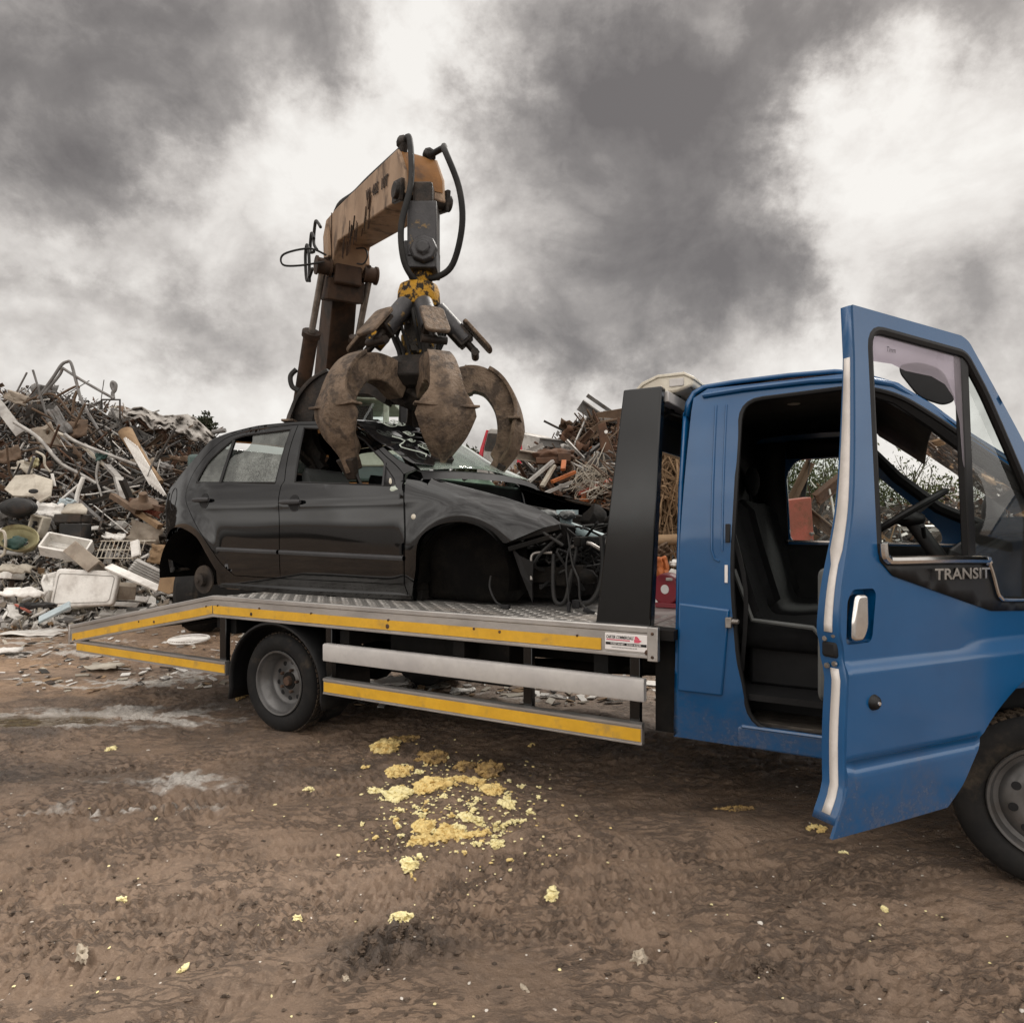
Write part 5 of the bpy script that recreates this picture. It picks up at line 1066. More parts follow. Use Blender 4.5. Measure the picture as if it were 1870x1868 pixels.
b = MB()
for i in range(30):
    a = gr.uniform(0, 6.28); z = gr.uniform(2.55, 3.25); r_ = .13 + .05 * gr.random(); b.ball(p(r_ * math.cos(a), r_ * math.sin(a), z), gr.uniform(.02, .05), (1, 1, gr.uniform(.6, 1.6)), 1, .5, 3, i)
G('grease_lumps', b, 'greasydark', core)
b = MB(); b.lathe([(.1, .13), (.26, .11), (.33, .04), (.34, -.06), (.28, -.13), (.12, -.17), (0, -.18)], p(0, 0, 2.66), (0, 0, 1), 20); b.ball(p(.02, -.02, 2.52), .22, (1.1, 1, .6), 3, .4, 2, 4); G('hub_collar', b, 'tinedark', core, bevel=.01)
def tine(az, dark, spread=1.0, drop=0.0):
    er_ = V((math.cos(az), math.sin(az), 0)); et = V((-er_.y, er_.x, 0)); up = V((0, 0, 1))
    at_ = lambda r_, z, s=0.0: GC + er_ * r_ + up * z + et * s
    cl = spline([(.16, 2.66), (.34, 2.74), (.54, 2.75), (.72, 2.66), (.84, 2.48), (.87, 2.28), (.83, 2.09), (.75, 1.97), (.70 , 1.90 - drop)], 5)
    cl = [(r_ * spread if r_ > .4 else r_, z - .02) for r_, z in cl]; n = len(cl); b = MB(); rows = []
    for i, (r_, z) in enumerate(cl):
        f = i / (n - 1); a, c = cl[max(i - 1, 0)], cl[min(i + 1, n - 1)]; tr, tz = c[0] - a[0], c[1] - a[1]; L = math.hypot(tr, tz); nr_, nz = tz / L, -tr / L      # inward normal
        hgt = .24 - .13 * f if f < .9 else .08; wd = .17 - .07 * f
        rows.append([at_(r_ + nr_ * q * -1, z + nz * q * -1, s) for q, s in ((0, -wd / 2), (0, wd / 2), (-hgt, wd / 2), (-hgt, -wd / 2))])
    b.grid(rows, closed_u=True); b.add(rows[0], [(0, 1, 2, 3)]); b.add(rows[-1], [(0, 1, 2, 3)])
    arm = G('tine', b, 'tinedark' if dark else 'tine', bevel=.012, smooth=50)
    # the shell: a broad leaf along the outside of the lower half
    b = MB(); rows = []
    i0 = int(n * .30)
    for i in range(i0, n):
        r_, z = cl[i]; f = (i - i0) / (n - 1 - i0); a, c = cl[max(i - 1, 0)], cl[min(i + 1, n - 1)]; tr, tz = c[0] - a[0], c[1] - a[1]; L = math.hypot(tr, tz); nr_, nz = tz / L, -tr / L
        wv = np.interp(f, [0, .12, .34, .42, .50, .66, .85, 1.0], [.17, .20, .25, .40, .45, .31, .14, .07]) / 2
        bend = np.interp(f, [0, .34, .5, .8, 1], [.0, .02, .07, .06, .02]); rdg = np.interp(f, [0, .3, .5, 1], [0, .01, .045, .02])
        row = []
        for s in np.linspace(-1, 1, 13):
            q = bend * max(0, abs(s) - .25) ** 1.3 - rdg * max(0, 1 - abs(s) * 1.6); row.append(at_(r_ + nr_ * q - nr_ * .012, z + nz * q - nz * .012, s * wv))
        rows.append(row)
    b.grid(rows); sh = G('tine_shell', b, 'tinedark' if dark else 'tine', arm, solid=.030, smooth=18, off=0, bevel=.006)
    # wear rib, step plates, tip
    k = int(n * .62); r_, z = cl[k]
    for s in (-1, 1):
        b = MB(); b.bar(at_(r_ - .01, z + .02, s * .07), at_(r_ - .03, z + .03, s * .235), .10, .018, up); G('step_plate', b, 'tine', sh, bevel=.004)
    b = MB(); r_, z = cl[-1]; r2, z2 = cl[-5]; b.bar(at_(r2 + .005, z2, 0), at_(r_ - .02, z - .06, 0), .17, .075, er_, .10, .03); G('tine_tip', b, 'tinedark', arm, bevel=.012, seg=3)
    # cylinder from the head down to the arm, with its guard plates
    p0 = at_(.15, 3.20); p1 = at_(.48, 2.84); dv = (p1 - p0).normalized()
    b = MB(); b.cyl(p0, p0 + (p1 - p0) * .70, .078, n=16); cy = G('tine_cylinder', b, 'greasy' if dark else 'cylgrey', smooth=50)
    b = MB(); b.cyl(p0 + (p1 - p0) * .6, p1, .03, n=12); b.box(p0 + (p1 - p0) * .62, (.13, .13, .13), dv.to_track_quat('Z', 'Y').to_matrix()); G('cylinder_rod', b, 'tinedark', cy, bevel=.01)
    b = MB(); pl = rnd_poly([(-.075, 0), (.075, 0), (.075, .42), (-.075, .42)], .06, 5); og = p0 + (p1 - p0) * 1.08; nv = dv.cross(et)
    b.prism(pl, lambda a, c, t_: og - dv * (c * .8 - .02) + et * a * 1.3 + nv * (-.085 - t_ if nv.z < 0 else .085 + t_), 0, .03); G('cylinder_guard', b, 'tine', cy, bevel=.008)
    b = MB(); b.cyl(at_(.46, 2.84, -.1), at_(.46, 2.84, .1), .032, n=12); G('tine_pin', b, 'tinedark', arm)
    return arm
for az, dk, sp_, dr in ((234, False, 1.02, .05), (292, False, .93, .0), (2, False, .92, .0), (97, True, .95, .0), (171, True, 1.22, .0)): tine(math.radians(az), dk, sp_, dr)  # the two far-side tines get the darker steel
# ---------------------------------------------------------------- scrap heaps
PX = [-900, -300, 0, 100, 200, 250, 300, 350, 400, 450, 520, 700, 850, 930, 1000, 1060, 1130, 1230, 1300, 1420, 1530, 1650, 1760, 1900, 2600]
TOPY = [760, 725, 722, 716, 745, 765, 775, 785, 805, 850, 900, 905, 890, 872, 818, 775, 768, 812, 840, 893, 900, 925, 900, 905, 930]
YT = [12.5, 14, 14.5, 14.5, 14.5, 14.5, 14.5, 14.5, 14.5, 14.2, 14.5, 15.5, 14, 12.8, 12.5, 12.5, 12.5, 12.2, 12, 12, 12, 12, 12, 12, 12]
YF = [8.5, 9.8, 10.2, 10.2, 10.2, 10.2, 10.3, 10.6, 11, 11.8, 13.2, 14, 11.5, 9.6, 9.0, 8.8, 8.6, 8.4, 8.2, 8.0, 8.0, 8, 8, 8, 8]
def surf(px, t_, lift=0.0):
    """a point of the heap face: t_ 0 at the foot, 1 at the crest"""
    yt, yf, ty = (np.interp(px, PX, q) for q in (YT, YF, TOPY))
    zt = EYE + (968 - ty) / 1250 * yt
    Y_ = yf + (yt - yf) * t_; z = zt * (max(0, t_) ** .82)
    return V(((px - 935) / 1250 * Y_, Y_, z + lift))
b = MB(); rows = []
for px in np.arange(-900, 2601, 14):
    row = []
    for t_ in list(np.linspace(-.04, 1.0, 46)) + [1.08, 1.25, 1.6, 2.2, 3.0]:
        p = surf(px, min(t_, 1.0))
        if t_ > 1:
            k = np.interp(px, [-900, 500, 850, 1000, 1300], [.12, .12, .98, .95, .3]); p = V((p.x * (1 + .12 * (t_ - 1)), p.y + (t_ - 1) * 5.0, p.z * max(k, 1 - (t_ - 1) * .8)))
        q = p * 1.9; n_ = mnoise.fractal(q, 1, 2, 4) * .16 + mnoise.fractal(q * 3.4, 1, 2, 3) * .08
        row.append(p + V((0, -n_ * .5, n_ - .14)) if t_ > 0 else p - V((0, 0, .1)))
    rows.append(row)
b.grid(rows)
M['heap'] = mat('dark_scrap_mass', (.028, .022, .018), (.075, .06, .048), .85, .1, 5, dirt=(.14, .07, .035), dscale=3.5, dcut=(.58, .72), bump=.8, bscale=25, bdist=.05)
mound = b.build('scrap_mound', M['heap'], None, smooth=0, fixn=True); tag(mound, 'dark packed mass of mixed scrap under the loose pieces', 'scrap heap', kind='stuff')
SC = {}
def sm(n, c1, c2=None, rough=.6, metal=0, rust=.6, **k): SC[n] = mat('scrap_' + n, c1, c2, rough, metal, 4, dirt=(.10, .055, .03) if rust else None, dscale=5, dcut=(.48, .7), damt=rust, spec=.3, bump=.25, bscale=30, bdist=.01, **k)
sm('white', (.74, .72, .68), (.60, .57, .53), .5, 0, .3); sm('cream', (.46, .42, .35), (.33, .295, .24), .55, 0, .4); sm('grey', (.20, .193, .185), (.12, .115, .11), .6, .1, .5); sm('silver', (.40, .385, .36), (.26, .245, .23), .45, .35, .3)
sm('brown', (.13, .085, .055), (.08, .055, .038), .75, 0, .6); sm('rusty', (.105, .056, .034), (.06, .036, .025), .85, 0, .5); sm('black', (.015, .015, .015), (.03, .028, .027), .55, 0, .25); sm('orange', (.40, .12, .035), (.27, .08, .025), .6, 0, .45); sm('red', (.32, .085, .06), (.22, .075, .05), .7, 0, .8)
sm('blue', (.40, .46, .48), (.30, .36, .38), .5, 0, .3); sm('green', (.035, .075, .065), (.03, .055, .048), .55, 0, .3); sm('yellow', (.36, .33, .19), (.25, .22, .12), .55, 0, .7); sm('tan', (.30, .20, .115), (.22, .145, .085), .8, 0, .3); sm('dark', (.05, .045, .04), (.03, .027, .024), .6, .3, .5); sm('beige', (.29, .245, .195), (.20, .165, .13), .7, 0, .4)
CN = {'grey': 'grey', 'silver': 'bright metal', 'brown': 'brown', 'rusty': 'rusty', 'black': 'black', 'white': 'white', 'cream': 'cream', 'orange': 'orange', 'red': 'red', 'dark': 'dark', 'beige': 'beige', 'tan': 'tan', 'blue': 'pale blue', 'yellow': 'yellow', 'green': 'green'}
def scrap(name, mb, m, label, cat, group=None, o=None, **kw):
    """one loose piece, its origin at its own middle"""
    vs = mb.v; c = V((sum(p[0] for p in vs) / len(vs), sum(p[1] for p in vs) / len(vs), min(p[2] for p in vs)))
    ob = mb.build(name, SC[m] if isinstance(m, str) else m, None, xf=Matrix.Translation(-c), **kw); ob.location = c
    return tag(ob, label, cat, group)
def lerp(a, c, f): return a + (c - a) * f
def bent(p0, p1, kink, rng):
    m_ = lerp(V(p0), V(p1), rng.uniform(.3, .7)) + V((rng.uniform(-1, 1), rng.uniform(-.5, .5), rng.uniform(-1, 1))) * kink
    return [p0, m_, p1]
def sheet(c, u, v, curl, nz, rng, nu=9, nv=8, ragged=.12):
    """a bent, ragged sheet spanned by u and v"""
    c, u, v = V(c), V(u), V(v); n_ = u.cross(v).normalized(); s0 = rng.random() * 50; rows = []
    for i in range(nu):
        a = i / (nu - 1) - .5; row = []
        for j in range(nv):
            e = j / (nv - 1) - .5
            rg = ragged * mnoise.noise(V((a * 3 + s0, e * 3, 1))); h = curl * (a * a * 4) + nz * mnoise.fractal(V((a * 3.4, e * 3.4, s0)), 1, 2, 3)
            row.append(c + u * (a * (1 + rg)) + v * (e * (1 + rg)) + n_ * h)
        rows.append(row)
    b = MB(); b.grid(rows); return b
def girder(p0, p1, h, kind, up=(0, 0, 1)):
    b = MB(); p0, p1 = V(p0), V(p1); d_ = (p1 - p0).normalized(); a = d_.cross(V(up)); a = a.normalized() if a.length > .05 else d_.orthogonal(); c = a.cross(d_)
    b.bar(p0, p1, h * .14, h, c)
    if kind in 'IU':
        for s in (-1, 1): b.bar(p0 + c * s * h * .5 + (a * h * .3 if kind == 'U' else V()), p1 + c * s * h * .5 + (a * h * .3 if kind == 'U' else V()), h * .7, h * .13, c)
    else: b.bar(p0 - c * h * .5 + a * h * .4, p1 - c * h * .5 + a * h * .4, h * .9, h * .13, c)
    return b
# -- pieces one can pick out, left heap
def pipe(pts, r, m, label, name='scrap_pipe', group=None, Ys=13.2, smooth=True, cat='pipe'):
    P_ = [at(p[0], p[1], p[2] if len(p) > 2 else Ys) for p in pts]
    b = MB(); b.tube(spline(P_, 5) if smooth and len(P_) > 2 else P_, r * .66, 8); return scrap(name, b, m, label, cat, group, smooth=50)
pipe([(70, 728), (98, 688), (112, 667), (122, 661), (130, 664), (140, 700), (152, 738), (190, 800), (238, 858)], .045, 'grey', 'tall bent grey tube forming the peak over the left scrap heap')
pipe([(78, 722), (108, 686), (114, 672)], .04, 'grey', 'short grey tube propped beside the tall bent peak tube')
pipe([(114, 672), (150, 695), (208, 728)], .04, 'grey', 'straight grey tube sloping down right from the peak tube')
pipe([(34, 742), (62, 727), (99, 721), (130, 757), (158, 780), (206, 842), (225, 872)], .035, 'brown', 'long brown bent tube running below the peak tube')
pipe([(100, 726), (142, 705), (136, 728), (132, 755)], .035, 'brown', 'brown bent tube with a sharp elbow under the peak')
b = MB(); b.tube(spline([at(x, y, 13.4) for x, y in ((207, 728), (206, 718), (210, 712), (211, 702), (206, 698), (204, 704), (208, 714))], 5), .035, 6); scrap('twisted_strap', b, 'grey', 'twisted looped metal strap standing up on the left heap', 'scrap strip')
pipe([(186, 748), (186, 730), (219, 730), (219, 762), (226, 790)], .03, 'dark', 'dark square wire frame on the crest beside the twisted strap', smooth=False)
pipe([(26, 771), (70, 800), (110, 845), (150, 868), (242, 920)], .05, 'silver', 'longest bright pipe sloping across the front of the left heap', Ys=11.9)
b = MB(); b.bar(at(-6, 735, 12.2), at(38, 793, 12.0), .16, .05, (0, -1, .4)); scrap('scrap_channel', b, 'silver', 'wide pale flat bar at the far left of the heap', 'flat bar')
pipe([(118, 793), (150, 812), (250, 849)], .045, 'silver', 'bright pipe sloping gently right in mid heap', Ys=12.0)
pipe([(100, 788), (150, 815), (215, 872), (260, 915)], .045, 'cream', 'cream pipe sloping steeply through the middle of the heap', Ys=12.05)
pipe([(180, 842), (176, 870), (184, 900), (190, 925)], .03, 'silver', 'thin bright pipe hanging almost upright in mid heap', Ys=11.7)
pipe([(66, 825), (80, 833), (82, 850), (92, 862)], .03, 'cream', 'short cream tube with two bends near the left', Ys=11.6)
pipe([(152, 872), (142, 900), (138, 925)], .05, 'white', 'white curved tube standing behind the cream tray', Ys=11.0)
pipe([(112, 912), (150, 880)], .03, 'white', 'short white bar leaning beside the curved white tube', Ys=11.05)
pipe([(95, 865), (100, 888)], .035, 'white', 'short upright white bar behind the folded white panel', Ys=11.3)
b = MB(); P_ = [at(229, 788, 12.3), at(248, 822, 12.2), at(268, 850, 12.1), at(292, 882, 12.0)]; b.tube(P_, [.125, .105, .075, .07], 14); scrap('brown_post', b, 'tan', 'thick brown tapered post leaning on the heap behind the car', 'post', smooth=50)
for i in range(6):
    b = MB(); b.bar(at(228 + i * 4, 800 + i * 3, 12.0), at(276 + i * 5, 885 + i * 4, 11.9), .05, .03, (0, -1, 0)); scrap('window_profile', b, 'white', 'thin white profile in the bundle beside the tapered post', 'metal profile', 'white profiles beside the tapered post')
b = MB(); b.bar(at(196, 850, 11.9), at(216, 872, 11.6), .10, .05); b.bar(at(216, 872, 11.6), at(226, 912, 11.5), .14, .06); scrap('bent_trunking', b, 'silver', 'bright bent trunking hanging down the middle of the heap', 'trunking')
rs = random.Random(31)
b = MB(); rows = []
for i in range(61):
    f = i / 60; row = []
    for j in range(15):
        g = j / 14; px = 225 + f * 168; py = np.interp(f, [0, .2, .45, .7, .82, 1], [748, 744, 760, 756, 768, 796]) + g * np.interp(f, [0, .3, .5, .75, 1], [10, 30, 22, 44, 18]) + 5 * mnoise.noise(V((f * 14, 0, 5))) * g; row.append(at(px, py, 13.6 - g * .5 + .10 * math.sin(f * 38 + g * 5) + .28 * mnoise.fractal(V((f * 11, g * 3, 2)), 1, 2, 4)))
    rows.append(row)
b.grid(rows); SC['cloth'] = mat('scrap_cloth', (.33, .31, .285), (.24, .22, .20), .9, 0, 4, dirt=(.10, .075, .055), dscale=4, dcut=(.5, .72), damt=.7); scrap('grey_tarpaulin', b, 'cloth', 'crumpled grey tarpaulin draped over the right shoulder of the left heap', 'tarpaulin', smooth=60, solid=.02)
pipe([(388, 789), (412, 786)], .07, 'grey', 'stub of grey pipe sticking out past the tarpaulin', Ys=13.6)
def slab(px, py, w_, h_, m, label, cat, Y=None, tilt=0, yaw=0, pitch=0, th=.03, name='sheet_panel', group=None, curl=0.0, nz=.03, rag=.06):
    """a sheet whose middle shows at px,py; w_,h_ in photo pixels"""
    Y = Y or 11.0; s = Y / 1250; a = math.radians(tilt); e = Euler((math.radians(pitch), 0, math.radians(yaw))).to_matrix(); w_, h_ = w_ * .85, h_ * .85; nz = max(nz, .07); rag = max(rag, .14)
    u = e @ V((math.cos(a), 0, math.sin(a))) * w_ * s; v = e @ V((-math.sin(a), 0, math.cos(a))) * h_ * s
    bb = sheet(at(px, py, Y), u, v, curl, nz, rs, ragged=rag); return scrap(name, bb, m, label, cat, group, smooth=40, solid=th)
slab(30, 728, 46, 22, 'beige', 'beige bent sheet on the crest at the far left', 'metal sheet', 13.2, -22, 10, -20)
slab(88, 800, 40, 52, 'beige', 'curled beige sheet below the peak of the left heap', 'metal sheet', 12.6, 25, 20, -10, curl=.12)
slab(140, 785, 48, 40, 'brown', 'square brown sheet below the elbow tube', 'metal sheet', 12.8, 10, 0, -15)
slab(110, 770, 22, 60, 'grey', 'narrow grey sheet standing on edge under the peak', 'metal sheet', 12.7, 30, 30, -10)
slab(15, 830, 44, 34, 'brown', 'torn brown sheet at the left edge of the heap', 'metal sheet', 11.9, 20, 10, -20, rag=.3)
slab(45, 850, 34, 24, 'cream', 'ragged cream sheet above the folded white panel', 'metal sheet', 11.6, -15, 10, -30, rag=.4)
slab(62, 845, 16, 22, 'yellow', 'small ragged yellow sheet above the folded panel', 'metal sheet', 11.4, 15, 10, -30, rag=.4)
slab(185, 832, 26, 18, 'green', 'small ribbed green sheet in mid heap', 'metal sheet', 12.0, 30, 0, -20)
slab(260, 840, 46, 20, 'beige', 'beige plank-like sheet behind the car rear pillar', 'metal sheet', 12.2, -14, 0, -40)
slab(330, 838, 50, 10, 'brown', 'brown plank lying high behind the car', 'plank', 12.6, -8, 0, -40); slab(300, 852, 44, 12, 'grey', 'grey plank lying behind the car above the shadow', 'plank', 12.2, -12, 0, -30)
# folded white panel with a hole
b = MB(); P_ = [at(8, 893, 11.0), at(28, 868, 11.3), at(58, 864, 11.3), at(96, 876, 11.2), at(92, 905, 10.9), at(72, 916, 10.8), at(60, 906, 10.9), at(24, 905, 10.9), at(62, 866, 11.25)]
b.add(P_, [(0, 1, 8, 6, 7), (8, 2, 3, 4, 5, 6)]); fp = scrap('folded_panel', b, 'cream', 'large folded off-white panel with a dark oval hole', 'metal panel', smooth=0, solid=.03)
b = MB(); b.ball(at(61, 897, 10.82), .055, (1.5, .2, .7), 2); h_ = b.build('hole', SC['black'], None); h_.parent = fp; h_.location = -fp.location
slab(90, 930, 58, 32, 'white', 'white corrugated panel below the folded panel', 'metal panel', 10.8, -3, 0, -25)
b = MB(); b.ball(at(34, 927, 10.5), .25, (1.15, .5, .62), 3); b.ball(at(36, 925, 10.30), .19, (1.1, .35, .6), 3); tub = scrap('black_tub', b, 'black', 'round black plastic tub in the white goods at the left', 'tub', smooth=60)
slab(38, 960, 56, 26, 'black', 'black sheet sagging under the round black tub', 'plastic sheet', 10.5, -8, 0, -20, nz=.1)
b = MB(); b.box(at(134, 947, 10.6), (.42, .3, .14)); tr_o = scrap('tray', b, 'dark', 'dark shallow tray with a cream top', 'tray', bevel=.02)
b = MB(); P_ = [at(112, 938, 10.45), at(124, 923, 10.7), at(150, 922, 10.75), at(160, 932, 10.6), at(158, 940, 10.45)]; b.add(P_, [(0, 1, 2, 3, 4)]); q = b.build('tray_top', SC['cream'], None, solid=.03); q.parent = tr_o; q.location = -tr_o.location
slab(120, 918, 34, 16, 'blue', 'pale blue sheet showing behind the cream-topped tray', 'plastic sheet', 10.9, -6, 0, -30)
b = MB(); b.box(at(138, 972, 10.45), (.34, .25, .26)); scrap('dark_box', b, 'black', 'open black box beneath the dark tray', 'box', bevel=.01)
b = MB(); rings = []
for k, (rr, zz) in enumerate(((.22, 0), (.25, .10), (.27, .13), (.26, .15), (.21, .04), (.08, .0))): rings.append([at(40, 990, 10.1) + Euler((1.0, .3, 0)).to_matrix() @ V((rr * 1.1 * math.cos(a), rr * .8 * math.sin(a), zz)) for a in np.linspace(0, 6.283, 22, endpoint=False)])
b.grid(rings, closed_u=True); scrap('yellow_tub', b, 'yellow', 'cracked yellow plastic tub at the left of the white goods', 'tub', smooth=50, solid=.015)
b = MB(); b.ball(at(28, 992, 9.98), .12, (1.3, .4, .8), 3, .5, 2, 4); scrap('dark_rag', b, 'green', 'dark green rag lying inside the yellow tub', 'rag', smooth=60)
pipe([(-8, 970), (6, 970), (10, 985), (8, 1010), (-4, 1018)], .03, 'cream', 'cream bent frame cut by the left edge', Ys=9.9)
# appliance shells
def shell(px, py, w_, h_, d_, Y, m, label, cat, yaw=0, tilt=0, pitch=0, name='appliance_shell'):
    s = Y / 1250; W_, H_, D_ = w_ * s, h_ * s, d_ * s; b = MB(); e = Euler((math.radians(pitch), math.radians(-tilt), math.radians(yaw))).to_matrix(); c = at(px, py, Y); tk = .03
    for cc, dd in (((0, D_ / 2, 0), (W_, tk, H_)), ((-W_ / 2, 0, 0), (tk, D_, H_)), ((W_ / 2, 0, 0), (tk, D_, H_)), ((0, 0, H_ / 2), (W_, D_, tk)), ((0, 0, -H_ / 2), (W_, D_, tk)), ((0, .1 * D_, 0), (W_ * .9, tk, H_ * .05)), ((W_ * .1, .2 * D_, 0), (tk, D_ * .5, H_ * .9))): b.box(c + e @ V(cc), dd, e)
    return scrap(name, b, m, label, cat, bevel=.01)
shell(122, 1000, 74, 36, 24, 10.2, 'white', 'open white appliance shell with dividers lying on its back', 'appliance', 10, -12, -45); shell(70, 962, 30, 38, 16, 10.5, 'cream', 'cream control panel housing below the corrugated panel', 'appliance', -20, -8, -10)
b = girder(at(148, 1000, 10.0), at(192, 1036, 9.8), .30, 'U', (0, -1, .6)); scrap('channel_panel', b, 'beige', 'dirty beige channel panel leaning on the fridge door', 'metal panel', bevel=.005)
b = MB(); o_ = at(150, 1072, 9.6)
b.prism(rnd_poly([(-.43, -.28), (.40, -.26), (.46, .22), (-.38, .27)], .06, 5), lambda a, c, t_: o_ + Euler((-.20, 0, .12)).to_matrix() @ V((a + .02, t_, c)), 0, .10); fd_ = scrap('fridge_door', b, 'white', 'big white fridge door lying against the foot of the heap', 'fridge door', bevel=.025, seg=3)
b = MB(); b.tube([o_ + Euler((-.20, 0, .12)).to_matrix() @ V((a + .02, -.003, c)) for a, c in rnd_poly([(-.38, -.23), (.35, -.21), (.40, .15), (-.34, .20)], .05, 4)], .006, 5, closed=True); q = b.build('door_seal', SC['silver'], None); q.parent = fd_; q.location = -fd_.location
slab(104, 1074, 48, 66, 'white', 'crumpled white sheet folded back beside the fridge door', 'metal sheet', 9.75, 4, 30, -10, curl=.10, nz=.14, rag=.2)
b = MB(); o_ = at(229, 1079, 9.9); b.box(o_, (.27, .22, .20), Euler((.2, .1, .5)).to_matrix()); scrap('cardboard_box', b, 'beige', 'pinkish beige carton to the right of the fridge door', 'box', bevel=.008)
b = MB(); b.bar(at(198, 1034, 9.7), at(292, 1076, 9.4), .12, .03, (0, -.5, 1)); scrap('white_plank', b, 'white', 'long white plank running down right from the fridge door', 'plank')
for i in range(6):
    b = MB(); b.bar(at(234 + i * 3, 1042 - i * 4, 9.9 - i * .02), at(296 + i * 3, 1072 - i * 4, 9.6), .05, .02, (0, -.5, 1)); scrap('shutter_slat', b, 'silver', 'thin shutter slat in the row behind the long white plank', 'slat', 'shutter slats behind the white plank')
b = MB(); o_ = at(222, 1004, 10.2)
for i in range(11): b.tube([o_ + V((-.32 + i * .064, -.1, -.12)), o_ + V((-.32 + i * .064, .05, .13)), o_ + V((-.32 + i * .064, .35, .13))], .008, 4)
for z_ in (-.12, 0, .13): b.tube([o_ + V((-.34, -.1 + (z_ + .12) * .6, z_)), o_ + V((.34, -.1 + (z_ + .12) * .6, z_))], .010, 4)
scrap('wire_basket', b, 'cream', 'rusty cream wire basket between the white goods and the car', 'basket')
b = MB(); b.bar(at(246, 988, 10.1), at(249, 1016, 10.0), .12, .04, (0, -1, 0)); scrap('white_post', b, 'white', 'short white post standing beside the wire basket', 'post')
slab(208, 978, 46, 18, 'white', 'clean white sheet above the wire basket', 'metal sheet', 10.6, -10, 0, -55)
slab(265, 975, 74, 44, 'beige', 'stained beige board behind the car tail', 'board', 10.9, -14, -10, -12); slab(292, 1012, 50, 40, 'tan', 'mud-brown board low behind the car tail', 'board', 10.6, -4, -10, -15)
slab(272, 931, 60, 16, 'red', 'red painted panel pointing at the car tail', 'metal panel', 11.0, -22, 0, -25)
for i, (p0, p1, m_) in enumerate((((232, 922), (292, 962), 'tan'), ((240, 914), (296, 930), 'rusty'), ((205, 905), (252, 935), 'brown'))):
    b = MB(); b.bar(at(*p0, 11.0), at(*p1, 10.8), .10, .08); scrap('wooden_beam', b, m_, ('tan beam below the red panel', 'rusty beam above the red panel', 'brown beam left of the red panel')[i], 'beam')
b = MB(); o_ = at(322, 1064, 9.2); b.prism([(-.26, -.10), (-.1, -.16), (.02, -.1), (.26, -.02), (.24, .10), (-.04, .14), (-.22, .08)], lambda a, c, t_: o_ + V((a, t_, c)), 0, .05); rp = scrap('rusty_bracket', b, 'tan', 'thick rusty bracket plate with a bolt hole behind the brake disc', 'bracket', bevel=.01)
b = MB(); b.lathe([(0, .004), (.03, .003), (.032, 0)], o_ + V((.06, -.002, -.03)), (0, -1, 0), 12); q = b.build('bolt_hole', SC['black'], None); q.parent = rp; q.location = -rp.location
b = MB(); b.lathe([(0, .14), (.06, .12), (.07, 0), (.09, -.02), (.20, -.05), (.21, -.07)], at(262, 913, 10.8), (.2, -.5, .9), 20); scrap('lamp_reflector', b, 'brown', 'brown bell-shaped lid resting above the red panel', 'lid', smooth=50)
slab(45, 1084, 96, 30, 'white', 'wide pale sheet lying flat at the left foot of the heap', 'metal sheet', 9.4, -6, 0, -70); slab(28, 1040, 70, 30, 'cream', 'cream sheet with torn edge left of the fridge door', 'metal sheet', 9.9, -10, 0, -60, rag=.25)
slab(68, 1106, 70, 14, 'black', 'black plastic strip in front of the fridge door', 'plastic sheet', 9.1, 4, 0, -60, nz=.06)
b = MB(); o_ = at(100, 1116, 8.9); b.bar(at(72, 1132, 8.8), at(128, 1104, 8.9), .14, .03, (0, -.6, 1)); scrap('ribbed_panel', b, 'blue', 'pale ribbed strip with a blue tint near the ramp', 'plastic strip')
b = MB(); b.bar(at(28, 1104, 9.1), at(56, 1118, 9.0), .03, .02); scrap('red_strip', b, 'red', 'thin bright red strip on the pale debris', 'plastic strip')
# white round lid on the ground seen under the ramp
b = MB(); o_ = gnd(345, 1176) + V((0, 0, .03)); b.tube([o_ + V((.23 * math.cos(a), .23 * math.sin(a), .03 + .02 * math.sin(a))) for a in np.linspace(0, 6.283, 40, endpoint=False)], .014, 6, closed=True)
for i in range(-7, 8): x = i * .03; y = math.sqrt(.053 - x * x); b.tube([o_ + V((x, -y, .03)), o_ + V((x + .01, y, .03))], .004, 4)
for i in range(-7, 8): x = i * .03; y = math.sqrt(.053 - x * x); b.tube([o_ + V((-y, x, .034)), o_ + V((y, x, .034))], .004, 4)
scrap('round_grille', b, 'white', 'white round wire grille lying on the mud under the ramp', 'grille')
# -- right heap
def gird(p0, p1, h, kind, m, label, Y=11.6, name='steel_girder', up=(0, -.3, 1), Y1=None):
    b = girder(at(*p0, Y), at(*p1, Y1 or Y), h, kind, up); return scrap(name, b, m, label, 'girder')
gird((1060, 738), (1112, 774), .18, 'U', 'grey', 'grey box girder jutting up left from the crest of the right heap', 12.2); gird((936, 828), (1062, 846), .14, 'U', 'beige', 'long beige girder pointing at the grab from the right heap', 11.0, Y1=11.4)
gird((985, 806), (1042, 812), .12, 'I', 'grey', 'grey girder lying level above the long beige girder', 11.9); gird((1040, 825), (1100, 775), .14, 'L', 'brown', 'brown angle iron leaning up the right heap', 11.7); gird((1050, 850), (1098, 815), .12, 'U', 'grey', 'grey channel crossing below the brown angle iron', 11.4)
gird((930, 838), (992, 812), .07, 'L', 'silver', 'thin bright angle pointing down left beside the red-lamped car', 11.4); gird((1090, 762), (1150, 752), .16, 'L', 'brown', 'brown curved bar at the crest beside the black headboard', 12.0)
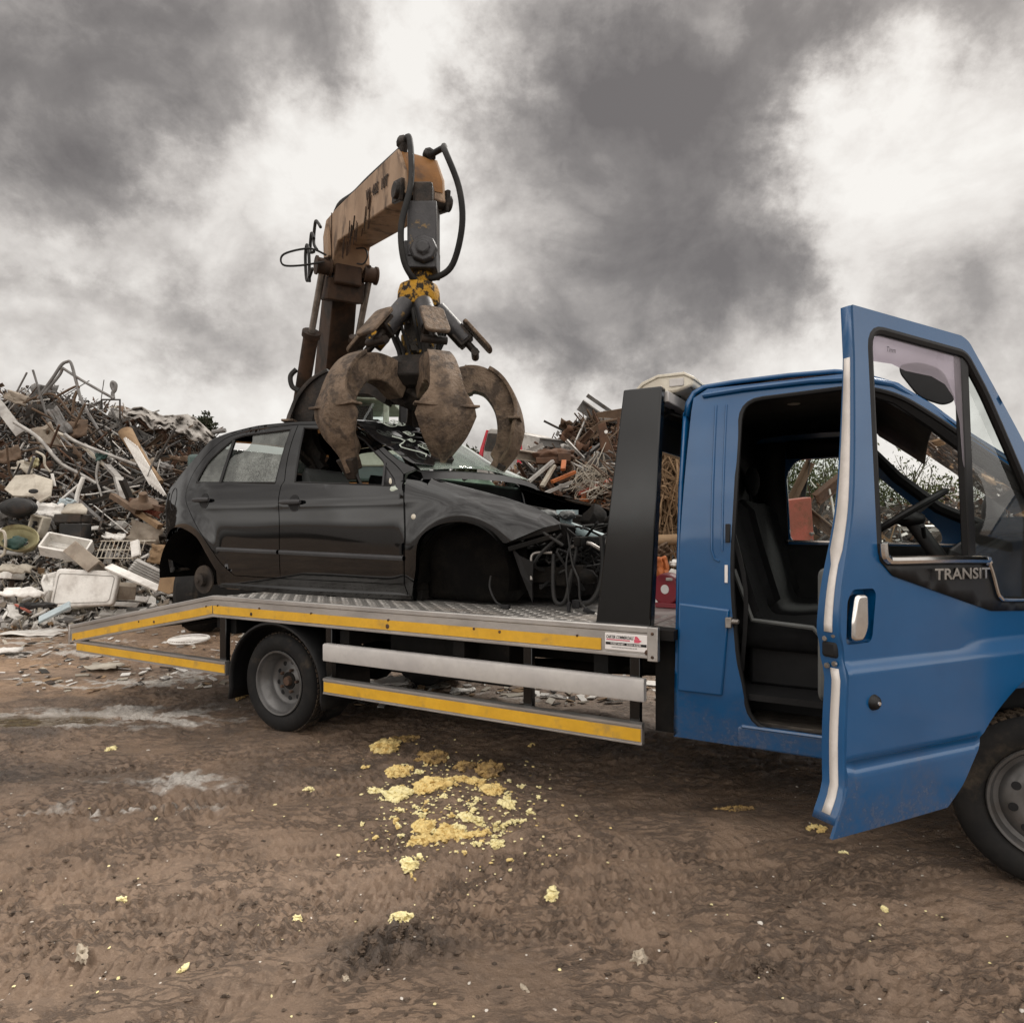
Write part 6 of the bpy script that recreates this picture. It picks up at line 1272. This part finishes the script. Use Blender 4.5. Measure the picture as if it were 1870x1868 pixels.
b = MB(); P2 = [(1092, 775), (1106, 770), (1112, 800), (1122, 830), (1130, 850), (1100, 846), (1096, 810)]; o_ = at(1100, 800, 11.2); b.prism([((x - 1100) * 11.2 / 1250, (800 - y) * 11.2 / 1250) for x, y in P2], lambda a, c, t_: o_ + V((a, t_, c)), 0, .06); pl = scrap('digger_plate', b, 'rusty', 'rusty dark plate with a bright hole near the headboard', 'steel plate', bevel=.01)
b = MB(); b.lathe([(0, .004), (.028, .003), (.03, 0)], o_ + V((.06, -.002, .10)), (0, -1, 0), 12); q = b.build('hole', SC['white'], None); q.parent = pl; q.location = -pl.location
def coil(name, px, py, Y, r, n, m, label, cat, seed, th=.02, sc=(1, .6, 1)):
    rr = random.Random(seed); c = at(px, py, Y); b = MB()
    for i in range(n):
        ps = [c + V((rr.gauss(0, 1) * sc[0], rr.gauss(0, 1) * sc[1], rr.gauss(0, 1) * sc[2])) * r * .55 for _ in range(5)]; b.tube(spline(ps, 6), th * rr.uniform(.6, 1.2), 5)
    return scrap(name, b, m, label, cat)
coil('cable_bundle', 1075, 782, 12.0, .20, 26, 'brown', 'brown knot of cable on the crest of the right heap', 'cable', 2, .012)
b = MB(); c = at(1098, 852, 10.7); b.lathe([(.17, -.10), (.20, -.10), (.17, -.07), (.165, .07), (.20, .10), (.17, .10), (.14, .06), (.06, .03), (0, .03)], c, (.55, -.6, .35), 30); scrap('car_wheel_rim', b, 'dark', 'dark steel car wheel rim below the rusty plate', 'wheel rim', smooth=40)
b = MB(); b.ball(at(1012, 832, 11.0), .26, (1.3, .7, .42), 3, .35, 2.2, 3); b.box(at(1010, 842, 10.9), (.55, .2, .10)); b.box(at(1030, 836, 10.85), (.2, .2, .14)); scrap('rusty_casting', b, 'rusty', 'rusty engine casting on top of the long beige girder', 'casting', bevel=.02)
for i, (p0, p1, m_, lab) in enumerate((((1008, 880), (1050, 862), 'orange', 'orange bar with a bend on the right heap'), ((1056, 902), (1116, 876), 'red', 'long red bar on the right heap'), ((1060, 912), (1108, 918), 'orange', 'orange angle piece low beside the headboard'), ((1064, 918), (1068, 898), 'orange', 'short upright orange piece low beside the headboard'), ((1028, 858), (1030, 842), 'orange', 'small orange tab in the middle of the right heap'), ((985, 905), (1045, 880), 'silver', 'pale exhaust pipe in front of the right heap'), ((965, 880), (1010, 842), 'silver', 'bright strip rising left in the right heap'), ((990, 888), (1012, 850), 'cream', 'cream strip beside the bright strip in the right heap'))):
    b = MB(); b.bar(at(*p0, 10.2), at(*p1, 10.4), .07, .05); scrap('scrap_bar', b, m_, lab, 'bar', bevel=.004)
coil('wire_tangle', 1228, 880, 8.9, .75, 110, 'tan', 'tangled brown wire seen between headboard and cab', 'wire', 8, .010, (.55, .5, 1.1)); coil('wire_tangle', 1180, 900, 9.2, .6, 60, 'brown', 'tangled dark wire behind the headboard', 'wire', 9, .010, (.8, .5, 1))
coil('wire_tangle', 1080, 880, 10.2, .3, 22, 'cream', 'small pale tangle of wire beside the headboard', 'wire', 12, .006)
b = MB(); b.cyl(at(1160, 988, 8.5), at(1260, 984, 8.5), .07, n=14); scrap('scrap_pipe', b, 'tan', 'tan pipe lying level in the gap before the cab', 'pipe', smooth=50)
slab(1208, 1040, 26, 56, 'orange', 'orange panel standing behind the winch', 'metal panel', 7.8, 12, 0, -8); slab(1212, 1004, 30, 26, 'brown', 'brown crumpled plate above the orange panel', 'metal sheet', 8.0, 30, 0, -10, nz=.1); slab(1232, 1030, 22, 12, 'white', 'white scrap end beside the orange panel', 'metal sheet', 7.9, 0, 0, -20)
# seen through the cab
b = MB(); o_ = at(1446, 955, 7.6); b.box(o_ + V((.05, 0, -.1)), (.36, .12, .74), Euler((.05, -.12, .3)).to_matrix()); scrap('rusty_skip', b, 'red', 'red rusty skip wall seen through the far cab window', 'skip', bevel=.01)
gird((1480, 838), (1468, 925), .06, 'L', 'black', 'black upright bar seen through the far cab window', 8.0); gird((1463, 925), (1545, 992), .10, 'U', 'brown', 'dark brown beam sloping down right through the far cab window', 7.8); gird((1440, 915), (1476, 842), .08, 'L', 'brown', 'brown bar leaning left through the far cab window', 8.0); gird((1490, 912), (1540, 872), .12, 'I', 'rusty', 'rusty girder rising right through the far cab window', 8.0)
slab(1466, 975, 40, 16, 'grey', 'grey sheet below the red skip wall', 'metal sheet', 7.6, -12, 0, -20); slab(1428, 895, 14, 30, 'blue', 'pale blue strip above the red skip wall', 'plastic strip', 7.9, -12, 0, -5); pipe([(1514, 893), (1520, 920), (1524, 948)], .02, 'white', 'thin white bent pipe at the right of the far cab window', Ys=8.0)
# -- loose pieces one cannot tell apart, in kinds
rl = random.Random(77)
WHERE = [(-60, 330, .55, 1.0, 'high on the left scrap heap'), (-60, 330, .2, .55, 'halfway up the left scrap heap')]
def rnd_dir(r, flat=.6): return V((r.uniform(-1, 1), r.uniform(-.35, .35), r.uniform(-1, 1) * flat)).normalized()
def loose(n, x0, x1, t0, t1, where, pal, kinds, size=1.0):
    for i in range(n):
        px = rl.uniform(x0, x1); t_ = rl.uniform(t0, t1); p = surf(px, t_, rl.uniform(.0, .16)); p.y -= rl.uniform(.05, .25); k = rl.choice(kinds); m_ = rl.choice(pal); dr = rnd_dir(rl)
        if k == 'pipe':
            L = rl.uniform(.5, 1.9) * size; b = MB(); ps = [p - dr * L / 2, p + dr * L / 2]
            if rl.random() < .45: ps = bent(ps[0], ps[1], .16 * L, rl)
            b.tube([V(q) for q in ps], rl.uniform(.008, .022), 7); scrap('scrap_pipe', b, m_, f'{CN[m_]} pipe lying loose {where}', 'pipe', f'{CN[m_]} pipes {where}', smooth=40)
        elif k == 'sheet':
            u = dr * rl.uniform(.2, .62) * size; w_ = V((rl.uniform(-.4, .4), rl.uniform(-.6, -.1), rl.uniform(.3, 1))); v = (w_ - u.normalized() * w_.dot(u.normalized())).normalized() * rl.uniform(.15, .5) * size
            b = sheet(p, u, v, rl.uniform(-.06, .1), .10, rl, 6, 5, .3); scrap('sheet_panel', b, m_, f'bent {CN[m_]} sheet lying loose {where}', 'metal sheet', f'{CN[m_]} sheets {where}', smooth=35, solid=.012)
        elif k == 'bar':
            L = rl.uniform(.5, 1.5) * size; b = girder(p - dr * L / 2, p + dr * L / 2, rl.uniform(.04, .085), rl.choice('IUL'), (0, -.5, 1)); scrap('steel_girder', b, m_, f'{CN[m_]} girder lying loose {where}', 'girder', f'{CN[m_]} girders {where}')
        elif k == 'plank':
            L = rl.uniform(.3, .9) * size; b = MB(); dr.z *= .25; b.bar(p - dr * L / 2, p + dr * L / 2, rl.uniform(.05, .14), rl.uniform(.012, .03), (rl.uniform(-.3, .3), -.6, 1)); scrap('plank', b, m_, f'{CN[m_]} strip lying flat {where}', 'strip', f'{CN[m_]} strips {where}')
        elif k == 'lump':
            b = MB(); b.ball(p, rl.uniform(.07, .17) * size, (rl.uniform(.6, 1.4), rl.uniform(.6, 1.2), rl.uniform(.5, 1.1)), 2, .5, 2.2, rl.random() * 99); scrap('metal_casting', b, m_, f'{CN[m_]} lump of scrap {where}', 'casting', f'{CN[m_]} lumps {where}', smooth=30)
        else:
            b = MB(); e = Euler((rl.uniform(-.7, .7), rl.uniform(-.7, .7), rl.uniform(0, 3))).to_matrix(); b.box(p, (rl.uniform(.15, .45) * size, rl.uniform(.12, .3) * size, rl.uniform(.08, .28) * size), e, rl.uniform(.8, 1)); scrap('scrap_box', b, m_, f'crushed {CN[m_]} box {where}', 'box', f'{CN[m_]} boxes {where}', bevel=.01)
loose(72, -40, 330, .55, .96, 'high on the left scrap heap', ['grey', 'silver', 'brown', 'brown', 'grey', 'dark', 'rusty'], ['pipe', 'pipe', 'pipe', 'sheet', 'sheet', 'bar'])
loose(90, -40, 330, .22, .6, 'halfway up the left scrap heap', ['grey', 'silver', 'brown', 'dark', 'dark', 'dark', 'rusty'], ['pipe', 'pipe', 'pipe', 'sheet', 'bar', 'lump'])
loose(24, 300, 440, .45, .95, 'behind the car roof', ['grey', 'brown', 'dark', 'black', 'rusty'], ['pipe', 'sheet', 'bar', 'lump'], .8)
loose(34, -40, 300, .06, .28, 'among the white goods', ['white', 'white', 'cream', 'silver', 'grey', 'black'], ['sheet', 'box', 'plank', 'plank'], .9)
loose(64, -60, 330, -.02, .08, 'at the foot of the left heap', ['white', 'white', 'cream', 'silver', 'beige', 'grey'], ['plank', 'plank', 'plank', 'sheet'], .8)
loose(130, 940, 1135, .4, 1.03, 'on the right scrap heap', ['dark', 'dark', 'brown', 'rusty', 'rusty', 'grey', 'black', 'silver'], ['pipe', 'bar', 'bar', 'lump', 'sheet', 'box'], .72)
loose(70, -40, 320, .3, .84, 'across the left scrap heap', ['grey', 'silver', 'dark', 'white', 'brown'], ['pipe'], 1.1)
loose(34, 935, 1260, .0, .4, 'at the foot of the right heap', ['dark', 'brown', 'rusty', 'grey', 'orange', 'tan'], ['pipe', 'bar', 'lump', 'sheet'], .7)
loose(46, 1270, 1800, .1, .72, 'beyond the cab', ['dark', 'brown', 'rusty', 'grey', 'silver', 'white', 'tan'], ['pipe', 'bar', 'lump', 'sheet'], .75)
# -- fine rubbish nobody could count
def litter(name, n, x0, x1, t0, t1, pal, wts, label, seed, size=(.02, .10), lift=.14):
    r = random.Random(seed); b = MB(); mats = [SC[k] for k in pal]
    for i in range(n):
        p = surf(r.uniform(x0, x1), r.uniform(t0, t1), r.uniform(-.05, lift)); p.y -= r.uniform(0, .22); b.cur = r.choices(range(len(pal)), wts)[0]; s = r.uniform(*size)
        e = Euler((r.uniform(-1.2, 1.2), r.uniform(-1.2, 1.2), r.uniform(0, 6))).to_matrix(); q = r.random()
        if q < .45: b.box(p, (s, s * r.uniform(.3, 1), .008), e)
        elif q < .8: b.box(p, (s * r.uniform(1.5, 4), .016, .012), e)
        else: b.box(p, (s * .7, s * .5, s * .5), e, r.uniform(.5, 1))
    o = b.build(name, mats, None, smooth=0, fixn=False); return tag(o, label, 'scrap', kind='stuff')
litter('scrap_litter', 11000, -300, 450, .1, 1.0, ['dark', 'brown', 'grey', 'silver', 'beige', 'rusty', 'black', 'cream'], [5, 4, 4, 2, 2, 2, 3, 1], 'fine mixed scrap filling the left heap', 1)
litter('white_litter', 3600, -200, 420, -.06, .22, ['white', 'cream', 'silver', 'grey', 'dark', 'tan', 'blue'], [6, 4, 3, 2, 2, 1, .3], 'fine pale rubbish scattered at the foot of the left heap', 2, (.03, .13), .05)
litter('rusty_litter', 6000, 880, 1300, 0, 1.0, ['dark', 'brown', 'rusty', 'grey', 'black', 'tan', 'orange'], [5, 4, 4, 3, 3, 1, .4], 'fine rusty scrap filling the right heap', 3, (.03, .14))
litter('far_litter', 2400, 1300, 2000, 0, 1.0, ['dark', 'brown', 'rusty', 'grey', 'white', 'tan'], [5, 4, 3, 3, 1, 2], 'fine scrap beyond the cab', 4)
# -- silver car with red lamps on the far scrap
fc = thing('scrapped_hatchback', 'silver hatchback with red tail lamps sitting up on the far scrap', 'car', Matrix.Translation(at(908, 878, 19.5)) @ Euler((0, math.radians(9), math.radians(-38))).to_matrix().to_4x4())
def K(name, mb, m, parent=None, **kw): return mb.build(name, m, parent or fc, **kw)
b = MB(); pr_ = [(-.84, 0), (-.86, .55), (-.80, .75), (-.66, 1.38), (-.5, 1.46), (.5, 1.46), (.66, 1.38), (.80, .75), (.86, .55), (.84, 0)]
b.grid([[V((a * s, y, z * q)) for a, z in pr_] for y, s, q in ((.0, .94, .98), (.06, 1, 1), (1.2, 1, 1.0), (2.4, 1, .96), (3.6, .95, .62))]); b.add([V((a * .94, 0, z * .98)) for a, z in pr_], [tuple(range(len(pr_)))]); fb = K('body', b, SC['silver'], smooth=40)
b = MB(); b.prism(rnd_poly([(-.62, .80), (.62, .80), (.54, 1.32), (-.54, 1.32)], .06), lambda a, c, t_: V((a, -.012 + t_, c)), 0, .01); K('rear_window', b, SC['dark'], fb)
M['lamp_red'] = mat('red_lens', (.50, .012, .03), None, .25, 0, 5, fine=False)
for s in (-1, 1):
    b = MB(); b.prism([(s * .64, .55), (s * .80, .55), (s * .76, .85), (s * .62, 1.40), (s * .555, 1.40), (s * .64, .85)], lambda a, c, t_: V((a, -.03 + t_, c)), 0, .08); K('tail_lamp', b, M['lamp_red'], fb, bevel=.01)
# ---------------------------------------------------------------- trees beyond
M['leaf'] = mat('dull_leaf', (.075, .085, .03), (.045, .06, .022), .6, 0, 3); M['leaf_dark'] = mat('dark_leaf', (.025, .032, .016), (.04, .042, .022), .6, 0, 3); M['bark'] = mat('bark', (.10, .085, .065), (.06, .05, .04), .9, 0, 9)
def tree(x, y, z0, h, wd, label, seed, n=1500, leaf='leaf', bare=False, name='tree', lf=.036):
    r = random.Random(seed); root = thing(name, label, 'tree', Matrix.Translation((x, y, z0))); tips = []; b = MB()
    def grow_(p, d_, L, rad, depth):
        q = p + d_ * L; m_ = (p + q) / 2 + V((r.uniform(-1, 1), r.uniform(-1, 1), 0)) * L * .08
        b.tube([p, m_, q], [rad, rad * .85, rad * .65], 5); tips.append(q); tips.append(m_)
        if depth == 0: return
        for k in range(r.choice((2, 3, 3))):
            e = (d_ + V((r.uniform(-1, 1), r.uniform(-1, 1), r.uniform(-.2, .7))) * .75).normalized(); grow_(q if k else m_, e, L * r.uniform(.6, .8), rad * .55, depth - 1)
    nst = 1 if bare else 4
    for s in range(nst): grow_(V((r.uniform(-.2, .2) * wd * (nst > 1), 0, 0)), V((r.uniform(-.35, .35) * (nst > 1), r.uniform(-.3, .3) * (nst > 1), 1)).normalized(), h * .36, .05 * h * (.35 if nst > 1 else .4), 4 if bare else 3)
    b.build('trunk', M['bark'], root)
    if not bare or n:
        b = MB()
        for i in range(n):
            c = r.choice(tips); p = V((c.x * wd / h * 1.3, c.y * wd / h * 1.3, c.z)) + V((r.gauss(0, 1), r.gauss(0, 1), r.gauss(0, 1))) * h * .06
            e = Euler((r.uniform(0, 6), r.uniform(0, 6), r.uniform(0, 6))).to_matrix(); s = lf * r.uniform(.6, 1.4); b.add([p + e @ V(q) * s for q in ((-1, 0, 0), (0, -.45, 0), (1, 0, .2), (0, .45, 0))], [(0, 1, 2, 3)])
        b.build('crown', M[leaf], root, smooth=0, fixn=False)
    return root
tree(at(1450, 0, 15).x, 15, 0, 3.3, 3.2, 'bushy olive green tree seen through the far cab window', 3, 8000); tree(at(1530, 0, 16).x, 16, 0, 3.4, 3.4, 'yellowish bushy tree behind the cab door edge', 4, 8000); tree(at(1640, 0, 15).x, 15, 0, 2.9, 3.0, 'green bush seen beyond the steering wheel', 5, 8000); tree(at(1330, 0, 17).x, 17, 0, 3.2, 3.4, 'bushy tree hidden mostly behind the blue cab', 6, 5000)
tree(at(1690, 0, 14).x, 14, .2, 3.3, 1.7, 'slender bare tree seen through the windscreen', 8, 90, bare=True, name='bare_tree', lf=.05)
tree(at(378, 0, 15.2).x, 15.2, 3.0, 1.05, .35, 'small dark round bush standing on the skyline beside the tarpaulin', 9, 900, 'leaf_dark', name='bush', lf=.06)
tree(at(866, 0, 26).x, 26, 1.6, 3.2, 1.6, 'dark conifer tip showing behind the windscreen', 10, 1500, 'leaf_dark', name='conifer', lf=.12)
tree(at(1850, 0, 18).x, 18, 0, 3.0, 3.5, 'bushy tree beyond the truck bonnet', 14, 5000)
# ---------------------------------------------------------------- yellow foam on the mud
M['foam'] = mat('yellow_foam', (.76, .60, .27), (.64, .46, .18), .95, 0, 18, dirt=(.20, .14, .08), dscale=14, dcut=(.62, .8), damt=.5, bump=.6, bscale=120, bdist=.006); M['foam_pale'] = mat('pale_yellow_foam', (.82, .74, .42), (.74, .64, .32), .95, 0, 18, dirt=(.25, .18, .1), dscale=14, dcut=(.66, .8), damt=.4, bump=.5, bscale=120, bdist=.005); M['foam_mud_shade'] = mat('mud_shaded_foam', (.40, .27, .11), (.27, .18, .085), .95, 0, 16, dirt=(.10, .07, .045), dscale=12, bump=.6, bscale=120, bdist=.006)  # last foam: muddy, with the shade of shaded lumps put into its colour
ff = random.Random(12)
def foam(px, py, w_, h_, m, label, group=None):
    """a torn lump: many small tufts fused into one mesh"""
    c = gnd(px, py); s = c.y / 1250; rx = w_ * s / 2; ry = max(h_ * s * c.y / EYE / 2 * .62, rx * .35); hz = max(.010, min(.042, h_ * s * .36)); b = MB(); n = max(5, int(w_ * h_ / 11)); n = min(n, 150)
    for i in range(n):
        a = ff.uniform(0, 6.283); q = math.sqrt(ff.random()); x = c.x + rx * q * math.cos(a) * ff.uniform(.7, 1.1); y = c.y + ry * q * math.sin(a); r_ = ff.uniform(.16, .52) * hz * (1.15 - .5 * q) * 1.2 + .003
        b.ball((x, y, gz(x, y) + r_ * .45 + hz * .45 * (1 - q)), r_, (ff.uniform(.8, 1.9), ff.uniform(.7, 1.4), ff.uniform(.5, .95)), 2, 1.0, 2.4, ff.random() * 90, Euler((ff.uniform(-.4, .4), ff.uniform(-.4, .4), ff.uniform(0, 6))).to_matrix())
    o = b.build('foam_lump', M[m], None, xf=Matrix.Translation((-c.x, -c.y, -gz(c.x, c.y))), smooth=60); o.location = (c.x, c.y, gz(c.x, c.y)); return tag(o, label, 'foam', group)
BIG = [(705, 1362, 46, 30, 'foam', 'orange-tinted foam lump at the top left of the spill, nearest the rear wheel'), (745, 1350, 40, 16, 'foam_mud_shade', 'muddy foam lump just right of the orange-tinted lump'), (790, 1380, 54, 26, 'foam_mud_shade', 'brownish foam lump in the shade under the guard bars'), (725, 1402, 48, 24, 'foam', 'fluffy foam lump left of the main spill, below the orange-tinted lump'), (765, 1403, 18, 10, 'foam_pale', 'small pale lump right of the fluffy left lump'), (686, 1434, 28, 18, 'foam_pale', 'pale foam lump at the far left of the spill'), (726, 1448, 44, 32, 'foam_pale', 'pale two-part foam lump on the left of the spill'), (848, 1396, 40, 22, 'foam_mud_shade', 'shaded foam lump at the top of the main spill'), (892, 1402, 46, 32, 'foam_mud_shade', 'shaded brown foam lump at the top right of the spill'),
       (790, 1432, 62, 34, 'foam', 'broad foam lump in the upper middle of the spill'), (835, 1420, 60, 18, 'foam', 'long foam ridge along the upper spill'), (868, 1424, 46, 16, 'foam', 'foam ridge right of the long upper ridge'), (900, 1438, 40, 26, 'foam', 'foam lump at the right end of the upper ridge'), (775, 1442, 40, 18, 'foam', 'foam lump under the left end of the upper ridge'), (925, 1460, 26, 24, 'foam_pale', 'pale foam lump right of the middle of the spill'), (855, 1482, 34, 18, 'foam_pale', 'pale foam lump in the centre of the spill'), (875, 1484, 22, 14, 'foam_pale', 'smaller pale lump beside the central one'),
       (775, 1498, 40, 30, 'foam', 'foam lump at the upper left of the lower heap'), (772, 1520, 54, 30, 'foam', 'large foam lump at the left of the lower heap'), (815, 1510, 46, 34, 'foam', 'large foam lump in the middle of the lower heap'), (848, 1512, 46, 30, 'foam', 'large foam lump right of the middle of the lower heap'), (876, 1510, 36, 20, 'foam', 'foam lump at the right of the lower heap'), (838, 1500, 26, 22, 'foam_pale', 'pale foam lump crowning the lower heap'), (908, 1528, 28, 16, 'foam_pale', 'separate pale lump right of the lower heap'), (912, 1490, 36, 16, 'foam_pale', 'pale lump at the right above the lower heap'), (945, 1482, 40, 9, 'foam_pale', 'long thin trail of pale foam to the right'), (870, 1532, 22, 8, 'foam_pale', 'thin pale foam sliver below the lower heap'),
       (746, 1568, 30, 24, 'foam_pale', 'pale lump standing alone below the spill'), (766, 1556, 18, 12, 'foam_pale', 'small pale lump above the lone lower lump'), (735, 1665, 46, 22, 'foam_pale', 'flat torn yellow piece in the foreground'), (1006, 1622, 22, 18, 'foam_pale', 'lone yellow piece in the foreground right of the spill'), (545, 1654, 14, 14, 'foam_pale', 'yellow piece left of the flat torn piece'), (335, 1767, 16, 10, 'foam_pale', 'yellow piece in the left foreground'), (203, 1366, 16, 12, 'foam_pale', 'yellow piece left of the rear wheel'), (565, 1430, 22, 8, 'foam_pale', 'yellow piece on the mud below the rear wheel'), (224, 1624, 14, 10, 'foam_pale', 'yellow piece on tyre tracks at the left'), (1492, 1506, 34, 14, 'foam', 'yellow foam at the foot of the open door'), (1340, 1470, 80, 8, 'foam_mud_shade', 'muddy foam trail under the cab'), (1540, 1546, 13, 8, 'foam_pale', 'small yellow piece just below the open door'), (1614, 1650, 12, 10, 'foam_pale', 'small yellow piece below the front wheel'), (452, 1262, 10, 40, 'foam_mud_shade', 'foam scraps stuck beside the rear tyre'), (720, 1345, 30, 10, 'foam_mud_shade', 'thin muddy foam streak above the orange-tinted lump')]
for px, py, w_, h_, m_, lab in BIG: foam(px, py, w_, h_, m_, lab)
for i in range(70):
    px, py = ff.gauss(830, 85), ff.gauss(1462, 52)
    if 640 < px < 1060 and py > 1360: foam(px, py, ff.uniform(7, 16), ff.uniform(5, 9), ff.choice(['foam', 'foam_pale', 'foam_pale']), 'small torn bit of foam among the main spill', 'small foam bits in the spill')
def crumbs(name, pts, mats, label, cat):
    b = MB()
    for px, py, s, k in pts:
        c = gnd(px, py); b.cur = k; b.ball((c.x, c.y, gz(c.x, c.y) + s * .25), s, (ff.uniform(.7, 1.6), ff.uniform(.7, 1.4), .5), 1, .5, 2.5, ff.random() * 50, Euler((0, 0, ff.uniform(0, 6))).to_matrix())
    return tag(b.build(name, mats, None, smooth=50, fixn=False), label, cat, kind='stuff')
pts = [(ff.gauss(835, 85), ff.gauss(1468, 48), ff.uniform(.003, .009), ff.choice([0, 1, 1])) for _ in range(560)]; crumbs('foam_crumbs', [p for p in pts if p[1] > 1345], [M['foam'], M['foam_pale']], 'tiny crumbs of yellow foam around the spill', 'foam')
M['chip'] = mat('white_chip', (.62, .58, .52), (.5, .46, .4), .8, 0, 9)
pts = []
for _ in range(330):
    py = 1250 + 610 * ff.random() ** .8; px = ff.uniform(0, 1870)
    pts.append((px, py, ff.uniform(.002, .0055) * (1 + (ff.random() < .06)), ff.choice([0, 0, 1])))
crumbs('pale_chips', pts, [M['chip'], M['foam_pale']], 'tiny white and yellow chips strewn over the mud', 'chips')
# clods and stones
M['clod'] = mat('dark_clod', (.12, .088, .065), (.06, .046, .036), .75, 0, 14, bump=.7, bscale=70); M['stone'] = mat('pale_stone', (.42, .36, .28), (.28, .23, .18), .85, 0, 12, dirt=(.12, .085, .06), dscale=10)
def stone(px, py, s, m, label, sc=(1, 1, .7), group=None, sd=0, name='mud_clod', cat='clod'):
    c = gnd(px, py); b = MB(); b.ball((0, 0, s * .2), s, sc, 3, .95, 1.8, sd); o = b.build(name, M[m], None, smooth=50); o.location = (c.x, c.y, gz(c.x, c.y)); o.rotation_euler.z = ff.uniform(0, 6); return tag(o, label, cat, group)
stone(1168, 1752, .028, 'stone', 'pale cracked stone in the foreground mud', (1, .9, .8), None, 3, 'stone', 'stone'); stone(150, 1738, .03, 'stone', 'pale muddy lump in the left foreground', (1.2, .6, .6), None, 4, 'stone', 'stone'); stone(958, 1812, .011, 'stone', 'small oval pale pebble in the foreground', (1.6, .8, .6), None, 5, 'stone', 'stone'); stone(632, 1776, .012, 'stone', 'small pale pebble left of the dark clods', (1.3, .8, .6), None, 6, 'stone', 'stone')
for i in range(40):
    stone(ff.gauss(712, 46), ff.gauss(1728, 18), ff.uniform(.005, .017), 'clod', 'dark wet clod in the heap of clods in the foreground', (1, ff.uniform(.7, 1.3), .8), 'dark clods heaped in the foreground', i)
for i in range(14): stone(ff.gauss(1388, 14), ff.gauss(1768, 8), ff.uniform(.006, .016), 'clod', 'dark clod in the small cluster at the right foreground', (1, 1, .8), 'dark clods at the right foreground', 60 + i)
b = MB(); cl = random.Random(50)
for i in range(900):
    py = 1290 + 580 * cl.random() ** .9; px = cl.uniform(-40, 1900); c = gnd(px, py); s = cl.uniform(.0025, .008) * (1 + 1.0 * (cl.random() < .06)); b.ball((c.x, c.y, gz(c.x, c.y)), s, (cl.uniform(.8, 2.2), cl.uniform(.7, 1.3), .6), 2, .9, 2.2, cl.random() * 90)
tag(b.build('mud_crumbs', M['clod'], None, smooth=40, fixn=False), 'crumbs of loose dark mud strewn over the yard', 'mud', kind='stuff')
# pale flattened rubbish trodden into the mud behind the truck
b = MB(); cl = random.Random(51); mats = [SC['white'], SC['cream'], SC['silver'], SC['dark'], SC['tan']]
for i in range(900):
    if i < 520: px, py = cl.uniform(-60, 640), 1130 + 130 * cl.random() ** 1.6
    else: px, py = cl.uniform(600, 1230), cl.uniform(1190, 1290)
    c = gnd(px, py); s = cl.uniform(.015, .09); b.cur = cl.choices(range(5), [5, 4, 2, 2, 2])[0]; b.box((c.x, c.y, gz(c.x, c.y) + .012), (s * cl.uniform(.6, 2), s * cl.uniform(.3, .9), .008), Euler((cl.uniform(-.25, .25), cl.uniform(-.25, .25), cl.uniform(0, 6))).to_matrix())
tag(b.build('trodden_litter', mats, None, smooth=0, fixn=False), 'pale flattened rubbish trodden into the mud behind the truck', 'litter', kind='stuff')
for i, (px, py, w_, d_, m_) in enumerate(((60, 1160, 110, 14, 'white'), (15, 1192, 50, 10, 'white'), (715, 1248, 70, 26, 'white'), (845, 1268, 40, 10, 'white'), (520, 1232, 40, 12, 'silver'), (190, 1222, 60, 14, 'cream'))):
    c = gnd(px, py); s = c.y / 1250; bb = sheet((c.x, c.y, .04), (w_ * s, 0, .01), (0, d_ * s * c.y / EYE * .5, .02), .0, .03, rs, 8, 6, .5); scrap('flat_sheet', bb, m_, ('long white sheet lying left of the ramp', 'white scrap lying at the left edge below the heap', 'ragged white sheet seen behind the lower guard bar', 'small white scrap right of the ragged sheet', 'silver scrap on the mud beside the rear wheel', 'cream scrap in the pale residue below the ramp')[i], 'sheet', smooth=40, solid=.008)

# ---------------------------------------------------------------- tidy the families: thing > part > sub-part
for o in list(cab.children): o.parent = truck
def depth(o):
    n = 0
    while o.parent: o = o.parent; n += 1
    return n
for o in list(bpy.data.objects):
    while depth(o) > 2: o.parent = o.parent.parent
